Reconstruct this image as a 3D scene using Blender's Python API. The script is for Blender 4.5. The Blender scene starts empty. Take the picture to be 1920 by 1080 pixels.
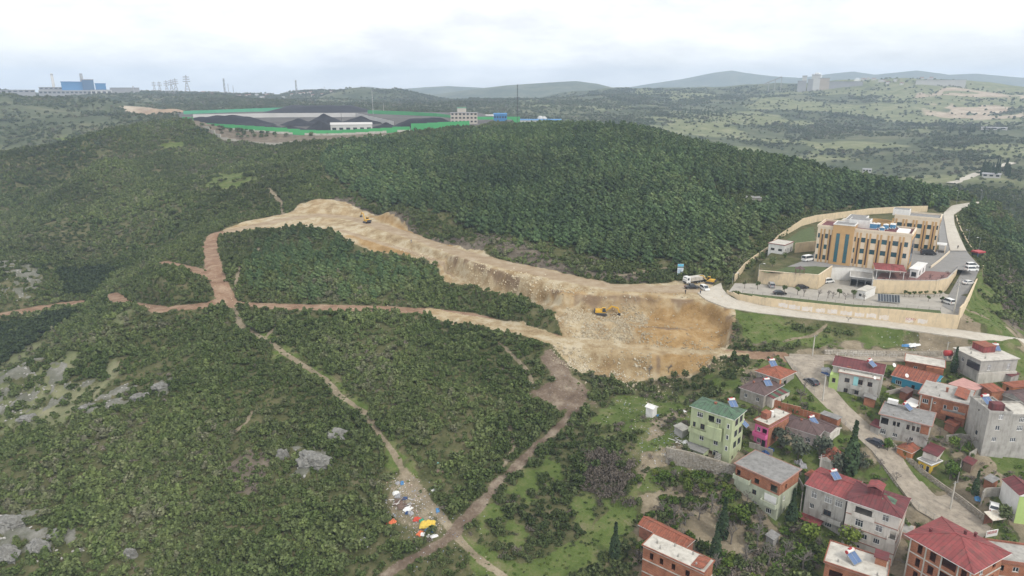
import bpy, bmesh, math, random
import numpy as np
from mathutils import Vector, Matrix

random.seed(7)
RNG = np.random.default_rng(11)
SC = bpy.context.scene
COL = SC.collection

# ------------------------------------------------------------------ camera
F_PX = 1280.0                     # focal length in photograph pixels (1920 wide)
PITCH = math.radians(16.1)
cam_d = bpy.data.cameras.new('camera')
cam_d.sensor_width = 36.0
cam_d.lens = 36.0 * F_PX / 1920.0
cam_d.clip_start = 1.0
cam_d.clip_end = 40000.0
cam = bpy.data.objects.new('camera', cam_d)
COL.objects.link(cam)
cam.location = (0, 0, 0)          # the drone; every z below is metres under it
cam.rotation_euler = (math.pi / 2 - PITCH, 0, 0)
SC.camera = cam

# ------------------------------------------------------------------ light
SUN_EL, SUN_AZ = math.radians(46), math.radians(138)   # azimuth clockwise from +Y
world = bpy.data.worlds.new('World')
SC.world = world
world.use_nodes = True
SKY_STRENGTH = 0.095
sun_d = bpy.data.lights.new('sun', 'SUN')
sun_d.energy = 1.5
sun_d.angle = math.radians(10)
sun_d.color = (1.0, 0.955, 0.88)
sun = bpy.data.objects.new('sun', sun_d)
COL.objects.link(sun)
sdir = Vector((math.sin(SUN_AZ) * math.cos(SUN_EL), math.cos(SUN_AZ) * math.cos(SUN_EL), math.sin(SUN_EL)))
sun.rotation_euler = sdir.to_track_quat('Z', 'Y').to_euler()
sun.location = sdir * 400
SC.view_settings.view_transform = 'Standard'
SC.view_settings.look = 'None'
SC.view_settings.gamma = 1.0
SC.view_settings.use_curve_mapping = False
SC.view_settings.exposure = 0.58
SC.cycles.max_bounces = 5
SC.cycles.diffuse_bounces = 2
SC.cycles.glossy_bounces = 2
SC.cycles.transmission_bounces = 2
SC.cycles.volume_bounces = 2
SC.cycles.transparent_max_bounces = 4

def build_sky():
    nt = world.node_tree
    nt.nodes.clear()
    N = nt.nodes.new
    L = nt.links.new
    out = N('ShaderNodeOutputWorld')
    bg = N('ShaderNodeBackground')
    bg.inputs['Strength'].default_value = SKY_STRENGTH
    sky = N('ShaderNodeTexSky')
    sky.sky_type = 'NISHITA'
    sky.sun_disc = False
    sky.sun_elevation = SUN_EL
    sky.sun_rotation = SUN_AZ
    sky.air_density = 1.2
    sky.dust_density = 2.0
    tc = N('ShaderNodeTexCoord')
    sep = N('ShaderNodeSeparateXYZ')
    L(tc.outputs['Generated'], sep.inputs[0])
    # flat cloud deck: direction divided by its height
    up = N('ShaderNodeMath'); up.operation = 'MAXIMUM'; up.inputs[1].default_value = 0.0
    L(sep.outputs['Z'], up.inputs[0])
    add = N('ShaderNodeMath'); add.operation = 'ADD'; add.inputs[1].default_value = 0.27
    L(up.outputs[0], add.inputs[0])
    dx = N('ShaderNodeMath'); dx.operation = 'DIVIDE'
    dy = N('ShaderNodeMath'); dy.operation = 'DIVIDE'
    L(sep.outputs['X'], dx.inputs[0]); L(add.outputs[0], dx.inputs[1])
    L(sep.outputs['Y'], dy.inputs[0]); L(add.outputs[0], dy.inputs[1])
    cmb = N('ShaderNodeCombineXYZ')
    L(dx.outputs[0], cmb.inputs[0]); L(dy.outputs[0], cmb.inputs[1])
    n1 = N('ShaderNodeTexNoise'); n1.inputs['Scale'].default_value = 0.62
    n1.inputs['Detail'].default_value = 7; n1.inputs['Roughness'].default_value = 0.52
    n1.inputs['Distortion'].default_value = 0.35
    L(cmb.outputs[0], n1.inputs['Vector'])
    n2 = N('ShaderNodeTexNoise'); n2.inputs['Scale'].default_value = 1.7
    n2.inputs['Detail'].default_value = 6; n2.inputs['Roughness'].default_value = 0.6
    L(cmb.outputs[0], n2.inputs['Vector'])
    cov = N('ShaderNodeValToRGB')           # how much of the blue the deck covers
    cov.color_ramp.elements[0].position = 0.30; cov.color_ramp.elements[0].color = (0.72, 0.72, 0.72, 1)
    cov.color_ramp.elements[1].position = 0.50; cov.color_ramp.elements[1].color = (1, 1, 1, 1)
    L(n1.outputs['Fac'], cov.inputs[0])
    shade = N('ShaderNodeValToRGB')         # thick grey bellies to bright thin cloud
    e = shade.color_ramp.elements
    e[0].position = 0.42; e[0].color = (10.2, 10.1, 10.0, 1)
    e[1].position = 0.58; e[1].color = (7.3, 7.35, 7.5, 1)
    mxn = N('ShaderNodeMath'); mxn.operation = 'MULTIPLY_ADD'
    mxn.inputs[1].default_value = 0.6
    L(n2.outputs['Fac'], mxn.inputs[0])
    sc2 = N('ShaderNodeMath'); sc2.operation = 'MULTIPLY'; sc2.inputs[1].default_value = 0.42
    L(n1.outputs['Fac'], sc2.inputs[0]); L(sc2.outputs[0], mxn.inputs[2])
    L(mxn.outputs[0], shade.inputs[0])
    mix = N('ShaderNodeMix'); mix.data_type = 'RGBA'
    L(cov.outputs[0], mix.inputs['Factor'])
    L(sky.outputs[0], mix.inputs['A'])
    L(shade.outputs[0], mix.inputs['B'])
    L(mix.outputs['Result'], bg.inputs['Color'])
    L(bg.outputs[0], out.inputs['Surface'])
build_sky()

# ------------------------------------------------------------------ helpers: photograph pixel -> ray -> place
CP, SP = math.cos(PITCH), math.sin(PITCH)
def pix_dir(px, py):
    u = (px - 960.0) / F_PX
    v = (py - 540.0) / F_PX
    return np.array([u, CP - v * SP, -SP - v * CP])
def on_plane(px, py, z):          # where the ray meets the level z
    d = pix_dir(px, py)
    return d * (z / d[2])
def at_range(px, py, r):          # where the ray is r metres out over the ground
    d = pix_dir(px, py)
    return d * (r / math.hypot(d[0], d[1]))
def az_of(px, py=300):
    d = pix_dir(px, py)
    return math.atan2(d[0], d[1])

def vnoise(x, y, seed=0):
    xi = np.floor(x).astype(np.int64); yi = np.floor(y).astype(np.int64)
    xf = x - xi; yf = y - yi
    xf = xf * xf * (3 - 2 * xf); yf = yf * yf * (3 - 2 * yf)
    def h(a, b):
        n = (a * 374761393 + b * 668265263 + seed * 1442695041) & 0x7fffffff
        n = ((n ^ (n >> 13)) * 1274126177) & 0x7fffffff
        n = (n ^ (n >> 16)) & 0xffff
        return n / 65535.0
    a = h(xi, yi); b = h(xi + 1, yi); c = h(xi, yi + 1); d = h(xi + 1, yi + 1)
    return (a * (1 - xf) + b * xf) * (1 - yf) + (c * (1 - xf) + d * xf) * yf
def fbm(x, y, scale, octv=4, seed=0):
    t = 0; amp = 0.5; s = 1.0 / scale; tot = 0
    for o in range(octv):
        t = t + amp * vnoise(x * s, y * s, seed + o * 17); tot += amp
        amp *= 0.5; s *= 2.03
    return t / tot
def smooth(a, b, x):
    t = np.clip((x - a) / (b - a), 0, 1)
    return t * t * (3 - 2 * t)

# ------------------------------------------------------------------ terrain heights
# control points: (photo x, photo y, metres below the drone)
DROP = [
 (0,1080,101),(300,1080,98),(600,1080,97),(900,1080,95.5),(1200,1080,94.5),(1500,1080,94),(1900,1080,91.5),
 (150,960,97),(450,960,93.5),(700,960,92.5),(850,1000,92.5),(1000,960,92),(1100,1000,92.5),(1300,960,91),(1440,985,91.5),
 (1640,1040,93),(1740,940,88.5),(1840,1000,89.5),(1640,835,83),(1560,730,76.6),(1500,690,74.4),(1850,940,86.5),(1850,850,82.5),
 (1850,770,78.5),(1850,700,75),(1345,845,83.5),(1240,775,82.5),(1130,850,87),(1460,760,79),(1420,720,77),(1540,900,87),
 (1230,712,83),(1230,657,75.6),(1130,704,83),(1080,685,80.5),(1330,700,79),(1300,558,68.2),(1300,645,75),(1372,600,71),(1285,600,73),
 (1200,605,73.5),(1130,590,72.6),(1050,558,69.5),(1060,520,67.6),(1180,540,67.8),(1310,538,67.8),(900,522,72),(870,475,67.8),(950,560,75),
 (900,600,77),(1060,638,76.2),(1400,662,75),(1480,668,74.3),(700,500,73),(800,540,75),(600,432,68.5),(500,470,71),(600,540,75),(430,575,77),
 (700,578,77.2),(400,480,74),(390,450,71),(420,432,69),(520,406,66.5),(600,378,62),(560,400,66.6),(700,412,67),(720,400,63),(780,440,67.3),
 (900,463,64.5),(1000,485,65.5),(1000,502,67.6),
 (700,700,83),(900,720,83.5),(600,640,80.5),(1000,800,87),(850,850,89),(700,780,86),(1050,722,82.5),(480,640,80),(300,640,84),(230,572,82),
 (180,625,88.5),(100,640,91.5),(100,720,91.5),(0,705,94),(300,780,88),(150,840,93),(450,800,87),(600,860,89.5),(0,900,97),
 (55,582,101),(170,548,97),(40,510,88),(0,480,88),(150,470,89),(300,400,72),(300,470,81),(0,400,86),(210,490,92),
 (400,350,60),(550,340,56.5),(300,330,64),(150,350,75),
 (1200,500,66.5),(800,400,59.5),(1100,440,63),(950,380,56.5),(1200,380,56.5),(1400,400,57.5),(1390,470,63.5),
 (1600,385,60.5),(1500,408,61.5),(1700,390,61.8),(1860,378,62.2),(1790,420,62.4),(1800,480,64),(1815,540,67),
 (1870,480,71.5),(1900,420,71.5),(1870,600,72.5),(1920,560,76),
 (1440,470,64),(1560,560,67.4),(1370,560,68),(1440,585,68.6),(1600,600,69.4),(1795,625,70.4),(1920,645,71.2),(1600,640,73.2),(1780,650,73.5),
 (1450,640,73.2),
]
# (photo x, photo y, metres out over the ground)
RANGE = [
 (200,300,620),(0,292,700),(200,246,740),(340,224,790),(120,272,720),(550,272,620),(440,250,720),
 (580,262,680),(600,250,705),(350,224,800),(600,226,900),(500,212,1010),(900,240,700),(700,208,1150),(800,225,850),(760,262,640),
 (1000,300,467),(1000,245,610),(1150,248,600),(1200,252,590),(1400,302,480),(1500,325,452),(1600,346,458),(1680,358,466),(1750,370,474),(1810,377,480),
 (1800,350,800),(1900,338,850),(1600,305,1100),(1400,262,1300),(1500,225,1700),(1300,205,1800),(1800,258,1400),(1900,280,1200),
 (1750,205,2100),(1500,176,2500),(1300,180,2400),(1650,160,2700),(1850,165,2800),(1100,205,1750),(1000,200,1700),(870,205,1500),
 (100,262,1000),(100,215,1250),(0,200,1350),(250,215,1400),(400,200,1500),(330,212,1150),
 (600,190,1800),(750,195,1800),(160,185,2300),(400,185,2200),
]
# (photo x, metres out, metres below) for ground that other ground hides
HID = [(1800,580,95),(1800,660,101),(1600,690,102),(1600,820,106),(1700,650,102),(1700,570,90),(1900,530,90),(1900,660,104),(1500,720,97),(1400,800,94),(1750,730,101),(1870,500,72),(2000,480,95),(2000,700,106),(1000,740,40),(1100,720,48),(1200,760,72),(1400,660,85),(1600,610,92),(1920,600,102),(900,800,32),
 (60,820,88),(200,900,72),(60,300,110),(120,292,108),(0,300,110),(330,930,45),
 (0,60,106),(480,60,106),(960,60,106),(1440,60,106),(1920,60,102),(2150,170,90),(2150,250,92),(2100,400,95),(2150,100,97),
 (-250,120,104),(-250,250,104),(-250,450,92),(-250,700,80),(2200,800,110),(2200,1500,80),(-200,1400,40),
 (0,3600,70),(500,3600,80),(1000,3600,90),(1500,3600,90),(1920,3600,60),(2200,3000,40),(-200,3000,30),
 (0,8800,120),(1000,8800,120),(1920,8800,120),(2200,8800,120),(-200,8800,120),(960,6000,110),(1920,6000,100),(0,6000,100)]
cpts = []
for px, py, dr in DROP:
    p = on_plane(px, py, -dr); cpts.append((math.atan2(p[0], p[1]), math.log(math.hypot(p[0], p[1])), p[2]))
for px, py, r in RANGE:
    p = at_range(px, py, r); cpts.append((math.atan2(p[0], p[1]), math.log(r), p[2]))
for px, r, dr in HID:
    cpts.append((az_of(px), math.log(r), -dr))
cpts = np.array(cpts)
def tps_k(d2):
    return 0.5 * d2 * np.log(d2 + 1e-12)
def tps_fit(P):
    n = len(P)
    d2 = ((P[:, None, :2] - P[None, :, :2]) ** 2).sum(-1)
    K = tps_k(d2) + np.eye(n) * 2e-4
    Q = np.hstack([np.ones((n, 1)), P[:, :2]])
    A = np.zeros((n + 3, n + 3))
    A[:n, :n] = K; A[:n, n:] = Q; A[n:, :n] = Q.T
    return np.linalg.solve(A, np.concatenate([P[:, 2], np.zeros(3)]))
TW = tps_fit(cpts)
def tps_eval(a, l):
    a = a.ravel(); l = l.ravel(); out = np.empty_like(a)
    for s in range(0, len(a), 40000):
        aa = a[s:s + 40000]; ll = l[s:s + 40000]
        d2 = (aa[:, None] - cpts[None, :, 0]) ** 2 + (ll[:, None] - cpts[None, :, 1]) ** 2
        out[s:s + 40000] = tps_k(d2) @ TW[:-3] + TW[-3] + TW[-2] * aa + TW[-1] * ll
    return out

AZ = np.linspace(math.radians(-52), math.radians(52), 861)
def logseg(a, b, ratio):
    n = max(2, int(math.log(b / a) / ratio))
    return np.exp(np.linspace(math.log(a), math.log(b), n, endpoint=False))
RR = np.concatenate([logseg(55, 100, 0.035), logseg(100, 450, 0.0046), logseg(450, 1200, 0.009), logseg(1200, 8800, 0.02), [8800.0]])
LR = np.log(RR)
NA, NR = len(AZ), len(RR)
# thin plate on a coarser lattice, then blended up
ca = np.linspace(AZ[0], AZ[-1], 261); cl = np.linspace(LR[0], LR[-1], 330)
CA, CL = np.meshgrid(ca, cl)
cz = tps_eval(CA, CL).reshape(CA.shape)
def bil(Z, fi, fj):
    i = np.clip(fi.astype(int), 0, Z.shape[0] - 2); j = np.clip(fj.astype(int), 0, Z.shape[1] - 2)
    a = fi - i; b = fj - j
    return (Z[i, j] * (1 - b) + Z[i, j + 1] * b) * (1 - a) + (Z[i + 1, j] * (1 - b) + Z[i + 1, j + 1] * b) * a
GA, GL = np.meshgrid(AZ, LR)
GR = np.exp(GL)
GX, GY = GR * np.sin(GA), GR * np.cos(GA)
HZ = bil(cz, (GL - cl[0]) / (cl[1] - cl[0]), (GA - ca[0]) / (ca[1] - ca[0]))

# far ridges and mountains: crest line from the photograph, real distance, wide flanks
def ridge(pts, r0, wf, wb, base, seed, rough=0.22):
    global HZ
    xs = np.array([az_of(p[0], p[1]) for p in pts]); zs = np.array([at_range(p[0], p[1], r0)[2] for p in pts])
    zr = np.interp(GA, xs, zs, left=base - 60, right=base - 60)
    k = np.where(GR < r0, (r0 - GR) / wf, (GR - r0) / wb)
    n = fbm(GX, GY, wf * 0.55, 5, seed) - 0.5
    k2 = np.abs(k) * (1 + 0.8 * n)
    prof = 1 / (1 + k2 ** 2 * 1.6) ** 1.2 - 0.16
    prof = prof * smooth(3.0, 1.6, np.abs(k)) / 0.84
    h = base + (zr - base) * prof
    h = h + n * rough * np.abs(zr - base) * smooth(0.0, 0.6, np.abs(k))
    h = h - 160 * smooth(0.22, 0.0, prof) - 160 * smooth(0.0, 0.05, np.maximum(xs[0] - GA, GA - xs[-1]))
    HZ = np.where(np.abs(k) < 3.0, np.maximum(HZ, h), HZ)
ridge([(-300,168),(0,166),(60,172),(180,176),(400,174),(520,176),(600,172),(700,180)], 2500, 500, 700, -70, 3)
ridge([(-300,172),(-100,176),(60,186),(180,184),(280,196),(380,214),(450,230)], 1500, 330, 300, -75, 5)
ridge([(560,190),(620,177),(680,170),(740,169),(800,181),(870,198),(930,215)], 2300, 500, 400, -80, 7)
ridge([(820,196),(900,188),(1000,186),(1060,172),(1120,168),(1200,168),(1300,166),(1400,160),(1500,160),(1560,152),(1680,146),(1800,151),(1920,158),(2100,150)], 2700, 420, 500, -85, 9)
ridge([(540,180),(600,170),(650,166),(690,162),(720,166),(760,166),(800,163),(840,161),(900,164),(960,172)], 5600, 900, 900, -110, 11)
ridge([(780,182),(880,168),(950,160),(1040,154),(1080,152),(1120,157),(1160,167),(1200,176)], 4200, 700, 700, -100, 13)
ridge([(1130,172),(1200,160),(1280,148),(1340,136),(1372,132),(1400,137),(1450,143),(1500,146),(1560,138),(1600,134),(1640,140),(1680,136),(1720,132),(1780,140),(1830,138),(1920,146),(2050,138),(2200,150)], 6800, 1100, 900, -120, 15)

def height(x, y):
    x = np.asarray(x, float); y = np.asarray(y, float)
    l = 0.5 * np.log(np.maximum(x * x + y * y, 1.0))
    fi = np.interp(l, LR, np.arange(NR)); fj = (np.arctan2(x, y) - AZ[0]) / (AZ[1] - AZ[0])
    return bil(HZ, np.clip(fi, 0, NR - 1.001), np.clip(fj, 0, NA - 1.001))
def ground(x, y):
    return float(height(np.array([x]), np.array([y]))[0])
MARCH = np.exp(np.linspace(math.log(58), math.log(9000), 2600))
def hit(px, py, h=0.0):           # ray against the ground raised by h
    d = pix_dir(px, py); hd = math.hypot(d[0], d[1])
    t = MARCH / hd
    dz = d[2] * t - (height(d[0] * t, d[1] * t) + h)
    neg = np.nonzero(dz <= 0)[0]
    if len(neg) == 0:
        return d * t[-1]
    i = neg[0]
    if i == 0:
        return d * t[0]
    a, b = dz[i - 1], dz[i]
    tt = t[i - 1] + (t[i] - t[i - 1]) * a / (a - b)
    return d * tt
def P(v):                          # polygon vertex: (px,py) on the ground, or ('r',px,r)
    if v[0] == 'r':
        a = az_of(v[1]); return (v[2] * math.sin(a), v[2] * math.cos(a))
    p = hit(v[0], v[1]); return (p[0], p[1])
def subset(xs, ys, pad):
    return np.nonzero((GX >= min(xs) - pad) & (GX <= max(xs) + pad) & (GY >= min(ys) - pad) & (GY <= max(ys) + pad))
def in_poly(x, y, poly):
    ins = np.zeros(x.shape, bool); n = len(poly)
    for i in range(n):
        x1, y1 = poly[i]; x2, y2 = poly[(i + 1) % n]
        c = ((y1 > y) != (y2 > y))
        with np.errstate(divide='ignore', invalid='ignore'):
            ins ^= c & (x < (x2 - x1) * (y - y1) / (y2 - y1 + 1e-12) + x1)
    return ins
def seg_dist(x, y, pts, closed=False):
    best = np.full(x.shape, 1e9); tpar = np.zeros(x.shape); n = len(pts)
    for i in range(n if closed else n - 1):
        x1, y1 = pts[i][:2]; x2, y2 = pts[(i + 1) % n][:2]
        dx, dy = x2 - x1, y2 - y1; L2 = dx * dx + dy * dy + 1e-9
        t = np.clip(((x - x1) * dx + (y - y1) * dy) / L2, 0, 1)
        d = np.hypot(x - x1 - t * dx, y - y1 - t * dy)
        m = d < best
        best = np.where(m, d, best); tpar = np.where(m, i + t, tpar)
    return best, tpar
def resample(pts, step):
    out = [np.array(pts[0], float)]
    for a, b in zip(pts[:-1], pts[1:]):
        a = np.array(a, float); b = np.array(b, float); n = max(1, int(np.linalg.norm((b - a)[:2]) / step))
        for k in range(1, n + 1):
            out.append(a + (b - a) * k / n)
    return out
def flat_poly(pix, z, feather=2.0, inner=False):      # level a terrace; a third value gives the level a vertex was read at
    poly = [tuple(on_plane(v[0], v[1], v[2] if len(v) > 2 else z)[:2]) for v in pix]
    ii = subset([p[0] for p in poly], [p[1] for p in poly], feather + 1)
    x, y = GX[ii], GY[ii]
    d, _ = seg_dist(x, y, poly, True)
    if inner: w = np.where(in_poly(x, y, poly), smooth(0.3, feather, d), 0.0)
    else: w = np.where(in_poly(x, y, poly), 1.0, smooth(feather, 0.0, d))
    HZ[ii] = HZ[ii] * (1 - w) + z * w
    return poly
def flat_line(pts3, half, feather, dz=0.0):   # bed a road: pts3 world points with z
    ii = subset([p[0] for p in pts3], [p[1] for p in pts3], half + feather + 1)
    x, y = GX[ii], GY[ii]
    d, t = seg_dist(x, y, pts3)
    zl = np.interp(t, np.arange(len(pts3)), [p[2] for p in pts3]) + dz
    w = smooth(half + feather, half, d)
    HZ[ii] = HZ[ii] * (1 - w) + zl * w
def on_ground(pix):
    return [hit(px, py) for px, py in pix]
def smooth_z(pts, it=6):
    p = [np.array(q, float) for q in pts]
    for _ in range(it):
        z = [q[2] for q in p]
        for i in range(1, len(p) - 1):
            p[i][2] = (z[i - 1] + 2 * z[i] + z[i + 1]) / 4
    return p

# natural roughness before anything is levelled
damp = smooth(90, 180, GR)
HZ += (fbm(GX, GY, 48, 3, 23) - 0.5) * 7.0 * smooth(110, 150, GR) * smooth(520, 330, GR) * smooth(az_of(1020), az_of(800), GA)
HZ += (fbm(GX, GY, 34, 4, 21) - 0.5) * 2.6 * smooth(80, 160, GR) * smooth(1500, 600, GR)
HZ += (fbm(GX, GY, 7, 3, 31) - 0.5) * 0.7 * smooth(900, 400, GR)
far = smooth(900, 1800, GR)
HZ += (fbm(GX, GY, 260, 4, 41) - 0.5) * 44 * far * smooth(3600, 2600, GR) 

# dirt tracks cut into the slope
TRACKS = {
 'contour': ([(212,553),(228,568),(300,578),(380,572),(430,571),(520,573),(600,577),(700,577),(800,583),(880,594),(960,610),(1050,636),(1200,654),(1330,661),(1400,664),(1480,668)], 6.8),
 'climb': ([(430,571),(412,535),(400,500),(394,460),(400,445),(430,432)], 6.4),
 'stub': ([(412,528),(375,508),(310,492)], 6.0),
 'gully_road': ([(-60,600),(0,592),(60,581),(120,570),(152,568)], 9.0),
}
track_w = {}
for k, (pix, w) in TRACKS.items():
    pts = smooth_z(resample(on_ground(pix), 4.0), 10)
    track_w[k] = (pts, w)
    flat_line(pts, w * 0.55, 3.5, -0.1)
# the excavated bench road
bench = smooth_z(resample(on_ground([(425,434),(480,422),(540,410),(600,402),(660,409),(720,424),(800,452),(880,478),(960,500),(1060,520),(1150,537),(1230,543),(1300,541)]), 4.0), 14)
flat_line(bench, 6.5, 5.0)
low = smooth_z(resample(on_ground([(640,432),(700,452),(760,470),(830,492),(870,520),(900,540),(980,562),(1040,585)]), 4.0), 8)
flat_line(low, 2.2, 3.0)

# hospital grounds: lower yard, upper terraces, outer road
Z_YARD, Z_UP, Z_RED = -67.2, -62.6, -63.4
ZY = Z_YARD
flat_poly([(1362,547),(1375,528),(1420,531),(1480,470),(1560,450),(1640,450),(1760,460),(1800,480),(1842,500),(1838,520),(1797,604),(1700,594),(1600,586),(1500,576),(1430,566),(1385,556)], Z_YARD, 1.2)
UP_POLY = [(1421,531,ZY),(1480,537,ZY),(1532,542,ZY),(1557,524,ZY),(1597,525,ZY),(1634,530,ZY),(1634,549,ZY),(1700,551,ZY),(1752,551,ZY),(1772,546,ZY),(1790,528,ZY),(1800,512),(1826,500),(1842,495),(1818,470),(1797,440),(1776,398),(1700,391),(1600,397),(1500,418),(1459,446),(1440,470),(1410,500)]
flat_poly(UP_POLY, Z_UP, 1.8, True)
flat_line([on_plane(1822,498,Z_UP), on_plane(1812,520,-64.6), on_plane(1796,556,Z_YARD), on_plane(1780,580,Z_YARD)], 3.4, 1.2, -.05)
ROAD_LO = [(1308,549),(1322,561),(1360,576),(1420,586),(1500,595),(1600,606),(1700,618),(1800,632),(1920,653),(2010,669)]
ROAD_UP = [(1352,530),(1356,545),(1376,560),(1430,573),(1500,584),(1600,596),(1700,606),(1800,619),(1920,636),(2010,650)]
def strip_pts(lo, up, n, z=None):
    def rs(pix):
        p = np.array(pix, float); s = np.concatenate([[0], np.cumsum(np.hypot(*np.diff(p, axis=0).T))])
        t = np.linspace(0, s[-1], n); return np.stack([np.interp(t, s, p[:, 0]), np.interp(t, s, p[:, 1])], 1)
    f = (lambda x, y: on_plane(x, y, z)) if z else hit
    a = [f(*q) for q in rs(lo)]; b = [f(*q) for q in rs(up)]
    for _ in range(25):
        za = [0.5 * (p[2] + q[2]) for p, q in zip(a, b)]
        for i in range(n):
            z = (za[max(i - 1, 0)] + 2 * za[i] + za[min(i + 1, n - 1)]) / 4
            a[i] = np.array([a[i][0], a[i][1], z]); b[i] = np.array([b[i][0], b[i][1], z])
    la_, lb_ = rs(lo), rs(up)
    return [on_plane(*q, p[2]) for q, p in zip(la_, a)], [on_plane(*q, p[2]) for q, p in zip(lb_, b)]
def bed_strip(a, b, feather=2.5, dz=-0.25):
    poly = [tuple(p[:2]) for p in a] + [tuple(p[:2]) for p in b[::-1]]
    mid = [(p + q) / 2 for p, q in zip(a, b)]
    ii = subset([p[0] for p in poly], [p[1] for p in poly], feather + 1)
    x, y = GX[ii], GY[ii]
    d, _ = seg_dist(x, y, poly, True)
    _, t = seg_dist(x, y, mid)
    zl = np.interp(t, np.arange(len(mid)), [m[2] for m in mid]) + dz
    w = np.where(in_poly(x, y, poly), 1.0, smooth(feather, 0.0, d))
    HZ[ii] = HZ[ii] * (1 - w) + zl * w
    return poly
ra, rb = strip_pts(ROAD_LO, ROAD_UP, 60)
road_poly = bed_strip(ra, rb)
TOWN_LO = [(1470,668),(1484,690),(1505,720),(1555,770),(1600,812),(1640,850),(1670,890),(1700,930),(1718,955),(1770,985),(1838,1012)]
TOWN_UP = [(1545,668),(1545,690),(1552,715),(1590,760),(1625,792),(1655,818),(1692,855),(1730,892),(1765,918),(1800,942),(1862,992)]
ta, tb = strip_pts(TOWN_LO, TOWN_UP, 60)
town_poly = bed_strip(ta, tb)
UPR_LO = [(1480,676),(1560,676),(1650,677),(1720,678),(1790,676)]
UPR_UP = [(1480,663),(1560,666),(1650,668),(1720,669),(1790,668)]
ua, ub = strip_pts(UPR_LO, UPR_UP, 24)
upr_poly = bed_strip(ua, ub, 1.5)
HR_LO = [(1812,470),(1800,445),(1790,420),(1788,402),(1810,388),(1835,382.5),(1862,380)]
HR_UP = [(1782,470),(1776,445),(1772,420),(1768,400),(1785,385),(1820,379.5),(1858,376.5)]
ha, hb = strip_pts(HR_LO, HR_UP, 30, -62.3)
hill_poly = bed_strip(ha, hb)
print('terrain', NA, NR, HZ.min(), HZ.max())
# ------------------------------------------------------------------ ground cover areas (world outlines from photo pixels)
def area(pix, soft=1.2, wob=1.0):
    poly = [P(v) for v in pix]
    ii = subset([p[0] for p in poly], [p[1] for p in poly], soft * 3 + wob * 3)
    x, y = GX[ii], GY[ii]
    d, _ = seg_dist(x, y, poly, True)
    s = np.where(in_poly(x, y, poly), d, -d) + (fbm(x, y, 3.0, 4, 77) - 0.5) * 3.2 * wob + (fbm(x, y, 14.0, 2, 79) - 0.5) * 3.0 * wob
    m = np.zeros(GX.shape); m[ii] = smooth(-soft, soft, s)
    return m
def line_mask(pts, w, soft=0.8, wob=0.6):
    ii = subset([p[0] for p in pts], [p[1] for p in pts], w + soft + 3)
    x, y = GX[ii], GY[ii]
    d, _ = seg_dist(x, y, pts)
    d = d + (fbm(x, y, 4.0, 3, 55) - 0.5) * 2 * wob
    m = np.zeros(GX.shape); m[ii] = smooth(w / 2 + soft, w / 2 - soft, d)
    return m
mx = np.maximum
Zr = np.zeros(GX.shape)
EXC_A = [(420,430),(470,412),(530,402),(560,385),(600,372),(645,379),(700,402),(770,430),(850,460),(950,489),(1060,513),(1150,534),(1230,532),(1280,526),(1340,528),(1345,548),(1376,580),(1382,602),(1372,640),(1360,662),(1200,657),(1060,640),(1046,605),(1030,575),(960,553),(880,535),(835,525),(822,500),(760,479),(700,470),(660,455),(630,437),(560,425),(480,433),(420,440)]
EXC_B = [(800,578),(860,588),(960,600),(1050,630),(1200,654),(1370,657),(1425,664),(1340,670),(1322,690),(1292,705),(1240,708),(1200,716),(1140,711),(1080,692),(1038,648),(950,622),(880,608),(800,590)]
sand = mx(area(EXC_A, 1.2, 0.8), area(EXC_B, 1.0, 0.6))
ochre = mx(area([(1215,572),(1290,562),(1350,572),(1374,600),(1366,640),(1300,646),(1205,642),(1200,612)], 3, 1.5), area([(1225,664),(1335,666),(1312,692),(1240,706),(1218,700)], 3, 1.0))
ochre = mx(ochre, 0.7 * area([(960,515),(1060,540),(1130,556),(1050,560),(980,545)], 3, 1.5))
ochre = mx(ochre, 0.8 * area([(650,440),(720,455),(800,480),(770,480),(690,465)], 2, 1))
ochre = mx(ochre, 0.75 * area([(690,398),(760,424),(850,456),(850,463),(760,434),(690,406)], 2, .6))
track = Zr
for k, (pts, w) in track_w.items():
    track = mx(track, line_mask(pts, w, 1.0, 0.7))
patch = area([(1026,662),(1058,692),(1098,732),(1104,756),(1062,770),(1040,752),(1000,735),(1040,715)], 2.5, 2.4) * 0.8
low_track = resample(on_ground([(1095,745),(1060,790),(1010,832),(930,910),(880,970),(850,1000),(800,1032),(730,1072),(690,1100)]), 4)
mud = line_mask(low_track, 2.6, 1.1, 1.2)
mudm = mx(mud, patch)
paths = Zr
FOOT = [([(440,580),(450,608),(490,632),(560,680),(610,710),(640,745),(690,780),(715,820),(745,860),(762,895),(800,938),(850,1000),(900,1050),(950,1085)], 1.7),
        ([(530,402),(527,380),(505,355)], 2.2), ([(443,540),(447,505),(485,465)], 1.3), ([(500,630),(520,608)], 1.0),
        ([(930,640),(985,690),(1000,720)], 0.9), ([(955,800),(965,840),(940,880)], 0.8), ([(440,810),(465,790),(470,772)], 1.1), ([(1340,350),(1345,372),(1360,382)], 1.4),
        ([(1470,640),(1520,630),(1550,608)], 0.9), ([(1220,505),(1150,520),(1270,498)], 1.2)]
for pix, w in FOOT:
    paths = mx(paths, line_mask(resample(on_ground(pix), 3), w, 0.7, 0.5))
paths = mx(paths, area([(760,880),(785,900),(800,930),(775,935),(745,900)], 2, 1) * 0.9)
paths = mx(paths, 0.8 * area([(1190,880),(1235,835),(1290,832),(1380,862),(1250,858),(1205,905),(1195,930)], 1.5, 1))
grass = Zr
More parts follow.
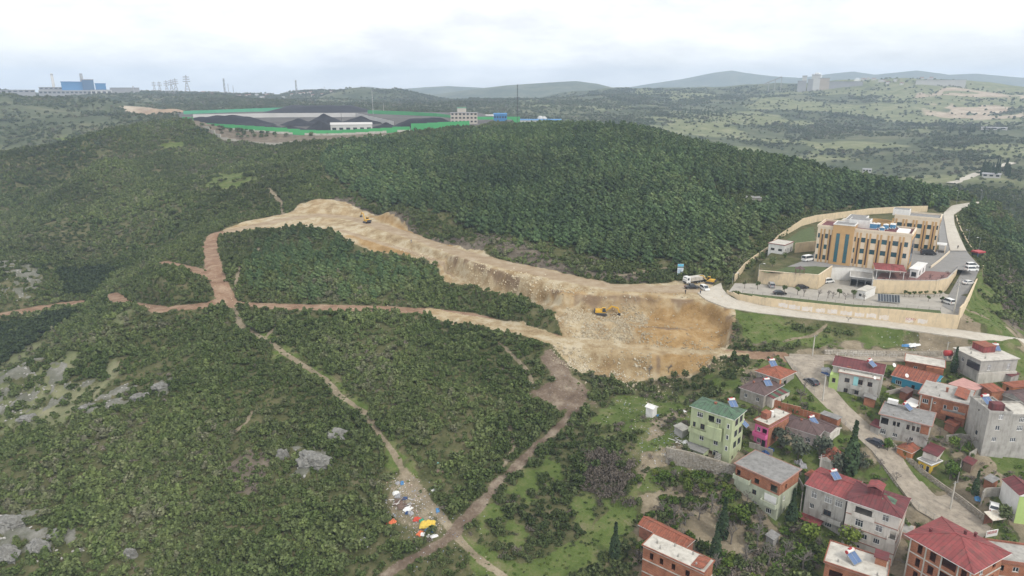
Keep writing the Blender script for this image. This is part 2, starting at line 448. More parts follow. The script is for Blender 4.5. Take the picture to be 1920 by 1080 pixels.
for pix in ([(870,1005),(950,1058),(1020,1048),(1090,1010),(1150,955),(1190,905),(1205,950),(1160,1010),(1115,1060),(1060,1100),(930,1100)],
            [(1815,560),(1842,515),(1862,530),(1888,600),(1900,632),(1800,622)],
            [(1378,580),(1440,592),(1600,610),(1700,622),(1650,640),(1560,650),(1450,655),(1385,640)],
            [(1335,690),(1400,690),(1405,720),(1370,745),(1330,720)],
            [(1648,748),(1670,738),(1722,742),(1722,756),(1672,766)],
            [(1110,790),(1180,740),(1260,730),(1280,770),(1230,830),(1190,870),(1150,900),(1110,960),(1075,980),(1100,900),(1130,850)],
            [(1790,855),(1850,850),(1905,880),(1905,920),(1840,935),(1800,905)],
            [(1480,340),(1440,322)] and [(330,345),(400,325),(480,318),(492,345),(430,358),(370,352)],
            [(300,268),(350,262),(345,275),(310,280)], [(310,285),(350,283),(345,290),(315,292)],
            [(80,268),(130,252),(165,246),(120,268)],
            [(1225,755),(1300,745),(1330,760),(1270,800),(1200,800)], [(1215,880),(1300,890),(1380,900),(1360,960),(1230,950)],
            [(740,840),(760,850),(800,905),(790,930),(760,895)], [(1390,382),(1350,372),(1372,392),(1420,400)]):
    grass = mx(grass, area(pix, 1.5, 1.2))
rockm = Zr
for pix in ([(545,885),(560,850),(610,840),(645,800),(640,830),(600,870),(570,890)], [(-40,960),(60,960),(160,1010),(160,1040),(60,1060),(-40,1070)],
            [(140,770),(190,745),(240,725),(315,712),(310,740),(230,760),(170,785)], [(-20,490),(40,490),(80,520),(60,560),(0,560)], [(-20,700),(100,690),(180,720),(60,790),(-20,800)]):
    rockm = mx(rockm, area(pix, 2.0, 1.6))
rock_zone = rockm
rockm = rockm * smooth(0.50, 0.60, fbm(GX, GY, 3.5, 4, 101))
grass = grass * (.45 + .55 * smooth(.36, .56, fbm(GX, GY, 7, 4, 143)))
grass = mx(grass, area([(862,1003),(950,1056),(1020,1046),(1090,1008),(1150,952),(1190,902),(1205,945),(1165,1010),(1118,1060),(1060,1100),(930,1100)], 1.2, 1.0))
pale_grass = area([(-20,640),(210,580),(260,620),(220,720),(120,800),(-20,810)], 4, 3) * smooth(0.40, 0.62, fbm(GX, GY, 10, 4, 141))
brush = Zr
for pix in ([(430,870),(470,850),(500,870),(480,920),(440,930)], [(1390,640),(1640,640),(1640,652),(1390,655)], [(700,395),(800,430),(870,450),(840,440),(740,402),(690,385)],
            [(600,372),(660,372),(760,410),(900,455),(900,470),(760,430),(650,382)], [(1860,500),(1920,500),(1920,640),(1880,600)], [(900,440),(1060,500),(1200,520),(1210,530),(1060,515),(940,485)]):
    brush = mx(brush, area(pix, 2, 1.5))
TOWN = [(1225,790),(1290,762),(1385,735),(1405,690),(1480,664),(2030,664),(2030,1110),(1190,1110),(1200,970),(1188,890)]
mixed = area([(1060,705),(1340,700),(1235,835),(1190,890),(1200,980),(1060,1090),(860,1050),(930,930),(1040,820),(1112,755)], 3, 2)
verge = line_mask(resample(on_ground(FOOT[0][0]), 3), 7, 3, 2) * .8
grass = mx(grass, mx(mixed * .8 * smooth(.56, .66, fbm(GX, GY, 8, 4, 149)), verge * smooth(.45, .6, fbm(GX, GY, 6, 4, 151))))
heap = area([(735,898),(772,898),(803,938),(832,988),(822,1012),(780,1012),(738,990),(728,940)], 1.5, 1.2)
paths = mx(paths, heap * .55)
town_soil = area(TOWN, 2, 1.0)
town_n = fbm(GX, GY, 11, 4, 87)
town_green = town_soil * smooth(.44, .55, town_n)
grass = mx(grass, town_green * .9)
COMPOUND = [(1362,548),(1375,528),(1440,478),(1500,420),(1560,402),(1640,394),(1730,388),(1765,398),(1785,430),(1842,500),(1795,612),(1600,592),(1430,570)]
comp = area(COMPOUND, 0.6, 0.0)
far_field = smooth(0.50, 0.60, fbm(GX, GY, 190, 4, 201)) * (.12 + .88 * smooth(az_of(850), az_of(1150), GA)) * smooth(760, 900, GR) * smooth(3400, 2600, GR)
quarry = Zr
def far_area(pts, soft, seed):
    poly = [P(v) for v in pts]; d, _ = seg_dist(GX, GY, poly, True)
    s = np.where(in_poly(GX, GY, poly), d, -d) + (fbm(GX, GY, soft * 4, 3, seed) - 0.5) * soft * 4
    return smooth(-soft, soft, s) * (GR > 620)
def az_area(p1, p2, r1, r2, soft, seed):
    return far_area([('r', p1, r1), ('r', p2, r1), ('r', p2, r2), ('r', p1, r2)], soft, seed)
quarry = mx(mx(az_area(1735, 2010, 1960, 2010, 12, 301), az_area(1775, 2010, 2050, 2120, 16, 302)), mx(az_area(1700, 1990, 2330, 2375, 12, 303), az_area(1740, 1950, 2420, 2475, 14, 304)))
quarry = mx(quarry, .62 * mx(az_area(1720, 2010, 1940, 2180, 25, 306), az_area(1690, 1990, 2310, 2490, 22, 307)) * smooth(.42, .6, fbm(GX, GY, 40, 4, 308)))
quarry = mx(quarry, az_area(255, 370, 1250, 1420, 18, 305) * 0.9)
far_field = mx(far_field, az_area(1180, 1560, 2350, 2560, 40, 311))
far_field = mx(far_field, az_area(1380, 1700, 1930, 2080, 30, 313))
far_field = mx(far_field, az_area(1500, 1800, 640, 760, 20, 315))
DEPOT = [('r',345,800),('r',430,745),('r',530,712),('r',640,700),('r',760,690),('r',900,715),('r',960,900),('r',900,1150),('r',640,1300),('r',345,1280)]
depot_ground = far_area(DEPOT, 3, 331)
def shelf(poly_v, zf, feather):
    global HZ
    poly = [P(v) for v in poly_v]
    d, _ = seg_dist(GX, GY, poly, True)
    w = np.where(in_poly(GX, GY, poly), 1.0, smooth(feather, 0.0, d))
    HZ[:] = HZ * (1 - w) + zf(GX, GY) * w
shelf(DEPOT, lambda x, y: -35.5 + (np.hypot(x, y) - 800) * 0.004 - 5.5 * np.exp(-((np.arctan2(x, y) - az_of(620)) / .11) ** 2) * smooth(1000, 720, np.hypot(x, y)), 9.0)
slope_soil = far_area([('r',346,790),('r',380,735),('r',410,703),('r',450,683),('r',497,664),('r',540,648),('r',585,640),('r',640,645),('r',700,660),('r',735,675),('r',764,688),('r',690,692),('r',640,699),('r',590,702),('r',513,716),('r',420,752),('r',362,785)], 2, 335) + 0

hard = np.clip(heap * .8 + sand + track + mudm + paths * 1.2 + grass * 0.55 + rockm + comp + town_soil + depot_ground + quarry + slope_soil * .8, 0, 1)
road_any = Zr
for poly in (road_poly, town_poly, upr_poly, hill_poly):
    ii = subset([p[0] for p in poly], [p[1] for p in poly], 3)
    d, _ = seg_dist(GX[ii], GY[ii], poly, True)
    m = np.zeros(GX.shape); m[ii] = np.where(in_poly(GX[ii], GY[ii], poly), 1.0, smooth(1.8, 0.6, d)); road_any = mx(road_any, m)
hard = np.clip(hard + road_any, 0, 1)

# scarps under the bench road and above the lower bank
def scarp(rim, back, depth, w0, w1, seed):
    r_ = [P(v) for v in rim]; poly = r_ + [P(v) for v in back]
    ii = subset([p[0] for p in poly], [p[1] for p in poly], 2); x, y = GX[ii], GY[ii]
    d, _ = seg_dist(x, y, r_); d = d + (fbm(x, y, 5, 3, seed) - .5) * 2.4
    HZ[ii] -= np.where(in_poly(x, y, poly), depth * smooth(0.2, w0, d) * smooth(w1, w0 * 1.6, d), 0.0)
RIM = [(835,482),(920,507),(1000,532),(1060,552),(1130,558),(1220,557),(1300,563),(1350,574),(1377,600),(1371,640)]
scarp(RIM, [(1330,655),(1200,650),(1070,630),(1045,592),(960,556),(880,534),(830,508)], 3.8, 2.0, 18.0, 65)
scarp([(560,398),(600,390),(650,392),(720,408),(800,438),(880,466)], [(880,476),(800,450),(720,421),(650,404),(600,400)], .8, .8, 8.0, 66)
rim_shade = line_mask([P(v) for v in RIM], 2.2, 1.2, .8) * smooth(.42, .58, fbm(GX, GY, 6, 3, 67))  # shadow line of the pit rim, painted as a broken dark band
streaks = []
for pix, w_ in (([(1205,612),(1250,616),(1290,619)], 1.6), ([(1233,668),(1235,678),(1236,690)], 2.0), ([(1290,628),(1340,640)], 1.2), ([(1080,563),(1130,562),(1200,562)], 2.2)):
    streaks.append((pix, w_))
soil_and_shade = rim_shade * .8  # rim shade put into the colour; soil streaks and tyre marks join below
tyre = Zr
for off in (-1.1, 1.1):
    for pts in (track_w['contour'][0], bench):
        q = []
        for i in range(len(pts)):
            d = pts[min(i + 1, len(pts) - 1)] - pts[max(i - 1, 0)]; n = np.array([-d[1], d[0]]) / (np.hypot(d[0], d[1]) + 1e-9); q.append((pts[i][0] + n[0] * off, pts[i][1] + n[1] * off))
        tyre = mx(tyre, line_mask(q, .7, .5, .3))
for pix, w_ in streaks: soil_and_shade = mx(soil_and_shade, .8 * line_mask(on_ground(pix), w_, 1.0, 1.2))
soil_and_shade = mx(soil_and_shade, tyre * .5)
haul = mx(line_mask(bench, 9.5, 1.6, .8), mx(line_mask(track_w['contour'][0][70:], 4.6, 1.0, .5), line_mask(low, 3.6, 1.0, .5))) * (sand > .4)
ochre = mx(ochre, .45 * smooth(.45, .65, fbm(GX, GY, 16, 3, 69)) * (sand > .5))
# rough cut faces and rubble relief
HZ += sand * (fbm(GX, GY, 3.0, 4, 61) - 0.5) * .9 * smooth(0.0, 0.3, sand) * (1 - line_mask(bench, 9, 2, .2)) * (1 - line_mask(track_w['contour'][0], 5.5, 1, .2)) * (1 - road_any)
HZ += rockm * fbm(GX, GY, 5, 4, 63) * 1.6

# ------------------------------------------------------------------ material helpers
MATS = {}
def new_mat(name):
    m = bpy.data.materials.new(name); m.use_nodes = True
    nt = m.node_tree; nt.nodes.clear()
    out = nt.nodes.new('ShaderNodeOutputMaterial'); b = nt.nodes.new('ShaderNodeBsdfPrincipled')
    nt.links.new(b.outputs[0], out.inputs[0])
    return m, nt, b
def mat(name, col, rough=0.85, var=0.18, scale=1.2, bump=0.0, metal=0.0, spec=0.3, dirt=None, dirt_amt=0.35, seam=0.0):
    """weathered procedural surface: base colour with two scales of noise and optional stains"""
    if name in MATS: return MATS[name]
    m, nt, b = new_mat(name)
    N = nt.nodes.new; L = nt.links.new
    tc = N('ShaderNodeTexCoord'); oi = N('ShaderNodeObjectInfo')
    n1 = N('ShaderNodeTexNoise'); n1.inputs['Scale'].default_value = scale; n1.inputs['Detail'].default_value = 5; n1.inputs['Roughness'].default_value = 0.65
    L(tc.outputs['Object'], n1.inputs['Vector'])
    r = N('ShaderNodeMapRange'); r.inputs['From Min'].default_value = 0.3; r.inputs['From Max'].default_value = 0.7
    r.inputs['To Min'].default_value = 1 - var; r.inputs['To Max'].default_value = 1 + var
    L(n1.outputs['Fac'], r.inputs['Value'])
    mul = N('ShaderNodeVectorMath'); mul.operation = 'SCALE'; mul.inputs[0].default_value = col[:3]
    L(r.outputs[0], mul.inputs['Scale'])
    src = mul.outputs[0]
    if dirt:
        mp = N('ShaderNodeMapping'); mp.inputs['Scale'].default_value = (1.0, 1.0, 0.28)
        L(tc.outputs['Object'], mp.inputs[0])
        n2 = N('ShaderNodeTexNoise'); n2.inputs['Scale'].default_value = 0.9; n2.inputs['Detail'].default_value = 6; n2.inputs['Roughness'].default_value = 0.7
        L(mp.outputs[0], n2.inputs['Vector'])
        r2 = N('ShaderNodeMapRange'); r2.inputs['From Min'].default_value = 0.48; r2.inputs['From Max'].default_value = 0.72; r2.inputs['To Max'].default_value = dirt_amt * 1.6
        L(n2.outputs['Fac'], r2.inputs['Value'])
        mx_ = N('ShaderNodeMix'); mx_.data_type = 'RGBA'; mx_.inputs['B'].default_value = (*dirt, 1)
        L(r2.outputs[0], mx_.inputs['Factor']); L(src, mx_.inputs['A']); src = mx_.outputs['Result']
    if seam:        # sheet seams or tile rows running down each slope
        nv = N('ShaderNodeSeparateXYZ'); L(tc.outputs['Normal'], nv.inputs[0]); ov = N('ShaderNodeSeparateXYZ'); L(tc.outputs['Object'], ov.inputs[0])
        def mm(op, a, b_=None):
            q = N('ShaderNodeMath'); q.operation = op
            for i_, v_ in enumerate((a, b_)):
                if v_ is None: continue
                if isinstance(v_, (int, float)): q.inputs[i_].default_value = v_
                else: L(v_, q.inputs[i_])
            return q.outputs[0]
        pick = mm('GREATER_THAN', mm('ABSOLUTE', nv.outputs['X']), mm('ABSOLUTE', nv.outputs['Y']))
        cx = mm('ADD', mm('MULTIPLY', ov.outputs['Y'], pick), mm('MULTIPLY', ov.outputs['X'], mm('SUBTRACT', 1.0, pick)))
        fr_ = mm('FRACT', mm('DIVIDE', cx, seam)); line = mm('LESS_THAN', fr_, .22)
        wn = N('ShaderNodeTexWhiteNoise'); wn.noise_dimensions = '1D'; L(mm('FLOOR', mm('DIVIDE', cx, seam)), wn.inputs['W'])
        k_ = mm('SUBTRACT', mm('ADD', .88, mm('MULTIPLY', wn.outputs['Value'], .26)), mm('MULTIPLY', line, .24))
        s2_ = N('ShaderNodeVectorMath'); s2_.operation = 'SCALE'; L(src, s2_.inputs[0]); L(k_, s2_.inputs['Scale']); src = s2_.outputs[0]
    L(src, b.inputs['Base Color'])
    b.inputs['Roughness'].default_value = rough; b.inputs['Metallic'].default_value = metal
    b.inputs['Specular IOR Level'].default_value = spec
    if bump:
        bp = N('ShaderNodeBump'); bp.inputs['Strength'].default_value = bump; bp.inputs['Distance'].default_value = 0.05
        L(n1.outputs['Fac'], bp.inputs['Height']); L(bp.outputs[0], b.inputs['Normal'])
    MATS[name] = m
    return m
def leaf_mat(name, cols, rough=0.75, scale=0.5):
    """foliage: one of a few greens per plant, mottled inside the crown"""
    m, nt, b = new_mat(name)
    N = nt.nodes.new; L = nt.links.new
    oi = N('ShaderNodeObjectInfo'); tc = N('ShaderNodeTexCoord'); ge = N('ShaderNodeNewGeometry')
    ramp = N('ShaderNodeValToRGB'); el = ramp.color_ramp.elements
    el[0].position = 0; el[0].color = (*cols[0], 1); el[1].position = 1; el[1].color = (*cols[-1], 1)
    for i, c in enumerate(cols[1:-1]):
        e = el.new((i + 1) / (len(cols) - 1)); e.color = (*c, 1)
    n0 = N('ShaderNodeTexNoise'); n0.inputs['Scale'].default_value = 0.03; n0.inputs['Detail'].default_value = 4
    L(ge.outputs['Position'], n0.inputs['Vector'])
    ad = N('ShaderNodeMath'); ad.operation = 'MULTIPLY_ADD'; ad.inputs[1].default_value = 0.55
    r0 = N('ShaderNodeMapRange'); r0.inputs['From Min'].default_value = 0.3; r0.inputs['From Max'].default_value = 0.7; r0.inputs['To Max'].default_value = 0.6
    L(n0.outputs['Fac'], r0.inputs['Value']); L(oi.outputs['Random'], ad.inputs[0]); L(r0.outputs[0], ad.inputs[2])
    L(ad.outputs[0], ramp.inputs[0])
    n5 = N('ShaderNodeTexNoise'); n5.inputs['Scale'].default_value = 0.013; n5.inputs['Detail'].default_value = 5; n5.inputs['Roughness'].default_value = .6
    L(ge.outputs['Position'], n5.inputs['Vector']); r5 = N('ShaderNodeMapRange'); r5.inputs['From Min'].default_value = .34; r5.inputs['From Max'].default_value = .66; r5.inputs['To Min'].default_value = .72; r5.inputs['To Max'].default_value = 1.32; L(n5.outputs['Fac'], r5.inputs['Value'])
    rp = N('ShaderNodeMapRange'); rp.inputs['To Min'].default_value = 0.72; rp.inputs['To Max'].default_value = 1.3
    L(ge.outputs['Random Per Island'], rp.inputs['Value'])
    mul = N('ShaderNodeVectorMath'); mul.operation = 'SCALE'
    m5 = N('ShaderNodeMath'); m5.operation = 'MULTIPLY'; L(rp.outputs[0], m5.inputs[0]); L(r5.outputs[0], m5.inputs[1])
    L(ramp.outputs[0], mul.inputs[0]); L(m5.outputs[0], mul.inputs['Scale'])
    L(mul.outputs[0], b.inputs['Base Color'])
    b.inputs['Roughness'].default_value = rough; b.inputs['Specular IOR Level'].default_value = 0.2
    MATS[name] = m
    return m

# ------------------------------------------------------------------ ground sheet
def link(o, parent=None):
    COL.objects.link(o)
    if parent is not None: o.parent = parent
    return o
def build_terrain():
    verts = np.stack([GX, GY, HZ], -1).reshape(-1, 3)
    i, j = np.meshgrid(np.arange(NR - 1), np.arange(NA - 1), indexing='ij')
    a = (i * NA + j).ravel()
    quads = np.stack([a, a + 1, a + NA + 1, a + NA], -1)
    me = bpy.data.meshes.new('ground')
    me.vertices.add(len(verts)); me.vertices.foreach_set('co', verts.astype(np.float32).ravel())
    me.loops.add(quads.size); me.loops.foreach_set('vertex_index', quads.astype(np.int32).ravel())
    me.polygons.add(len(quads)); me.polygons.foreach_set('loop_start', np.arange(0, quads.size, 4, dtype=np.int32))
    me.polygons.foreach_set('use_smooth', np.ones(len(quads), bool))
    me.update(calc_edges=True)
    def colattr(nm, chans):
        at = me.color_attributes.new(nm, 'FLOAT_COLOR', 'POINT')
        d = np.stack([np.clip(c, 0, 1) for c in chans], -1).astype(np.float32)
        at.data.foreach_set('color', d.ravel())
    colattr('cover_a', (sand, ochre, np.clip(track, 0, 1), grass))
    colattr('cover_b', (rockm, mx(brush, slope_soil), mx(paths, town_soil * (1 - smooth(.40, .52, town_n)) * .9), mx(far_field, pale_grass * .62)))
    colattr('cover_d', (haul, soil_and_shade, Zr, Zr))
    colattr('cover_c', (depot_ground, quarry, mx(mudm * .95, comp * 0), smooth(700, 900, GR)))
    o = bpy.data.objects.new('ground', me); o['kind'] = 'structure'
    link(o)
    m, nt, b = new_mat('ground_cover'); N = nt.nodes.new; L = nt.links.new
    geo = N('ShaderNodeNewGeometry')
    def noise(sc, det=5, rough=0.6):
        n = N('ShaderNodeTexNoise'); n.inputs['Scale'].default_value = sc; n.inputs['Detail'].default_value = det; n.inputs['Roughness'].default_value = rough
        L(geo.outputs['Position'], n.inputs['Vector']); return n.outputs['Fac']
    nf, nm_, nl, nx = noise(1.6, 6, .7), noise(0.22, 5), noise(0.035, 5), noise(0.006, 6, .65)
    def attr(nm):
        at = N('ShaderNodeAttribute'); at.attribute_name = nm; s = N('ShaderNodeSeparateColor'); L(at.outputs['Color'], s.inputs[0])
        return s.outputs[0], s.outputs[1], s.outputs[2], at.outputs['Alpha']
    sa, oc, tr, gr = attr('cover_a'); ro, br, pa, ff = attr('cover_b'); de, qu, co, fa = attr('cover_c')
    def ramp(fac, stops):
        r = N('ShaderNodeValToRGB'); e = r.color_ramp.elements
        e[0].position, e[0].color = stops[0][0], (*stops[0][1], 1); e[1].position, e[1].color = stops[-1][0], (*stops[-1][1], 1)
        for p, c in stops[1:-1]:
            k = e.new(p); k.color = (*c, 1)
        L(fac, r.inputs[0]); return r.outputs[0]
    def mixc(fac, A, B):
        k = N('ShaderNodeMix'); k.data_type = 'RGBA'; L(fac, k.inputs['Factor']); L(A, k.inputs['A']); L(B, k.inputs['B']); return k.outputs['Result']
    def edge(f, lo=0.35, hi=0.62):      # break the outline up with fine noise
        a = N('ShaderNodeMath'); a.operation = 'MULTIPLY_ADD'; a.inputs[1].default_value = 0.5; L(nf, a.inputs[0]); L(f, a.inputs[2])
        r = N('ShaderNodeMapRange'); r.interpolation_type = 'SMOOTHSTEP'
        r.inputs['From Min'].default_value = lo + 0.25; r.inputs['From Max'].default_value = hi + 0.25; L(a.outputs[0], r.inputs['Value']); return r.outputs[0]
    def addf(a, b_, k):
        q = N('ShaderNodeMath'); q.operation = 'MULTIPLY_ADD'; q.inputs[1].default_value = k; L(b_, q.inputs[0]); L(a, q.inputs[2]); return q.outputs[0]
    mixn = addf(nm_, nf, 0.5)
    c = ramp(mixn, [(0.50, (0.045, 0.052, 0.020)), (0.70, (0.085, 0.090, 0.038)), (0.86, (0.125, 0.118, 0.060)), (1.02, (0.19, 0.155, 0.10))])
    cfar = ramp(addf(nx, nl, 0.6), [(0.62, (0.050, 0.066, 0.034)), (0.80, (0.085, 0.100, 0.054)), (0.95, (0.135, 0.140, 0.082))])
    c = mixc(fa, c, cfar)
    c = mixc(edge(ff, .3, .7), c, ramp(addf(nl, nm_, 0.5), [(0.5, (0.100, 0.120, 0.055)), (0.75, (0.165, 0.180, 0.090)), (1.0, (0.26, 0.25, 0.155))]))
    c = mixc(edge(br), c, ramp(mixn, [(0.5, (0.10, 0.085, 0.062)), (0.95, (0.21, 0.175, 0.135))]))
    c = mixc(edge(gr), c, ramp(mixn, [(0.5, (0.060, 0.085, 0.022)), (0.72, (0.092, 0.128, 0.034)), (0.86, (0.13, 0.145, 0.055)), (1.0, (0.19, 0.17, 0.10))]))
    c = mixc(edge(pa), c, ramp(mixn, [(0.45, (0.13, 0.115, 0.075)), (0.75, (0.23, 0.19, 0.13)), (1.0, (0.34, 0.29, 0.21))]))
    c = mixc(edge(ro), c, ramp(mixn, [(0.45, (0.085, 0.09, 0.055)), (0.75, (0.15, 0.15, 0.12)), (1.0, (0.26, 0.25, 0.225))]))
    c = mixc(edge(co), c, ramp(mixn, [(0.45, (0.085, 0.060, 0.044)), (0.72, (0.15, 0.112, 0.082)), (1.0, (0.30, 0.25, 0.19))]))
    c = mixc(edge(tr), c, ramp(mixn, [(0.45, (0.15, 0.090, 0.058)), (0.72, (0.25, 0.160, 0.105)), (1.0, (0.36, 0.27, 0.19))]))
    cs = ramp(addf(mixn, nl, 0.3), [(0.60, (0.165, 0.112, 0.056)), (0.76, (0.285, 0.210, 0.118)), (0.90, (0.37, 0.295, 0.182)), (1.05, (0.45, 0.385, 0.270))])
    co2 = ramp(mixn, [(0.45, (0.18, 0.110, 0.044)), (0.75, (0.32, 0.208, 0.092)), (1.0, (0.42, 0.31, 0.17))])
    c = mixc(edge(sa), c, mixc(edge(oc, .25, .75), cs, co2))
    hl_, dk_, _, _ = attr('cover_d')
    c = mixc(edge(hl_, .3, .7), c, ramp(mixn, [(0.45, (0.24, 0.172, 0.108)), (0.75, (0.335, 0.26, 0.172)), (1.0, (0.41, 0.34, 0.25))]))
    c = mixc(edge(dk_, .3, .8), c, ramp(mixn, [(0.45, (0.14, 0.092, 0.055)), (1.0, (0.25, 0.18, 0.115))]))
    c = mixc(edge(qu), c, ramp(addf(nl, nm_, 0.5), [(0.5, (0.24, 0.175, 0.12)), (0.8, (0.40, 0.33, 0.25)), (1.0, (0.52, 0.46, 0.37))]))
    c = mixc(edge(de), c, ramp(addf(nl, nm_, 0.5), [(0.5, (0.075, 0.073, 0.073)), (1.0, (0.15, 0.142, 0.13))]))
    L(c, b.inputs['Base Color']); b.inputs['Roughness'].default_value = 0.95; b.inputs['Specular IOR Level'].default_value = 0.1
    bp = N('ShaderNodeBump'); bp.inputs['Strength'].default_value = 0.7; bp.inputs['Distance'].default_value = 0.35
    L(nf, bp.inputs['Height']); L(bp.outputs[0], b.inputs['Normal'])
    me.materials.append(m)
    return o
build_terrain()
# ------------------------------------------------------------------ haze: the air itself
def build_haze():
    bm = bmesh.new()
    bmesh.ops.create_cube(bm, size=1.0)
    me = bpy.data.meshes.new('haze'); 
    for v in bm.verts:
        v.co = Vector((v.co.x * 22000, v.co.y * 9400 + 4300, (-135 if v.co.z < 0 else 245)))
    bm.to_mesh(me); bm.free()
    m = bpy.data.materials.new('haze'); m.use_nodes = True; nt = m.node_tree; nt.nodes.clear()
    out = nt.nodes.new('ShaderNodeOutputMaterial'); pv = nt.nodes.new('ShaderNodeVolumePrincipled')
    pv.inputs['Color'].default_value = (0.66, 0.80, 1.0, 1); pv.inputs['Density'].default_value = HAZE
    pv.inputs['Anisotropy'].default_value = 0.0
    nt.links.new(pv.outputs[0], out.inputs['Volume'])
    me.materials.append(m)
    o = bpy.data.objects.new('haze', me); o['kind'] = 'stuff'; o['label'] = 'pale blue haze over the far valley and mountains'; o['category'] = 'haze'
    link(o)
HAZE = 0.000155
build_haze()

# ------------------------------------------------------------------ plants
def mesh_from(name, verts, faces, mats, smooth_=False, idx=None):
    me = bpy.data.meshes.new(name); me.from_pydata([tuple(v) for v in verts], [], faces)
    for m in (mats if isinstance(mats, (list, tuple)) else [mats]): me.materials.append(m)
    if idx is not None: me.polygons.foreach_set('material_index', idx)
    if smooth_: me.polygons.foreach_set('use_smooth', [True] * len(me.polygons))
    me.update(); return me
def leaf_quads(pts, nrm, size, rng, aspect=1.0, jit=0.7):
    V = []; Fc = []
    for p, n, s in zip(pts, nrm, size):
        n = n + rng.normal(0, jit, 3); n /= np.linalg.norm(n) + 1e-9
        t = np.cross(n, rng.normal(0, 1, 3)); t /= np.linalg.norm(t) + 1e-9
        b = np.cross(n, t); k = len(V)
        V += [p - t * s - b * s * aspect * .6, p + t * s * .7 - b * s * aspect, p + t * s + b * s * aspect * .7, p - t * s * .6 + b * s * aspect]
        Fc.append((k, k + 1, k + 2, k + 3))
    return V, Fc
def bush_mesh(name, seed, m, n=130, flat=0.85, lobes=5, leaf=0.17, up=0.0):
    rng = np.random.default_rng(seed)
    cen = [np.array([rng.normal(0, .34), rng.normal(0, .34), flat * (.42 + rng.uniform(0, .38))]) for _ in range(lobes)]
    rad = [rng.uniform(.38, .62) for _ in range(lobes)]
    pts = []; nr = []
    for i in range(n):
        k = rng.integers(lobes); d = rng.normal(0, 1, 3); d[2] = abs(d[2]) * 1.1 - 0.25; d /= np.linalg.norm(d)
        p = cen[k] + d * rad[k] * rng.uniform(.72, 1.06) * np.array([1, 1, flat])
        p[2] = max(p[2], 0.02); pts.append(p); nr.append(d)
    V, Fc = leaf_quads(pts, nr, rng.uniform(leaf * .6, leaf * 1.25, n), rng)
    return mesh_from(name, V, Fc, m)
def pine_mesh(name, seed, m, n=230, rad=0.36, leaf=0.052, pw=0.75):
    rng = np.random.default_rng(seed)
    pts = []; nr = []
    nb = 9
    for i in range(n):
        z = 0.10 + 0.88 * (1 - math.sqrt(rng.uniform(0.0, 1))) ** 0.85
        lay = rng.integers(0, nb); a = lay * 2.4 + math.floor(z * 9) * 1.1 + rng.normal(0, .28)
        prof = rad * (1 - z) ** pw + 0.03
        prof *= 0.80 + 0.25 * math.sin(a * 3 + z * 20) 
        r = prof * rng.uniform(.55, 1.05) ** .6
        pts.append(np.array([r * math.cos(a), r * math.sin(a), z + 0.05 * r / rad])); nr.append(np.array([math.cos(a), math.sin(a), 0.9]))
    V, Fc = leaf_quads(pts, nr, rng.uniform(leaf * .7, leaf * 1.4, n), rng, 1.25, 0.55)
    return mesh_from(name, V, Fc, m)
def cone_mesh(name, r0, r1, h, m, n=6, z0=0.0):
    V = [(r0 * math.cos(6.2832 * i / n), r0 * math.sin(6.2832 * i / n), z0) for i in range(n)] + [(r1 * math.cos(6.2832 * i / n), r1 * math.sin(6.2832 * i / n), h) for i in range(n)]
    Fc = [(i, (i + 1) % n, n + (i + 1) % n, n + i) for i in range(n)] + [tuple(range(n, 2 * n))]
    return mesh_from(name, V, Fc, m, True)

M_SCRUB = leaf_mat('scrub_leaves', [(0.037, 0.056, 0.017), (0.057, 0.084, 0.023), (0.075, 0.104, 0.030), (0.090, 0.114, 0.043), (0.112, 0.143, 0.045), (0.138, 0.136, 0.085)])
M_PINE = leaf_mat('pine_needles', [(0.039, 0.069, 0.030), (0.060, 0.101, 0.040), (0.081, 0.124, 0.046), (0.115, 0.152, 0.060)])
M_DRY = leaf_mat('dry_twigs', [(0.110, 0.094, 0.077), (0.165, 0.138, 0.110), (0.220, 0.187, 0.154)])
M_BRIGHT = leaf_mat('spring_leaves', [(0.058, 0.105, 0.017), (0.089, 0.147, 0.023), (0.147, 0.179, 0.032)])
M_OLIVE = leaf_mat('olive_leaves', [(0.055, 0.070, 0.045), (0.085, 0.10, 0.068)])
M_CYPR = leaf_mat('cypress_leaves', [(0.025, 0.048, 0.020), (0.042, 0.070, 0.028)])
M_FARTREE = leaf_mat('far_tree_leaves', [(0.046, 0.070, 0.036), (0.066, 0.092, 0.046), (0.098, 0.120, 0.060), (0.145, 0.138, 0.096)])
M_BARK = mat('bark', (0.12, 0.10, 0.08), 0.95, 0.3, 4)
M_GREYBARK = mat('grey_bark', (0.18, 0.16, 0.14), 0.95, 0.25, 4)

BUSH = [bush_mesh('scrub_bush_%d' % i, 40 + i, M_SCRUB, 120, [.8, .95, .7, .85, 1.15, .75][i], [5, 4, 6, 5, 4, 7][i]) for i in range(6)]
DRYB = [bush_mesh('dry_bush_%d' % i, 60 + i, M_DRY, 110, .8, 5, .10) for i in range(2)]
GREENB = [bush_mesh('green_bush_%d' % i, 70 + i, M_BRIGHT, 120, .85, 5) for i in range(2)]
PINE = [pine_mesh('pine_crown_%d' % i, 80 + i, M_PINE, 430, [.36, .33, .40, .37, .34][i], .043, [.85, .95, .75, .8, 1.0][i]) for i in range(5)]
FART = [bush_mesh('far_tree_%d' % i, 90 + i, M_FARTREE, 70, [1.0, 1.25, .8][i], 4, .24) for i in range(3)]
SPIRE = [pine_mesh('juniper_%d' % i, 180 + i, M_SCRUB, 110, .42, .10, .8) for i in range(2)]
for me_ in SPIRE:
    for v_ in me_.vertices: v_.co = v_.co * 1.7
M_TRUNK = cone_mesh('pine_trunk', 0.024, 0.008, 0.80, M_BARK)

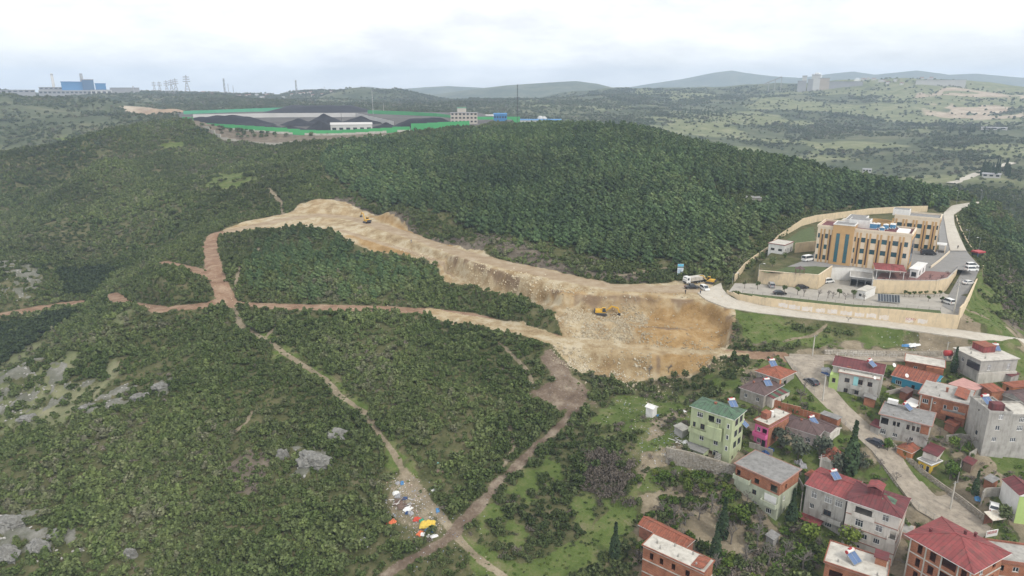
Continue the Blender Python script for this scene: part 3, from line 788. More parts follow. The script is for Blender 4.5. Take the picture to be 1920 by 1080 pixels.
def proto_coll(name, meshes):
    c = bpy.data.collections.new(name)
    for i, me in enumerate(meshes):
        o = bpy.data.objects.new('%s_source_%d' % (name, i), me); c.objects.link(o)
    return c
def scatter(name, label, cat, xyz, scale, coll, nproto, tilt=0.12, sz=None, seed=0):
    rng = np.random.default_rng(seed); n = len(xyz)
    me = bpy.data.meshes.new(name); me.vertices.add(n); me.vertices.foreach_set('co', np.asarray(xyz, np.float32).ravel())
    a = me.attributes.new('rot', 'FLOAT_VECTOR', 'POINT')
    rot = np.stack([rng.normal(0, tilt, n), rng.normal(0, tilt, n), rng.uniform(0, 6.283, n)], -1).astype(np.float32); a.data.foreach_set('vector', rot.ravel())
    a = me.attributes.new('scl', 'FLOAT_VECTOR', 'POINT')
    s = np.stack([scale, scale, scale * (sz if sz is not None else rng.uniform(.8, 1.2, n))], -1).astype(np.float32); a.data.foreach_set('vector', s.ravel())
    a = me.attributes.new('pick', 'INT', 'POINT'); a.data.foreach_set('value', rng.integers(0, nproto, n).astype(np.int32))
    o = bpy.data.objects.new(name, me); link(o); o['kind'] = 'stuff'; o['label'] = label; o['category'] = cat
    ng = bpy.data.node_groups.new(name, 'GeometryNodeTree')
    ng.interface.new_socket('Geometry', in_out='INPUT', socket_type='NodeSocketGeometry'); ng.interface.new_socket('Geometry', in_out='OUTPUT', socket_type='NodeSocketGeometry')
    N = ng.nodes.new; L = ng.links.new
    gi, go, ip, ci = N('NodeGroupInput'), N('NodeGroupOutput'), N('GeometryNodeInstanceOnPoints'), N('GeometryNodeCollectionInfo')
    ci.inputs['Collection'].default_value = coll; ci.inputs['Separate Children'].default_value = True; ci.inputs['Reset Children'].default_value = True
    def na(nm, t):
        k = N('GeometryNodeInputNamedAttribute'); k.data_type = t; k.inputs['Name'].default_value = nm; return k.outputs[0]
    ip.inputs['Pick Instance'].default_value = True
    L(gi.outputs[0], ip.inputs['Points']); L(ci.outputs[0], ip.inputs['Instance']); L(na('pick', 'INT'), ip.inputs['Instance Index'])
    L(na('rot', 'FLOAT_VECTOR'), ip.inputs['Rotation']); L(na('scl', 'FLOAT_VECTOR'), ip.inputs['Scale'])
    L(ip.outputs[0], go.inputs[0])
    md = o.modifiers.new('scatter', 'NODES'); md.node_group = ng
    return o
def grid_val(F, x, y):
    l = 0.5 * np.log(np.maximum(x * x + y * y, 1.0))
    fi = np.interp(l, LR, np.arange(NR)); fj = (np.arctan2(x, y) - AZ[0]) / (AZ[1] - AZ[0])
    return bil(F, np.clip(fi, 0, NR - 1.001), np.clip(fj, 0, NA - 1.001))
def rand_pts(r1, r2, dens, a1=-43, a2=43, seed=1):
    rng = np.random.default_rng(seed); a1, a2 = math.radians(a1), math.radians(a2)
    n = int(0.5 * (a2 - a1) * (r2 * r2 - r1 * r1) * dens)
    r = np.sqrt(rng.uniform(r1 * r1, r2 * r2, n)); a = rng.uniform(a1, a2, n)
    return r * np.sin(a), r * np.cos(a), rng
def thin(x, y, dmin):             # keep plants apart: at most one per cell of a jittered lattice
    k = np.stack([np.floor(x / dmin), np.floor(y / dmin)], -1).astype(np.int64)
    _, i = np.unique(k[:, 0] * 1000003 + k[:, 1], return_index=True)
    return np.sort(i)
def to_px(x, y, z):
    yc = y * CP - z * SP; v = -(y * SP + z * CP)
    return 960 + F_PX * x / yc, 540 + F_PX * v / yc

FOREST = [(690,385),(640,350),(600,335),(600,300),('r',640,600),('r',780,625),('r',900,628),('r',1000,635),('r',1200,625),('r',1400,520),('r',1600,500),('r',1760,505),('r',1840,500),('r',1815,440),('r',1740,428),('r',1690,418),('r',1630,412),('r',1560,388),(1490,408),(1420,448),(1392,480),(1372,508),(1320,512),(1240,500),(1170,494),(1060,480),(980,462),(900,437),(820,412),(760,392)]
forest_poly = [P(v) for v in FOREST]
clear_poly = [P(v) for v in [(1335,340),(1350,345),(1362,368),(1400,362),(1445,368),(1450,392),(1410,402),(1360,398),(1335,372)]]
ISLE = [(490,445),(590,432),(650,458),(690,482),(740,492),(800,497),(825,518),(800,540),(700,560),(560,560),(475,545),(450,505)]
isle_poly = [P(v) for v in ISLE]
EAST = [(1815,392),(1850,384),('r',2080,430),('r',2080,260),(1920,520),(1870,455),(1835,425)]
east_poly = [P(v) for v in EAST]

def make_group(name, label, cat, loc, sc, rotz, parts, group):
    e = bpy.data.objects.new(name, None); e.location = loc; e.rotation_euler = (0, 0, rotz); e.scale = sc
    e['label'] = label; e['category'] = cat; e['group'] = group; link(e)
    for nm, me in parts:
        c = bpy.data.objects.new(nm, me); link(c, e)
    return e

def plant_pines():
    x, y, rng = rand_pts(215, 640, 0.24, -25, 43, 5)
    i = thin(x, y, 3.45); x, y = x[i] + rng.uniform(-.6, .6, len(i)), y[i] + rng.uniform(-.6, .6, len(i))
    f = in_poly(x, y, forest_poly) & ~in_poly(x, y, clear_poly) & (grid_val(hard, x, y) < .3)
    # thin toward the lower fringe and in a few glades
    d, _ = seg_dist(x, y, forest_poly, True)
    gl = fbm(x, y, 26, 3, 401)
    f &= (rng.uniform(0, 1, len(x)) < smooth(0, 14, d) * .75 + .3) & ((gl > .36) | (rng.uniform(0, 1, len(x)) < .25)) & (rng.uniform(0, 1, len(x)) < .9)
    e = in_poly(x, y, east_poly) & (grid_val(hard, x, y) < .3) & (rng.uniform(0, 1, len(x)) < .75)
    k = in_poly(x, y, isle_poly) & (grid_val(hard, x, y) < .3) & (rng.uniform(0, 1, len(x)) < .62)
    keep = f | e | k
    kind = np.where(k, 1, np.where(e, 2, 0))[keep]
    x, y = x[keep], y[keep]; r = np.hypot(x, y)
    hgt = (4.2 + 4.6 * rng.uniform(0, 1, len(x)) ** .8) * np.where(kind == 1, .62, np.where(kind == 2, .8, 1)) * (0.8 + .4 * fbm(x, y, 40, 2, 411))
    z = height(x, y) - .15
    px, py = to_px(x, y, z)
    vis = (px > -20) & (px < 1940)
    show = np.where(vis & (kind != 1), hgt / r, 0)
    order = np.argsort(-show)[:300]
    ind = np.zeros(len(x), bool); ind[order] = True
    for j in order:
        lab = 'green pine in the front rows of the hillside plantation above the excavated road' if kind[j] == 0 else 'dark green pine on the slope right of the hospital road'
        make_group('pine_tree', lab, 'pine tree', (x[j], y[j], z[j]), (hgt[j] * rng.uniform(1.05, 1.3),) * 2 + (hgt[j],), rng.uniform(0, 6.28),
                   [('trunk', M_TRUNK), ('crown', PINE[rng.integers(5)])], 'pines at the front of the plantation' if kind[j] == 0 else 'pines right of the hospital road')
    o = ~ind & (kind != 1)
    scatter('pine_forest', 'dense dark green pine plantation covering the hill', 'pine forest', np.stack([x, y, z], -1)[o], hgt[o] * 1.18, proto_coll('pine_forest', PINE), 5, .04, 1 / 1.18, 6)
    o = kind == 1
    scatter('young_pines', 'young pines and tall shrubs on the island between the tracks', 'young trees', np.stack([x, y, z], -1)[o], hgt[o] * 1.3, proto_coll('young_pines', PINE), 5, .05, .75, 7)
    print('pines', len(x), 'single', len(order))
plant_pines()

def plant_scrub():
    xs, ys, ss = [], [], []
    for r1, r2, dens, cell, s0, s1, seed in ((92, 230, 1.75, .84, .45, 1.55, 21), (230, 420, 1.05, 1.06, .60, 1.75, 22), (420, 800, .42, 1.6, .95, 2.4, 23)):
        x, y, rng = rand_pts(r1, r2, dens, -43, 43, seed)
        i = thin(x, y, cell); x, y = x[i], y[i]
        h = grid_val(hard, x, y); pg = grid_val(pale_grass, x, y); br = grid_val(brush, x, y)
        n = fbm(x, y, 22, 4, 501); n2 = fbm(x, y, 6, 3, 503)
        p = (1 - smooth(.12, .45, h)) * (1 - .75 * pg) * (1 - .55 * br) * (1 - .35 * grid_val(mixed, x, y)) * (.36 + .64 * smooth(.36, .49, n * .5 + n2 * .5))
        keep = rng.uniform(0, 1, len(x)) < p
        f = in_poly(x, y, forest_poly) & ~in_poly(x, y, clear_poly)
        keep &= ~f | (rng.uniform(0, 1, len(x)) < .30)
        x, y = x[keep], y[keep]
        xs.append(x); ys.append(y); ss.append((s0 + (s1 - s0) * rng.uniform(0, 1, len(x)) ** 2.2) * (.55 + 1.0 * fbm(x, y, 15, 3, 507)))
    x, y, s = np.concatenate(xs), np.concatenate(ys), np.concatenate(ss)
    z = height(x, y) - .08
    px, py = to_px(x, y, z); r = np.sqrt(x * x + y * y + z * z)
    show = np.where((px > 10) & (px < 1910) & (py < 1070) & (py > 0), s / r, 0)
    order = np.argsort(-show)[:300]; ind = np.zeros(len(x), bool); ind[order] = True
    rng = np.random.default_rng(9)
    for j in order:
        o = bpy.data.objects.new('scrub_bush', BUSH[rng.integers(6)]); o.location = (x[j], y[j], z[j]); o.scale = (s[j], s[j], s[j] * rng.uniform(.8, 1.2)); o.rotation_euler = (0, 0, rng.uniform(0, 6.28))
        o['label'] = 'large olive green evergreen bush in the scrub along the lower edge of the photo'; o['category'] = 'bush'; o['group'] = 'large bushes in the near scrub'; link(o)
    scatter('scrub', 'dense olive green evergreen scrub covering the slopes', 'scrub', np.stack([x, y, z], -1)[~ind], s[~ind], proto_coll('scrub', BUSH + SPIRE), 8, .15, None, 31)
    print('scrub', len(x))
plant_scrub()

def plant_extras():
    x, y, rng = rand_pts(100, 420, .30, -43, 43, 41)
    br = grid_val(brush, x, y); h = grid_val(hard, x, y)
    p = np.where((br > .3), .6, .34 * grid_val(mixed, x, y) * smooth(.45, .6, fbm(x, y, 10, 3, 603)) + .05 * smooth(.5, .62, fbm(x, y, 14, 3, 601))) * (1 - smooth(.2, .5, h - .0))
    k = rng.uniform(0, 1, len(x)) < p; x, y = x[k], y[k]
    scatter('dry_brush', 'leafless grey brown brush on banks and road edges', 'dry brush', np.stack([x, y, height(x, y) - .05], -1), rng.uniform(.5, 1.25, len(x)), proto_coll('dry_brush', DRYB), 2, .2, None, 42)
    x, y, rng = rand_pts(125, 170, 1.2, 2, 18, 45); px, py = to_px(x, y, height(x, y)); k = (px > 1095) & (px < 1185) & (py > 850) & (py < 950) & (rng.uniform(0, 1, len(x)) < .8 * smooth(.3, .5, fbm(x, y, 8, 3, 607))); x, y = x[k], y[k]
    scatter('bare_thicket', 'grey leafless thicket left of the stone retaining wall', 'thicket', np.stack([x, y, height(x, y) - .05], -1), rng.uniform(.7, 1.5, len(x)), proto_coll('bare_thicket', DRYB), 2, .2, 1.5, 46)
    gp_ = [P(v) for v in [(-30,600),(60,592),(120,583),(152,560),(195,515),(150,475),(60,462),(120,500),(148,535),(112,600),(50,640),(-30,690)]]
    x, y, rng = rand_pts(230, 420, .5, -43, -25, 47); k = (in_poly(x, y, gp_) | (seg_dist(x, y, gp_, True)[0] < 5)) & (seg_dist(x, y, track_w['gully_road'][0])[0] > 10); x, y = x[k], y[k]
    scatter('gully_trees', 'dark trees filling the gully on the left', 'trees', np.stack([x, y, height(x, y) - .1], -1), rng.uniform(1.3, 2.8, len(x)), proto_coll('gully_trees', [bush_mesh('gully_tree', 99, leaf_mat('gully_leaves', [(0.024, 0.040, 0.015), (0.038, 0.056, 0.020)]), 150, 1.2, 6)]), 1, .1, None, 48)
    # far side of the valley: tree clumps and hedgerows
    x, y, rng = rand_pts(700, 2650, .024, -43, 43, 51)
    q = grid_val(quarry, x, y) + grid_val(depot_ground, x, y); ff = grid_val(far_field, x, y)
    n = fbm(x, y, 120, 4, 611) * .55 + fbm(x, y, 30, 3, 613) * .45
    ang = np.degrees(np.arctan2(x, y))
    p = smooth(.36, .62, n) * (1 - .78 * ff) * (1 - np.clip(q, 0, 1))
    k = rng.uniform(0, 1, len(x)) < p; x, y = x[k], y[k]
    sc_ = rng.uniform(1.4, 3.6, len(x)) * (.7 + .5 * np.hypot(x, y) / 2000)
    scatter('far_woodland', 'hazy trees and hedgerows across the far valley', 'woodland', np.stack([x, y, height(x, y) - .3], -1), sc_, proto_coll('far_woodland', FART), 3, .08, None, 52)
    print('far', len(x))
plant_extras()
# ------------------------------------------------------------------ building kit
def tag(o, label=None, cat=None, group=None, kind=None):
    for k, v in (('label', label), ('category', cat), ('group', group), ('kind', kind)):
        if v: o[k] = v
    return o
def empty(name, loc, rz=0.0, label=None, cat=None, group=None):
    e = bpy.data.objects.new(name, None); e.location = tuple(loc); e.rotation_euler = (0, 0, rz); e.empty_display_size = 0.5
    link(e); return tag(e, label, cat, group)
class MB:
    """collects boxes, prisms, tubes and quads in local metres; build() links them as one mesh"""
    def __init__(s): s.v = []; s.f = []; s.mi = []
    def poly(s, pts, m=0):
        k = len(s.v); s.v += [tuple(p) for p in pts]; s.f.append(tuple(range(k, k + len(pts)))); s.mi.append(m); return s
    def box(s, x0, x1, y0, y1, z0, z1, m=0):
        if x0 > x1: x0, x1 = x1, x0
        if y0 > y1: y0, y1 = y1, y0
        k = len(s.v)
        s.v += [(x0, y0, z0), (x1, y0, z0), (x1, y1, z0), (x0, y1, z0), (x0, y0, z1), (x1, y0, z1), (x1, y1, z1), (x0, y1, z1)]
        for q in ((0, 3, 2, 1), (4, 5, 6, 7), (0, 1, 5, 4), (1, 2, 6, 5), (2, 3, 7, 6), (3, 0, 4, 7)):
            s.f.append(tuple(k + i for i in q)); s.mi.append(m)
        return s
    def prism(s, base, top, m=0):        # two rings of equal length
        n = len(base); k = len(s.v); s.v += [tuple(p) for p in base] + [tuple(p) for p in top]
        s.f.append(tuple(k + i for i in reversed(range(n)))); s.f.append(tuple(k + n + i for i in range(n)))
        for i in range(n): s.f.append((k + i, k + (i + 1) % n, k + n + (i + 1) % n, k + n + i))
        s.mi += [m] * (n + 2); return s
    def tube(s, a, b, r0, r1=None, n=6, m=0):
        r1 = r0 if r1 is None else r1
        a = Vector(a); b = Vector(b); d = (b - a).normalized(); t = d.orthogonal().normalized(); q = d.cross(t)
        ring = lambda c, r: [c + (t * math.cos(6.2832 * i / n) + q * math.sin(6.2832 * i / n)) * r for i in range(n)]
        return s.prism(ring(a, r0), ring(b, r1), m)
    def bar(s, a, b, w, h, m=0):         # rectangular bar
        a = Vector(a); b = Vector(b); d = (b - a).normalized(); up = Vector((0, 0, 1))
        if abs(d.z) > .95: up = Vector((0, 1, 0))
        t = d.cross(up).normalized() * w / 2; q = t.normalized().cross(d) * h / 2
        return s.prism([a - t - q, a + t - q, a + t + q, a - t + q], [b - t - q, b + t - q, b + t + q, b - t + q], m)
    def lathe(s, prof, n=10, c=(0, 0), m=0):
        k = len(s.v)
        for r, z in prof: s.v += [(c[0] + r * math.cos(6.2832 * i / n), c[1] + r * math.sin(6.2832 * i / n), z) for i in range(n)]
        for j in range(len(prof) - 1):
            for i in range(n): s.f.append((k + j * n + i, k + j * n + (i + 1) % n, k + (j + 1) * n + (i + 1) % n, k + (j + 1) * n + i)); s.mi.append(m)
        s.f.append(tuple(k + (len(prof) - 1) * n + i for i in range(n))); s.mi.append(m); return s
    def mesh(s, name, m, smooth_=False):
        return mesh_from(name, s.v, s.f, m, smooth_, s.mi)
    def build(s, name, m, parent=None, smooth_=False, loc=None):
        o = bpy.data.objects.new(name, s.mesh(name, m, smooth_)); link(o, parent)
        if loc: o.location = loc
        return o
def copy_tree(o, parent=None):
    c = o.copy(); COL.objects.link(c); c.parent = parent
    for ch in list(o.children): copy_tree(ch, c)
    return c

M_PLASTER_Y = mat('yellow_plaster', (0.63, 0.51, 0.34), .9, .09, .5, dirt=(0.40, 0.34, 0.25), dirt_amt=.5)
M_WASH = mat('whitewash', (0.66, 0.62, 0.58), .9, .08, .8, dirt=(0.66, 0.53, 0.36), dirt_amt=.6)
M_CREAM = mat('cream_panel', (0.68, 0.58, 0.44), .8, .06, .6, dirt=(0.42, 0.36, 0.28), dirt_amt=.2)
M_TAN = mat('tan_panel', (0.50, 0.32, 0.15), .8, .08, .6, dirt=(0.33, 0.22, 0.12), dirt_amt=.2)
M_DARKPANEL = mat('dark_panel', (0.075, 0.05, 0.04), .6, .1)
M_WHITE = mat('white_paint', (0.72, 0.71, 0.68), .7, .06, 1, dirt=(0.42, 0.40, 0.36), dirt_amt=.25)
M_PVC = mat('white_frame', (0.78, 0.78, 0.76), .45, .04)
M_BROWNF = mat('brown_frame', (0.10, 0.055, 0.035), .5, .1)
M_GREYMETAL = mat('grey_metal', (0.30, 0.31, 0.31), .5, .1, 2, metal=.3)
M_DARKMETAL = mat('dark_metal', (0.06, 0.06, 0.065), .55, .1)
M_CONC = mat('concrete', (0.36, 0.345, 0.315), .92, .16, .7, .25, dirt=(0.17, 0.16, 0.14), dirt_amt=.45)
M_CONCLT = mat('pale_concrete', (0.50, 0.475, 0.42), .92, .14, .5, .2, dirt=(0.27, 0.245, 0.205), dirt_amt=.5)
M_GREYROOF = mat('grey_roofing', (0.24, 0.235, 0.225), .92, .2, .8, .2, dirt=(0.12, 0.115, 0.11), dirt_amt=.5)
M_REDROOF = mat('red_sheet_roof', (0.235, 0.056, 0.054), .65, .2, .5, dirt=(0.135, 0.06, 0.052), dirt_amt=.7, seam=.8)
M_DKRED = mat('dark_red_roof', (0.145, 0.040, 0.042), .7, .2, .5, dirt=(0.09, 0.045, 0.042), dirt_amt=.7, seam=.8)
M_BROWNROOF = mat('brown_roof', (0.115, 0.075, 0.070), .7, .18, 1, dirt=(0.07, 0.055, 0.05), dirt_amt=.5, seam=.6)
M_TILE = mat('clay_tile', (0.27, 0.092, 0.055), .85, .28, 2.2, .4, dirt=(0.15, 0.085, 0.06), dirt_amt=.6, seam=.5)
M_GREENROOF = mat('green_roof', (0.085, 0.15, 0.092), .7, .2, .5, dirt=(0.06, 0.07, 0.06), dirt_amt=.8, seam=.9)
M_ASPH = mat('asphalt', (0.225, 0.22, 0.21), .95, .1, .25, .2, dirt=(0.30, 0.27, 0.23), dirt_amt=.4)
M_PAVE = mat('pale_paving', (0.36, 0.335, 0.29), .95, .1, .3, .2, dirt=(0.25, 0.23, 0.20), dirt_amt=.4)
M_ROADC = mat('dusty_concrete_road', (0.47, 0.435, 0.37), .95, .10, .2, .2, dirt=(0.34, 0.28, 0.21), dirt_amt=.4)
M_TOWNROAD = mat('worn_town_road', (0.31, 0.27, 0.215), .95, .25, .35, .3, dirt=(0.19, 0.16, 0.13), dirt_amt=.6)
M_LAWN = mat('lawn', (0.072, 0.100, 0.034), .95, .3, .8, .5, dirt=(0.12, 0.115, 0.055), dirt_amt=.4)
M_STONE = mat('rubble_stone', (0.30, 0.265, 0.215), .95, .35, 2.6, .8, dirt=(0.16, 0.14, 0.115), dirt_amt=.4)
M_BLUEP = mat('blue_panel', (0.09, 0.15, 0.28), .25, .1, 3, spec=.6)
M_RED = mat('red_paint', (0.38, 0.045, 0.045), .5, .08)
M_BLUE = mat('blue_paint', (0.10, 0.27, 0.45), .5, .1)
M_TYRE = mat('tyre', (0.025, 0.025, 0.025), .9, .1)
M_YELLOW = mat('machine_yellow', (0.62, 0.36, 0.035), .5, .1, 2, dirt=(0.35, 0.27, 0.15), dirt_amt=.4)
M_WOOD = mat('weathered_wood', (0.19, 0.14, 0.10), .9, .25, 4)
def glass_mat(name, col, rough=.12):
    m, nt, b = new_mat(name); N = nt.nodes.new; L = nt.links.new
    oi = N('ShaderNodeObjectInfo'); r = N('ShaderNodeMapRange'); r.inputs['To Min'].default_value = .55; r.inputs['To Max'].default_value = 1.5; L(oi.outputs['Random'], r.inputs['Value'])
    s = N('ShaderNodeVectorMath'); s.operation = 'SCALE'; s.inputs[0].default_value = col; L(r.outputs[0], s.inputs['Scale']); L(s.outputs[0], b.inputs['Base Color'])
    b.inputs['Roughness'].default_value = rough; b.inputs['Specular IOR Level'].default_value = .6; MATS[name] = m; return m
M_GLASS = glass_mat('dark_glass', (0.035, 0.042, 0.05))
M_TEAL = glass_mat('teal_glass', (0.022, 0.085, 0.105))
M_BLUEGL = glass_mat('blue_grey_glass', (0.11, 0.15, 0.20))
M_CURTAIN = glass_mat('curtained_glass', (0.22, 0.22, 0.22), .3)
def brick_mat(name, c1, c2, mortar, plaster=None):
    m, nt, b = new_mat(name); N = nt.nodes.new; L = nt.links.new
    tc = N('ShaderNodeTexCoord'); mp = N('ShaderNodeMapping'); mp.inputs['Rotation'].default_value = (math.pi / 2, 0, 0)
    L(tc.outputs['Object'], mp.inputs[0]); sp = N('ShaderNodeSeparateXYZ'); L(tc.outputs['Object'], sp.inputs[0])
    ad = N('ShaderNodeMath'); ad.operation = 'ADD'; L(sp.outputs['X'], ad.inputs[0]); L(sp.outputs['Y'], ad.inputs[1])
    cb = N('ShaderNodeCombineXYZ'); L(ad.outputs[0], cb.inputs[0]); L(sp.outputs['Z'], cb.inputs[1])
    bt = N('ShaderNodeTexBrick'); bt.inputs['Scale'].default_value = 1.0; bt.inputs['Brick Width'].default_value = .40; bt.inputs['Row Height'].default_value = .22; bt.inputs['Mortar Size'].default_value = .018
    bt.inputs['Color1'].default_value = (*c1, 1); bt.inputs['Color2'].default_value = (*c2, 1); bt.inputs['Mortar'].default_value = (*mortar, 1); L(cb.outputs[0], bt.inputs['Vector'])
    n = N('ShaderNodeTexNoise'); n.inputs['Scale'].default_value = .7; n.inputs['Detail'].default_value = 5; L(tc.outputs['Object'], n.inputs['Vector'])
    r = N('ShaderNodeMapRange'); r.inputs['From Min'].default_value = .3; r.inputs['From Max'].default_value = .7; r.inputs['To Min'].default_value = .75; r.inputs['To Max'].default_value = 1.2; L(n.outputs['Fac'], r.inputs['Value'])
    s = N('ShaderNodeVectorMath'); s.operation = 'SCALE'; L(bt.outputs['Color'], s.inputs[0]); L(r.outputs[0], s.inputs['Scale'])
    L(s.outputs[0], b.inputs['Base Color']); b.inputs['Roughness'].default_value = .95; b.inputs['Specular IOR Level'].default_value = .1
    bp = N('ShaderNodeBump'); bp.inputs['Strength'].default_value = .5; bp.inputs['Distance'].default_value = .03; L(bt.outputs['Fac'], bp.inputs['Height']); bp.invert = True; L(bp.outputs[0], b.inputs['Normal'])
    MATS[name] = m; return m
M_BRICK = brick_mat('hollow_brick', (0.37, 0.132, 0.065), (0.29, 0.105, 0.055), (0.36, 0.27, 0.20))
M_BRICK2 = brick_mat('old_brick', (0.34, 0.12, 0.07), (0.25, 0.09, 0.06), (0.27, 0.22, 0.18))

# ---- windows: shared frame and pane meshes
WC = {}
def win_meshes(w, h, fm, gm, mull, depth=.07):
    k = (round(w, 2), round(h, 2), fm.name, gm.name, mull)
    if k in WC: return WC[k]
    b = MB(); t = .07 if w < 2.5 else .09
    b.box(-w / 2, w / 2, -.03, depth, 0, t); b.box(-w / 2, w / 2, -.03, depth, h - t, h)
    b.box(-w / 2, -w / 2 + t, -.028, depth, t, h - t); b.box(w / 2 - t, w / 2, -.028, depth, t, h - t)
    for i in range(1, mull + 1):
        x = -w / 2 + w * i / (mull + 1); b.box(x - .03, x + .03, -.026, depth, t, h - t)
    if h > 1.2 and mull: b.box(-w / 2 + t, w / 2 - t, -.024, depth, h * .70 - .025, h * .70 + .025)
    fr = b.mesh('window', fm)
    g = MB(); g.box(-w / 2 + t * .5, w / 2 - t * .5, depth * .35, depth * .8, t * .5, h - t * .5)
    pn = g.mesh('pane', gm)
    sl = MB(); sl.box(-w / 2 - .1, w / 2 + .1, -.14, .0, -.08, -.003)
    WC[k] = (fr, pn, sl.mesh('sill', M_CONCLT)); return WC[k]
def add_window(par, x, y, z, rz, w, h, fm=None, gm=None, mull=1, sill=True, name='window', deep=.0):
    fr, pn, sl = win_meshes(w, h, fm or M_PVC, gm or M_GLASS, mull)
    o = bpy.data.objects.new(name, fr); link(o, par); o.location = (x, y, z); o.rotation_euler = (0, 0, rz)
    p = bpy.data.objects.new('pane', pn); link(p, o)
    if sill:
        q = bpy.data.objects.new('sill', sl); link(q, o)
    return o
def wall_face(b, L_, z0, z1, holes, put, depth=.22, m=0):
    """wall plane with real openings; put(s, z, d) maps along/up/inward to local xyz"""
    xs = sorted({0, L_} | {e for h in holes for e in (h[0], h[1])}); zs = sorted({z0, z1} | {e for h in holes for e in (h[2], h[3])})
    for i in range(len(xs) - 1):
        for j in range(len(zs) - 1):
            cx, cz_ = (xs[i] + xs[i + 1]) / 2, (zs[j] + zs[j + 1]) / 2
            if any(h[0] < cx < h[1] and h[2] < cz_ < h[3] for h in holes): continue
            b.poly([put(xs[i], zs[j], 0), put(xs[i + 1], zs[j], 0), put(xs[i + 1], zs[j + 1], 0), put(xs[i], zs[j + 1], 0)], m)
    for a, c, e, g in [h[:4] for h in holes]:
        b.poly([put(a, e, 0), put(c, e, 0), put(c, e, depth), put(a, e, depth)], m); b.poly([put(a, g, 0), put(c, g, 0), put(c, g, depth), put(a, g, depth)], m)
        b.poly([put(a, e, 0), put(a, g, 0), put(a, g, depth), put(a, e, depth)], m); b.poly([put(c, e, 0), put(c, g, 0), put(c, g, depth), put(c, e, depth)], m)
FR = {'w': (M_PVC, M_GLASS), 'b': (M_BROWNF, M_GLASS), 'c': (M_PVC, M_CURTAIN), 't': (M_DARKMETAL, M_TEAL), 'k': (M_DARKMETAL, M_GLASS), 'g': (M_GREYMETAL, M_BLUEGL)}

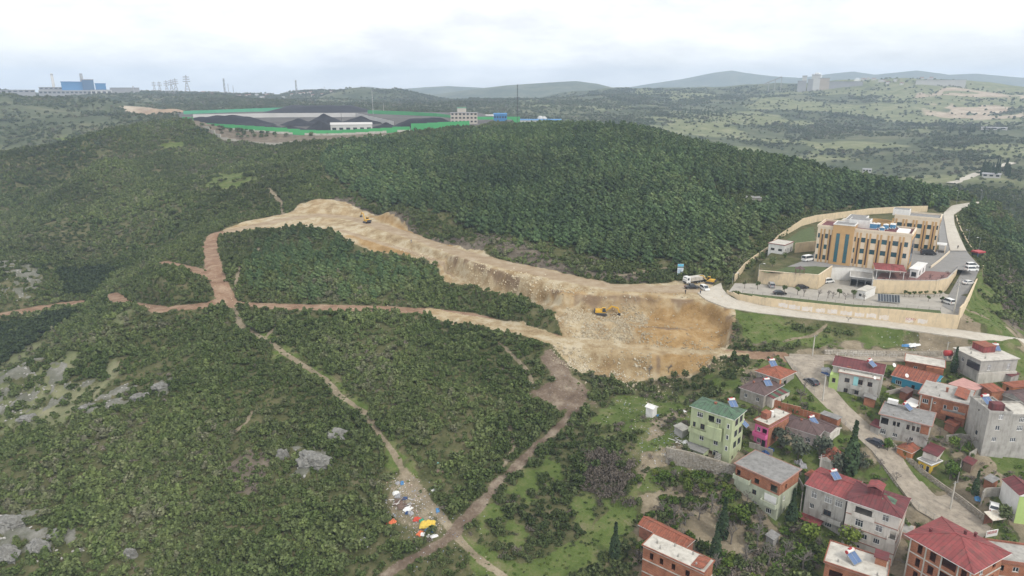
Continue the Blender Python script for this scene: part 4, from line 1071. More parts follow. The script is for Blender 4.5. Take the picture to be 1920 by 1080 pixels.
def frame_of(B, A, C, h, zt=None, wt=None):
    """corner pixels at roof level: B nearest, A left, C right -> base point, heading, side lengths"""
    if zt is None: pb = hit(B[0], B[1], h); zt = pb[2]
    else: pb = on_plane(B[0], B[1], zt)
    a = on_plane(A[0], A[1], zt) - pb; c = on_plane(C[0], C[1], zt) - pb
    ta = math.atan2(a[1], a[0]) - math.pi / 2; tc = math.atan2(c[1], c[0])
    la, lc = math.hypot(a[0], a[1]), math.hypot(c[0], c[1])
    d = (ta - tc + math.pi) % (2 * math.pi) - math.pi
    wt = la / (la + lc) if wt is None else wt; th = tc + d * wt
    xx = np.array([math.cos(th), math.sin(th)]); yy = np.array([-math.sin(th), math.cos(th)])
    return np.array([pb[0], pb[1], zt - h]), th, abs(np.dot(c[:2], xx)), abs(np.dot(a[:2], yy))
FOOTPRINTS = []
class House:
    def __init__(s, name, label, cat, B, A, C, h, storey=2.9, wall=None, foot=3.0, zt=None, minR=None, minL=None, group=None, bands=None, wt=None):
        base, th, s.R, s.L = frame_of(B, A, C, h, zt, wt)
        if minR: s.R = max(s.R, minR)
        if minL: s.L = max(s.L, minL)
        s.h, s.st, s.m, s.foot = h, storey, wall or M_CONC, foot
        s.e = empty(name, base, th, label, cat, group); s.base, s.th = base, th
        s.holes = {'L': [], 'R': []}; s.bands = bands or []
        FOOTPRINTS.append([s.pt(x, y, 0)[:2] for x, y in ((-1.2, -1.2), (s.R + 1.2, -1.2), (s.R + 1.2, s.L + 1.2), (-1.2, s.L + 1.2))])
    def put(s, face):
        if face == 'R': return lambda x, z, d: (x, d, z)
        return lambda x, z, d: (d, s.L - x, z)
    def win(s, face, spec):
        """spec rows: (storey, [(t, w, h, kind, mullions, sill height)])"""
        LL = s.R if face == 'R' else s.L
        for st, items in spec:
            for it in items:
                t, w, h, k = it[:4]; mull = it[4] if len(it) > 4 else 1; z = st * s.st + (it[5] if len(it) > 5 else .95)
                z = min(z, s.h - h - .15); x = min(max(t * LL, w / 2 + .1), LL - w / 2 - .1)
                s.holes[face].append((x - w / 2, x + w / 2, z, z + h))
                if k == 'o': continue
                fm, gm = FR.get(k, FR['w'])
                if k == 'd': fm, gm = M_BROWNF, M_BROWNF
                px_, py_, pz_ = s.put(face)(x, z, .10)
                add_window(s.e, px_, py_, pz_, 0 if face == 'R' else -math.pi / 2, w, h, fm, gm, mull, k != 'd', 'door' if k == 'd' else 'window')
    def walls(s, mats=None):
        b = MB(); mats = mats or [s.m]
        segs = s.bands or [(0, s.h, 0)]           # (z0, z1, material index) wall bands
        for face, LL in (('R', s.R), ('L', s.L)):
            for z0, z1, mi in segs:
                hs = [(a, c, max(e, z0), min(g, z1)) for a, c, e, g in s.holes[face] if e < z1 and g > z0]
                wall_face(b, LL, z0 - (s.foot if z0 == 0 else 0), z1, hs, s.put(face), .22, mi)
        for z0, z1, mi in segs:
            zz = z0 - (s.foot if z0 == 0 else 0)
            b.poly([(s.R, 0, zz), (s.R, s.L, zz), (s.R, s.L, z1), (s.R, 0, z1)], mi); b.poly([(s.R, s.L, zz), (0, s.L, zz), (0, s.L, z1), (s.R, s.L, z1)], mi)
        for k in range(1, int(s.h / s.st + .5)):    # floor slabs keep the inside dark
            b.poly([(.2, .2, k * s.st), (s.R - .2, .2, k * s.st), (s.R - .2, s.L - .2, k * s.st), (.2, s.L - .2, k * s.st)], 0)
        b.poly([(0, 0, s.h), (s.R, 0, s.h), (s.R, s.L, s.h), (0, s.L, s.h)], 0)
        b.poly([(.2, .2, .02), (s.R - .2, .2, .02), (s.R - .2, s.L - .2, .02), (.2, s.L - .2, .02)], 0)
        return b.build('wall', mats, s.e)
    def flat(s, m=None, edge=None, over=.35, t=.22, parapet=0.0):
        b = MB(); b.box(-over, s.R + over, -over, s.L + over, s.h + .01, s.h + t)
        o = b.build('roof', m or M_CONCLT, s.e)
        if edge:
            q = MB(); z0, z1, w = s.h + t - .16, s.h + t + max(parapet, .06), .14
            q.box(-over - .02, s.R + over + .02, -over - .02, -over + w, z0, z1); q.box(-over - .02, s.R + over + .02, s.L + over - w, s.L + over + .02, z0, z1)
            q.box(-over - .018, -over + w, -over + w, s.L + over - w, z0, z1 - .004); q.box(s.R + over - w, s.R + over + .018, -over + w, s.L + over - w, z0, z1 - .004)
            q.build('roof_edge', edge, o)
        return o
    def pitched(s, m, kind='hip', rise=1.2, over=.45, axis=None, offs=.5):
        b = MB(); x0, x1, y0, y1, z = -over, s.R + over, -over, s.L + over, s.h + .02; t = .14
        axis = axis or ('x' if s.R > s.L else 'y')
        c = [(x0, y0), (x1, y0), (x1, y1), (x0, y1)]
        if axis == 'x':
            ym = y0 + (y1 - y0) * offs; k = (y1 - y0) / 2 if kind == 'hip' else 0
            k = min(k, (x1 - x0) * .46); r0, r1 = (x0 + k, ym), (x1 - k, ym)
            F = [[c[0], c[1], r1, r0], [c[2], c[3], r0, r1]]; E = [[c[3], c[0], r0], [c[1], c[2], r1]]
        else:
            xm = x0 + (x1 - x0) * offs; k = (x1 - x0) / 2 if kind == 'hip' else 0
            k = min(k, (y1 - y0) * .46); r0, r1 = (xm, y0 + k), (xm, y1 - k)
            F = [[c[3], c[0], r0, r1], [c[1], c[2], r1, r0]]; E = [[c[0], c[1], r0], [c[2], c[3], r1]]
        zz = lambda p: z + t + (rise if p in (r0, r1) else 0)
        for q in F: b.poly([(p[0], p[1], zz(p)) for p in q])
        for q in E: b.poly([(p[0], p[1], zz(p)) for p in q], 0 if kind == 'hip' else 1)
        b.poly([(p[0], p[1], z) for p in reversed(c)], 1)
        for i in range(4):
            p, q = c[i], c[(i + 1) % 4]; b.poly([(*p, z), (*q, z), (*q, z + t), (*p, z + t)], 2)
        o = b.build('roof', [m, s.m, M_WHITE], s.e)
        rb = MB(); rb.bar((*r0, z + t + rise + .02), (*r1, z + t + rise + .02), .28, .10)
        if kind == 'hip':
            for q in c:
                rr = min((r0, r1), key=lambda u: (u[0] - q[0]) ** 2 + (u[1] - q[1]) ** 2); rb.bar((*q, z + t + .02), (*rr, z + t + rise + .02), .2, .08)
        rb.build('ridge_cap', m, o)
        return o
    def part(s, name, m, *boxes):
        b = MB()
        for q in boxes: b.box(*q)
        return b.build(name, m, s.e)
    def balcony(s, face, t0, t1, z, depth=1.1, hgt=.95, m=None):
        LL = s.R if face == 'R' else s.L; p = s.put(face); b = MB()
        def bx_(a, c, d0, d1, e, g):
            q0 = p(a, e, -d0); q1 = p(c, g, -d1); b.box(q0[0], q1[0], q0[1], q1[1], e, g)
        a, c = t0 * LL, t1 * LL
        bx_(a, c, .003, depth, z - .18, z); bx_(a, c, depth - .12, depth, z + .003, z + hgt); bx_(a, a + .12, .003, depth - .123, z + .003, z + hgt); bx_(c - .12, c, .003, depth - .123, z + .003, z + hgt)
        return b.build('balcony', m or s.m, s.e)
    def pt(s, x, y, z):      # local -> world
        ct, st = math.cos(s.th), math.sin(s.th)
        return (s.base[0] + x * ct - y * st, s.base[1] + x * st + y * ct, s.base[2] + z)
    def chimney(s, x, y, z0, hgt=.9, w=.5, m=None):
        b = MB(); b.box(x - w / 2, x + w / 2, y - w / 2, y + w / 2, z0, z0 + hgt); b.box(x - w / 2 - .07, x + w / 2 + .07, y - w / 2 - .07, y + w / 2 + .07, z0 + hgt + .003, z0 + hgt + .1)
        return b.build('chimney', m or M_BRICK2, s.e)
    def stubs(s, pts, z0, hgt=.55, m=None):
        for x, y in pts:
            b = MB(); b.box(x - .14, x + .14, y - .14, y + .14, z0, z0 + hgt)
            for dx in (-.08, .08):
                for dy in (-.08, .08): b.tube((x + dx, y + dy, z0 + hgt - .02), (x + dx, y + dy, z0 + hgt + .35), .015, n=4)
            b.build('column_stub', m or M_CONC, s.e)

# solar water heater: built once, copied
def solar(loc, rz, label, sc=1.0, kind=0):
    e = empty('solar_water_heater', loc, rz, label, 'water heater', 'solar water heaters on roofs'); e.scale = (sc,) * 3
    if 'solar' not in WC:
        pa_ = MB(); pa_.prism([(-.95, 0, .15), (.95, 0, .15), (.95, 1.5, 1.15), (-.95, 1.5, 1.15)], [(-.95, -.05, .24), (.95, -.05, .24), (.95, 1.45, 1.24), (-.95, 1.45, 1.24)])
        fr = MB()
        for x in (-.97, 0, .97): fr.bar((x, -.02, .2), (x, 1.48, 1.22), .06, .12)
        fr.bar((-1, -.05, .2), (1, -.05, .2), .06, .12)
        for x in (-.8, .8): fr.tube((x, 1.45, 0), (x, 1.45, 1.3), .03); fr.tube((x, 0, 0), (x, .02, .2), .03)
        tk = MB(); tk.tube((-.8, 1.6, 1.5), (.8, 1.6, 1.5), .30, n=10); t2 = MB(); t2.tube((-.93, 1.6, 1.5), (-.803, 1.6, 1.5), .29, .30, 10); t2.tube((.803, 1.6, 1.5), (.93, 1.6, 1.5), .30, .29, 10); t2.tube((-.3, 1.7, 1.8), (.3, 1.7, 1.8), .2, n=8)
        WC['solar'] = (pa_.mesh('panel', M_BLUEP), fr.mesh('stand', M_GREYMETAL), tk.mesh('tank', M_WHITE, True), t2.mesh('tank_cap', M_RED))
    pm, fm, tm, cm = WC['solar']
    pn = bpy.data.objects.new('panel', pm); link(pn, e); link(bpy.data.objects.new('stand', fm), e)
    t = bpy.data.objects.new('tank', tm); link(t, e); link(bpy.data.objects.new('tank_cap', cm), t)
    return e

# ------------------------------------------------------------------ roads and paving
def strip_obj(name, a, b, m, dz=0.0, kerb=None):
    V = []; Fc = []
    for p, q in zip(a, b): V += [(p[0], p[1], p[2] + dz), (q[0], q[1], q[2] + dz)]
    n = len(a)
    for i in range(n - 1): Fc.append((2 * i, 2 * i + 2, 2 * i + 3, 2 * i + 1))
    base = len(V)
    for p, q in zip(a, b): V += [(p[0], p[1], p[2] + dz - .6), (q[0], q[1], q[2] + dz - .6)]
    for i in range(n - 1):
        Fc.append((base + 2 * i, base + 2 * i + 2, 2 * i + 2, 2 * i)); Fc.append((2 * i + 1, 2 * i + 3, base + 2 * i + 3, base + 2 * i + 1))
    o = bpy.data.objects.new(name, mesh_from(name, V, Fc, m)); o['kind'] = 'structure'; link(o); return o
strip_obj('road', ra, rb, M_ROADC)
strip_obj('town_road', ta, tb, M_TOWNROAD)
strip_obj('upper_lane', ua, ub, M_TOWNROAD, .01)
strip_obj('hill_road', ha, hb, M_ROADC)
def kerb(name, pts, par=None, w=.22, hgt=.13):
    b = MB()
    for p, q in zip(pts[:-1], pts[1:]):
        b.bar((p[0], p[1], p[2] - .02), (q[0], q[1], q[2] - .02), w, hgt * 2)
    o = b.build(name, M_CONCLT, par); o['kind'] = 'structure'; return o
kerb('road_kerb', rb[8:])
def sheet(name, pix, z, m, kind='structure'):
    pts = []
    for v in pix:
        p = on_plane(v[0], v[1], v[2] if len(v) > 2 else z); pts.append((p[0], p[1], z))
    me = bpy.data.meshes.new(name); bm = bmesh.new(); vs = [bm.verts.new(tuple(p)) for p in pts]; f = bm.faces.new(vs)
    if f.normal.z < 0: f.normal_flip()
    bmesh.ops.triangulate(bm, faces=[f]); bm.to_mesh(me); bm.free(); me.materials.append(m)
    o = bpy.data.objects.new(name, me); o['kind'] = kind; link(o); return o
def sheet3(name, pix, z, m):          # flat sheet whose outline vertices may be read at another level
    return sheet(name, [(v[0], v[1], v[2]) if len(v) > 2 else v for v in pix], z, m)
sheet3('yard_paving', [(1366,547),(1378,531),(1420,532),(1480,538),(1532,543),(1558,525),(1597,526),(1633,531),(1633,550),(1700,552),(1752,552),(1774,547),(1792,527),(1812,534),(1826,540),(1797,600),(1767,592),(1763,582),(1700,577),(1600,571),(1500,560),(1430,553),(1390,549)], Z_YARD + .06, M_PAVE)
sheet3('front_lawn', [(1392,549),(1430,553),(1500,560),(1600,571),(1700,577),(1763,582),(1766,592),(1700,589),(1600,580),(1500,571),(1430,561)], Z_YARD + .11, M_LAWN)
sheet3('upper_paving', [(1476,500),(1520,484),(1530,468),(1760,468),(1763,400),(1776,402),(1796,450),(1818,478),(1836,498),(1810,508),(1790,528,ZY),(1772,546,ZY),(1752,551,ZY),(1700,551,ZY),(1634,549,ZY),(1634,530,ZY),(1597,525,ZY),(1557,524,ZY),(1530,500)], Z_UP + .05, M_ASPH)
sheet3('terrace_lawn', [(1421,531,ZY),(1440,512),(1474,501),(1530,499),(1553,526,ZY),(1532,541,ZY),(1480,536,ZY)], Z_UP + .10, M_LAWN)
sheet3('rear_lawn', [(1466,456),(1500,432),(1526,424),(1528,452),(1492,458)], Z_UP + .10, M_LAWN)
sheet3('red_terrace', [(1640,548,ZY),(1652,512),(1745,508),(1790,512),(1770,545,ZY),(1752,550,ZY),(1700,550,ZY)], Z_UP + .15, mat('red_paving', (0.22, 0.12, 0.105), .9, .15))
rmp_a, rmp_b = [on_plane(1812,496,Z_UP), on_plane(1800,516,-64.4), on_plane(1780,552,Z_YARD), on_plane(1766,574,Z_YARD)], [on_plane(1838,500,Z_UP), on_plane(1830,520,-64.4), on_plane(1812,556,Z_YARD), on_plane(1797,590,Z_YARD)]
strip_obj('ramp', rmp_a, rmp_b, M_ASPH, .16)

def run_wall(name, label, cat, pts, hs, thick, m, cap=None, group=None, panel=4.0, sink=1.0, part='wall_panel'):
    """wall along world points; every panel is a part; hs = height above ground at each point"""
    o = empty(name, pts[0], 0, label, cat, group); base = np.array(pts[0])
    for (p, h0), (q, h1) in zip(list(zip(pts, hs))[:-1], list(zip(pts, hs))[1:]):
        p, q = np.array(p, float) - base, np.array(q, float) - base
        n = max(1, int(round(np.linalg.norm((q - p)[:2]) / panel)))
        for i in range(n):
            a = p + (q - p) * i / n; c = p + (q - p) * (i + 1) / n; ha_ = h0 + (h1 - h0) * (i + .5) / n
            d = (c - a)[:2]; d = d / (np.linalg.norm(d) + 1e-9); t = np.array([-d[1], d[0]]) * thick / 2
            zt = max(a[2], c[2]) + ha_; zb = min(a[2], c[2]) - sink
            ring = [a[:2] - t, c[:2] - t, c[:2] + t, a[:2] + t]
            b = MB(); b.prism([(*r, zb) for r in ring], [(*r, zt) for r in ring])
            w = b.build(part, m, o)
            if cap:
                t2 = t * 1.5; ring = [a[:2] - t2, c[:2] - t2, c[:2] + t2, a[:2] + t2]
                b = MB(); b.prism([(*r, zt + .003) for r in ring], [(*r, zt + .12) for r in ring]); b.build('coping', cap, w)
    return o
gp = lambda pix: [hit(*p) for p in pix]
pl = lambda pix, z: [on_plane(px, py, z) for px, py in pix]
bw = run_wall('boundary_wall', 'long yellow wall with faded whitewash patches in front of hospital', 'wall', gp([(1363,550),(1385,563),(1435,574.5),(1500,584.5),(1600,596.5),(1668,603.5),(1793,618)]), [.9, 2.0, 3.0, 3.3, 3.6, 4.2, 4.6], .3, M_PLASTER_Y, None, 'yellow hospital walls')
run_wall('boundary_wall', 'yellow wall running uphill beside the green grass bank', 'wall', gp([(1793,618)]) + pl([(1803,592),(1818,560),(1832,530),(1842,506)], Z_YARD), [4.6, 3.0, 2.6, 2.4, 1.6], .3, M_PLASTER_Y, M_PLASTER_Y, 'yellow hospital walls')
run_wall('boundary_wall', 'yellow wall behind the hospital along the pine forest', 'wall', pl([(1502,424),(1530,416),(1570,410),(1630,402),(1690,398),(1738,397)], Z_UP), [3.6, 3.4, 3.2, 3.2, 3.2, 3.2], .3, M_PLASTER_Y, None, 'yellow hospital walls', sink=3)
run_wall('boundary_wall', 'yellow stepped wall descending the hillside left of gatehouse', 'wall', pl([(1502,424),(1480,437),(1459,450)], Z_UP) + gp([(1440,472),(1418,487),(1396,504),(1377,528)]), [3.2, 2.6, 2.2, 2.2, 2.2, 2.2, 2.4], .3, M_PLASTER_Y, None, 'yellow hospital walls', panel=3.0, sink=2.5)
run_wall('retaining_wall', 'yellow wall between gatehouse and hospital', 'wall', pl([(1490,474),(1531,470)], Z_UP), [4.0, 4.2], .3, M_PLASTER_Y, None, 'yellow hospital walls')
run_wall('retaining_wall', 'yellow retaining wall below the gazebo lawn', 'wall', pl([(1420,531),(1480,537),(1532,542),(1557,524)], Z_YARD), [4.9, 4.9, 5.2, 5.2], .3, M_PLASTER_Y, M_CREAM, 'yellow hospital walls')
run_wall('retaining_wall', 'yellow retaining wall with pipes under the red terrace', 'wall', pl([(1634,549),(1700,551),(1752,551),(1772,546),(1790,528)], Z_YARD), [4.75, 4.75, 4.75, 4.75, 4.75], .3, M_PLASTER_Y, M_CONCLT, 'yellow hospital walls')
def whitewash():
    kids = [c for c in bw.children]; r = random.Random(3)
    for c in kids[4:]:
        v = [Vector(q.co) for q in c.data.vertices]; a, b_, n = v[0], v[1], len(v) // 2
        if r.random() < .25: continue
        z0 = max(a.z, b_.z) + 1.0 + .9 + r.uniform(0, .3); d = (b_ - a); d.z = 0; nr = Vector((d.y, -d.x, 0)).normalized()
        if nr.dot(a + bw.location) > 0: nr = -nr
        off = nr * .012 if (v[0] - v[3]).dot(nr) > 0 else nr * .312
        p0, p1 = a + d * r.uniform(0, .2), a + d * r.uniform(.75, 1.0); m = MB(); pts = []
        for k in range(9): t = k / 8; q = p0.lerp(p1, t) + off; pts.append((q.x, q.y, z0 - .5 * r.random()))
        for k in range(8, -1, -1): t = k / 8; q = p0.lerp(p1, t) + off; pts.append((q.x, q.y, z0 + .8 + .5 * r.random()))
        m.poly(pts); m.build('whitewash_patch', M_WASH, c)
        if c is kids[15]:
            cu = bpy.data.curves.new('graffiti', 'FONT'); cu.body = 'SCMY'; cu.size = 1.15; g = bpy.data.objects.new('graffiti', cu); link(g, c); q = p0 + off * 1.15; g.location = (q.x, q.y, z0 + .35); g.rotation_euler = (math.pi / 2, 0, math.atan2(d.y, d.x)); cu.materials.append(M_RED)
whitewash()
run_wall('basement_wall', 'white wall round the sunken yard under the hospital tower', 'wall', pl([(1557,524.5),(1597,525.5),(1634,530.5),(1634,549)], Z_YARD), [4.75] * 4, .3, M_WHITE, M_CONCLT)
run_wall('road_wall', 'pale wall edging the drive right of hospital', 'wall', gp([(1824,474),(1812,456),(1802,436),(1795,418),(1792,408)]), [1.2] * 5, .3, M_PLASTER_Y, None, 'yellow hospital walls')
run_wall('entrance_wall', 'low white wall beside the hospital entrance drive', 'wall', pl([(1745,503),(1762,490),(1780,474)], Z_UP), [.9] * 3, .25, M_CREAM)

# ------------------------------------------------------------------ hospital
def hospital():
    H = House('hospital', 'tan and cream striped hospital block with teal windows', 'hospital', (1710,443), (1529,430.6), (1728,433), 13.4, 4.2, M_CREAM, 5.0, zt=-62.6 + 13.4, wt=.40)
    H.L = max(H.L, 31); R, L_, h = max(H.R, 14.5), H.L, H.h; H.R = R
    e = H.e; bays = []
    tl, tr_ = .175, .405                              # tower span along the front
    # dark slots and windows: left wing two bays, right wing five bays
    def slot(t, w=.55, mm=M_DARKPANEL):
        y = L_ * (1 - t); b = MB(); b.box(-.06, .05, y - w / 2, y + w / 2, 1.0, h - 2.6); b.build('dark_strip', mm, e)
    def pil(t, w=1.15):
        y = L_ * (1 - t); b = MB(); b.box(-.10, .04, y - w / 2, y + w / 2, 0, h - .6); b.build('tan_pilaster', M_TAN, e)
    holesL = []
    rows = (.9, 5.1, 9.3); rows = (1.1, 5.2, 9.3)
    wl = [(.025, 1.0), (.107, 1.75)] + [(.432, 1.0)] + [(.511 + i * .113, 2.05) for i in range(4)] + [(.955, 1.2)]
    for z in rows:
        for t, w in wl:
            if z < 2 and .60 < t < .97: continue
            x = t * L_; holesL.append((x - w / 2, x + w / 2, z, z + 1.75))
            add_window(e, .10, L_ - x, z, -math.pi / 2, w, 1.75, M_DARKMETAL, M_TEAL, 1 if w > 1 else 0, False)
    H.holes['L'] = holesL
    H.walls([M_CREAM])
    for t in (.062, .152, .46, .562, .675, .788, .905):
        for d in (-.0185, .0185): pil(t + d, .60)
        slot(t)
    # stair tower
    y1, y0 = L_ * (1 - tl), L_ * (1 - tr_)
    b = MB(); b.box(-.95, 6.5, y0, y1, -5, h + 1.6); tw = b.build('stair_tower', M_TAN, e)
    for f in (.28, .72):
        y = y1 - (y1 - y0) * f; b = MB(); b.box(-1.0, -.90, y - .62, y + .62, 1.0, h - 1.6); g = b.build('stair_window', M_TEAL, tw)
        q = MB()
        for k in range(9): q.box(-1.04, -1.003, y - .66, y + .66, 1.0 + k * 1.35, 1.07 + k * 1.35)
        q.build('transom', M_DARKMETAL, g)
    b = MB(); b.box(-.75, 6.3, y0 + .25, y1 - .25, h + 1.603, h + 1.66); b.build('roof_sheet', M_GREYROOF, tw)
    b = MB(); b.box(-1.05, 6.6, y0 - .1, y0 + .2, h + 1.603, h + 1.95); b.box(-1.05, 6.6, y1 - .2, y1 + .1, h + 1.603, h + 1.95); b.box(-1.05, -.75, y0 + .2, y1 - .2, h + 1.603, h + 1.95); b.box(6.3, 6.6, y0 + .2, y1 - .2, h + 1.603, h + 1.95); b.build('parapet', M_WHITE, tw)
    b = MB(); b.box(-1.3, 3, y0 - 9, y1 + .6, -5, -.3); b.build('basement_wall', M_WHITE, e)
    # right end: tan frame round a blue glass wall
    b = MB(); b.box(.0, R, -.16, -.003, 0, h); ef = b.build('end_wall', M_TAN, e)
    for i in range(8):
        for j in range(9):
            w = (R - 4.4) / 8; q = MB(); q.box(2.3 + i * w + .04, 2.3 + (i + 1) * w - .04, -.24, -.163, 2.2 + j * 1.05 + .04, 2.2 + (j + 1) * 1.05 - .04); q.build('glass_pane', M_BLUEGL, ef)
    # roof: red sheet inside a cream parapet
    b = MB(); b.box(.3, R - .3, .3, L_ - .3, h + .01, h + .08); b.build('roof', M_DKRED, e)
    b = MB(); b.box(-.08, R + .08, -.2, .25, h + .003, h + .8); b.box(-.08, .3, .25, y0 - .1, h + .003, h + .8); b.box(-.08, .3, y1 + .1, L_, h + .003, h + .8); b.box(R - .25, R + .08, .25, L_, h + .003, h + .8); b.box(-.08, R + .08, L_ - .003, L_ + .3, h + .003, h + .8); b.build('parapet', M_CREAM, e)
    # white plant rooms behind the tower
    for x0, x1, ya, yb, hh in ((5.8, 12, 14.5, 21.5, 3.0), (9, 22, 17, 23.5, 2.4)):
        b = MB(); b.box(x0, x1, ya, yb, h - 2, h + hh); q = b.build('plant_room', M_WHITE, e); b = MB(); b.box(x0 + .3, x1 - .3, ya + .3, yb - .3, h + hh + .003, h + hh + .06); b.build('roof_sheet', M_GREYROOF, q)
    # link block and rear wing
    b = MB(); b.box(R, R + 14, 8.5, L_ - 4, -4, h - .6); b.build('link_wall', M_CREAM, e)
    b = MB(); b.box(R + .2, R + 13.8, 8.7, L_ - 4.2, h - .597, h - .5); b.build('link_roof', M_CONCLT, e)
    b = MB(); b.lathe([(4.6, h - .4), (4.6, h + 1.7), (4.35, h + 1.7), (4.35, h - .2)], 24, (R + 2.2, 12.5)); b.build('round_parapet', M_TAN, e)
    b = MB(); b.lathe([(4.3, h - .35), (4.3, h - .2)], 24, (R + 2.2, 12.5)); b.build('round_roof', M_DKRED, e)
    b = MB(); c = (R - 1.5, 18.5); ring = [(c[0] + 2.2 * math.cos(k * .7854), c[1] + 2.2 * math.sin(k * .7854), h + 1.0) for k in range(8)]
    for k in range(8): b.poly([ring[k], ring[(k + 1) % 8], (c[0], c[1], h + 2.4)])
    b.prism([(p[0], p[1], h - .3) for p in ring], ring); sk = b.build('skylight', mat('skylight_glass', (0.20, 0.42, 0.50), .15, .05), e)
    b = MB()
    for p in ring: b.bar(p, (c[0], c[1], h + 2.42), .12, .08)
    b.build('glazing_bar', M_WHITE, sk)
    # chillers
    for i, (x, y, w, d, hh) in enumerate(((6.5, 12.2, 1.8, 2.2, 1.9), (7.8, 8.6, 2.2, 1.6, 1.7), (10.5, 6.6, 3.4, 1.7, 1.6), (4.2, 9.4, 1.4, 1.4, 1.2), (9.2, 11.6, 2.6, 1.2, 1.5))):
        b = MB(); b.box(x, x + w, y, y + d, h + .25, h + hh); ch = b.build('chiller', M_BLUE, e)
        b = MB(); b.box(x - .05, x + w + .05, y - .05, y + d + .05, h + hh + .003, h + hh + .12); b.lathe([(.45, h + hh + .12), (.45, h + hh + .35)], 10, (x + w / 2, y + d / 2)); b.build('fan_deck', M_WHITE, ch)
        b = MB(); b.box(x - .1, x + w + .1, y - .1, y + d + .1, h + .081, h + .247); b.build('plinth', M_WHITE, ch)
    for k in range(8):
        b = MB(); x = 3.5 + k * 1.2; y = 10.8 - k * .75; b.tube((x, y, h + .5), (x + 2.2, y + .6, h + .5), .16, n=6); b.build('duct', M_WHITE, e)
    for k in range(3):
        x = 2.2 + k * 2.6; b = MB(); b.poly([(x, 1.2, h + .1), (x + 1.3, 1.2, h + 1.0), (x + 1.3, 5.2, h + 1.0), (x, 5.2, h + .1)]); b.poly([(x + 1.3, 1.2, h + 1.0), (x + 2.5, 1.2, h + .1), (x + 2.5, 5.2, h + .1), (x + 1.3, 5.2, h + 1.0)]); b.build('roof_light', M_WHITE, e)
    # rear wing
    G = House('x', None, None, (1763,412.5), (1691,409), (1778.6,405.4), 13.4, 4.2, M_CREAM, 5, zt=-62.6 + 13.4, wt=.40)
    bpy.data.objects.remove(G.e); G.e = empty('rear_wing', G.base, G.th); G.e.parent = None
    G.L = max(G.L, 16); G.R = max(G.R, 12)
    return H, G
def hospital_rear(H, G):
    # built as its own thing: it stands behind the front block
    e = G.e; L_, R, h = G.L, G.R, G.h
    tag(e, 'tan and cream rear wing of hospital beside the drive', 'hospital wing')
    hl = []
    for z in (1.1, 5.2, 9.3):
        for t in (.13, .36, .58, .80, .955):
            w = 2.0 if t < .9 else .9; x = t * L_; hl.append((x - w / 2, x + w / 2, z, z + 1.75)); add_window(e, .10, L_ - x, z, -math.pi / 2, w, 1.75, M_DARKMETAL, M_TEAL, 1 if w > 1 else 0, False)
    G.holes['L'] = hl; G.walls([M_CREAM])
    for t in (.02, .245, .47, .69, .89):
        for d in (-.035, .035):
            y = L_ * (1 - t - d); b = MB(); b.box(-.10, .04, y - .36, y + .36, 0, h - .9); b.build('tan_pilaster', M_TAN, e)
        y = L_ * (1 - t); b = MB(); b.box(-.06, .05, y - .26, y + .26, 1, h - 2.6); b.build('dark_strip', M_DARKPANEL, e)
    b = MB(); b.box(0, R, -.16, -.003, 0, h); ef = b.build('end_wall', M_TAN, e)
    for i in range(6):
        for j in range(8):
            w = (R - 3) / 6; q = MB(); q.box(1.5 + i * w + .04, 1.5 + (i + 1) * w - .04, -.24, -.163, 3.2 + j * 1.1 + .04, 3.2 + (j + 1) * 1.1 - .04); q.build('glass_pane', M_BLUEGL, ef)
    b = MB(); b.box(.2, R - .2, .2, L_ - .2, h + .01, h + .07); b.build('roof', M_GREYROOF, e)
    b = MB(); b.box(-.08, R + .08, -.2, .2, h + .003, h + .7); b.box(-.08, .2, .2, L_, h + .003, h + .7); b.box(R - .2, R + .08, .2, L_, h + .003, h + .7); b.box(-.08, R + .08, L_ - .2, L_ + .1, h + .72, h + .75); b.build('parapet', M_CREAM, e)
    b = MB(); b.box(1.5, 7, L_ - 5, L_ + 1, h + .08, h + 2.6); q = b.build('plant_room', M_WHITE, e); b = MB(); b.box(1.7, 6.8, L_ - 4.8, L_ + .8, h + 2.603, h + 2.66); b.build('roof_sheet', M_GREYROOF, q)
    # entrance porch on the end wall
    b = MB(); b.box(1.5, 6.5, -3.6, -.25, 3.0, 3.35); pc = b.build('porch_roof', M_WHITE, e)
    for x in (1.7, 6.3):
        q = MB(); q.box(x - .2, x + .2, -3.5, -3.1, 0, 2.997); q.build('porch_column', M_CREAM, e)
    q = MB(); q.box(2, 6, -3.3, -3.2, .1, 2.9); q.build('porch_glass', M_BLUEGL, e)
Hs, Gs = hospital()
hospital_rear(Hs, Gs)
# ------------------------------------------------------------------ the town
M_GREENPL = mat('pale_green_plaster', (0.42, 0.47, 0.28), .9, .06, .6, dirt=(0.25, 0.27, 0.18), dirt_amt=.5)
M_GREENPL2 = mat('faded_green_plaster', (0.44, 0.47, 0.35), .9, .10, .6, dirt=(0.25, 0.26, 0.19), dirt_amt=.5)
M_PINK = mat('pink_plaster', (0.62, 0.13, 0.30), .85, .06, .8)
M_STONEPL = mat('stone_plaster', (0.32, 0.30, 0.26), .95, .22, 1.4, .4, dirt=(0.19, 0.17, 0.15), dirt_amt=.5)
M_PALEPINK = mat('pale_pink_plaster', (0.52, 0.45, 0.44), .9, .08, .7, dirt=(0.34, 0.30, 0.28), dirt_amt=.3)
M_GREYPL = mat('grey_plaster', (0.43, 0.415, 0.38), .92, .09, .6, dirt=(0.22, 0.20, 0.175), dirt_amt=.65)
M_OFFW = mat('off_white_plaster', (0.64, 0.60, 0.54), .88, .06, .7, dirt=(0.36, 0.33, 0.28), dirt_amt=.5)
M_TURQ = mat('turquoise_plaster', (0.05, 0.27, 0.40), .85, .08, .7)
M_BANDPINK = mat('dusty_pink_band', (0.36, 0.21, 0.17), .9, .08)
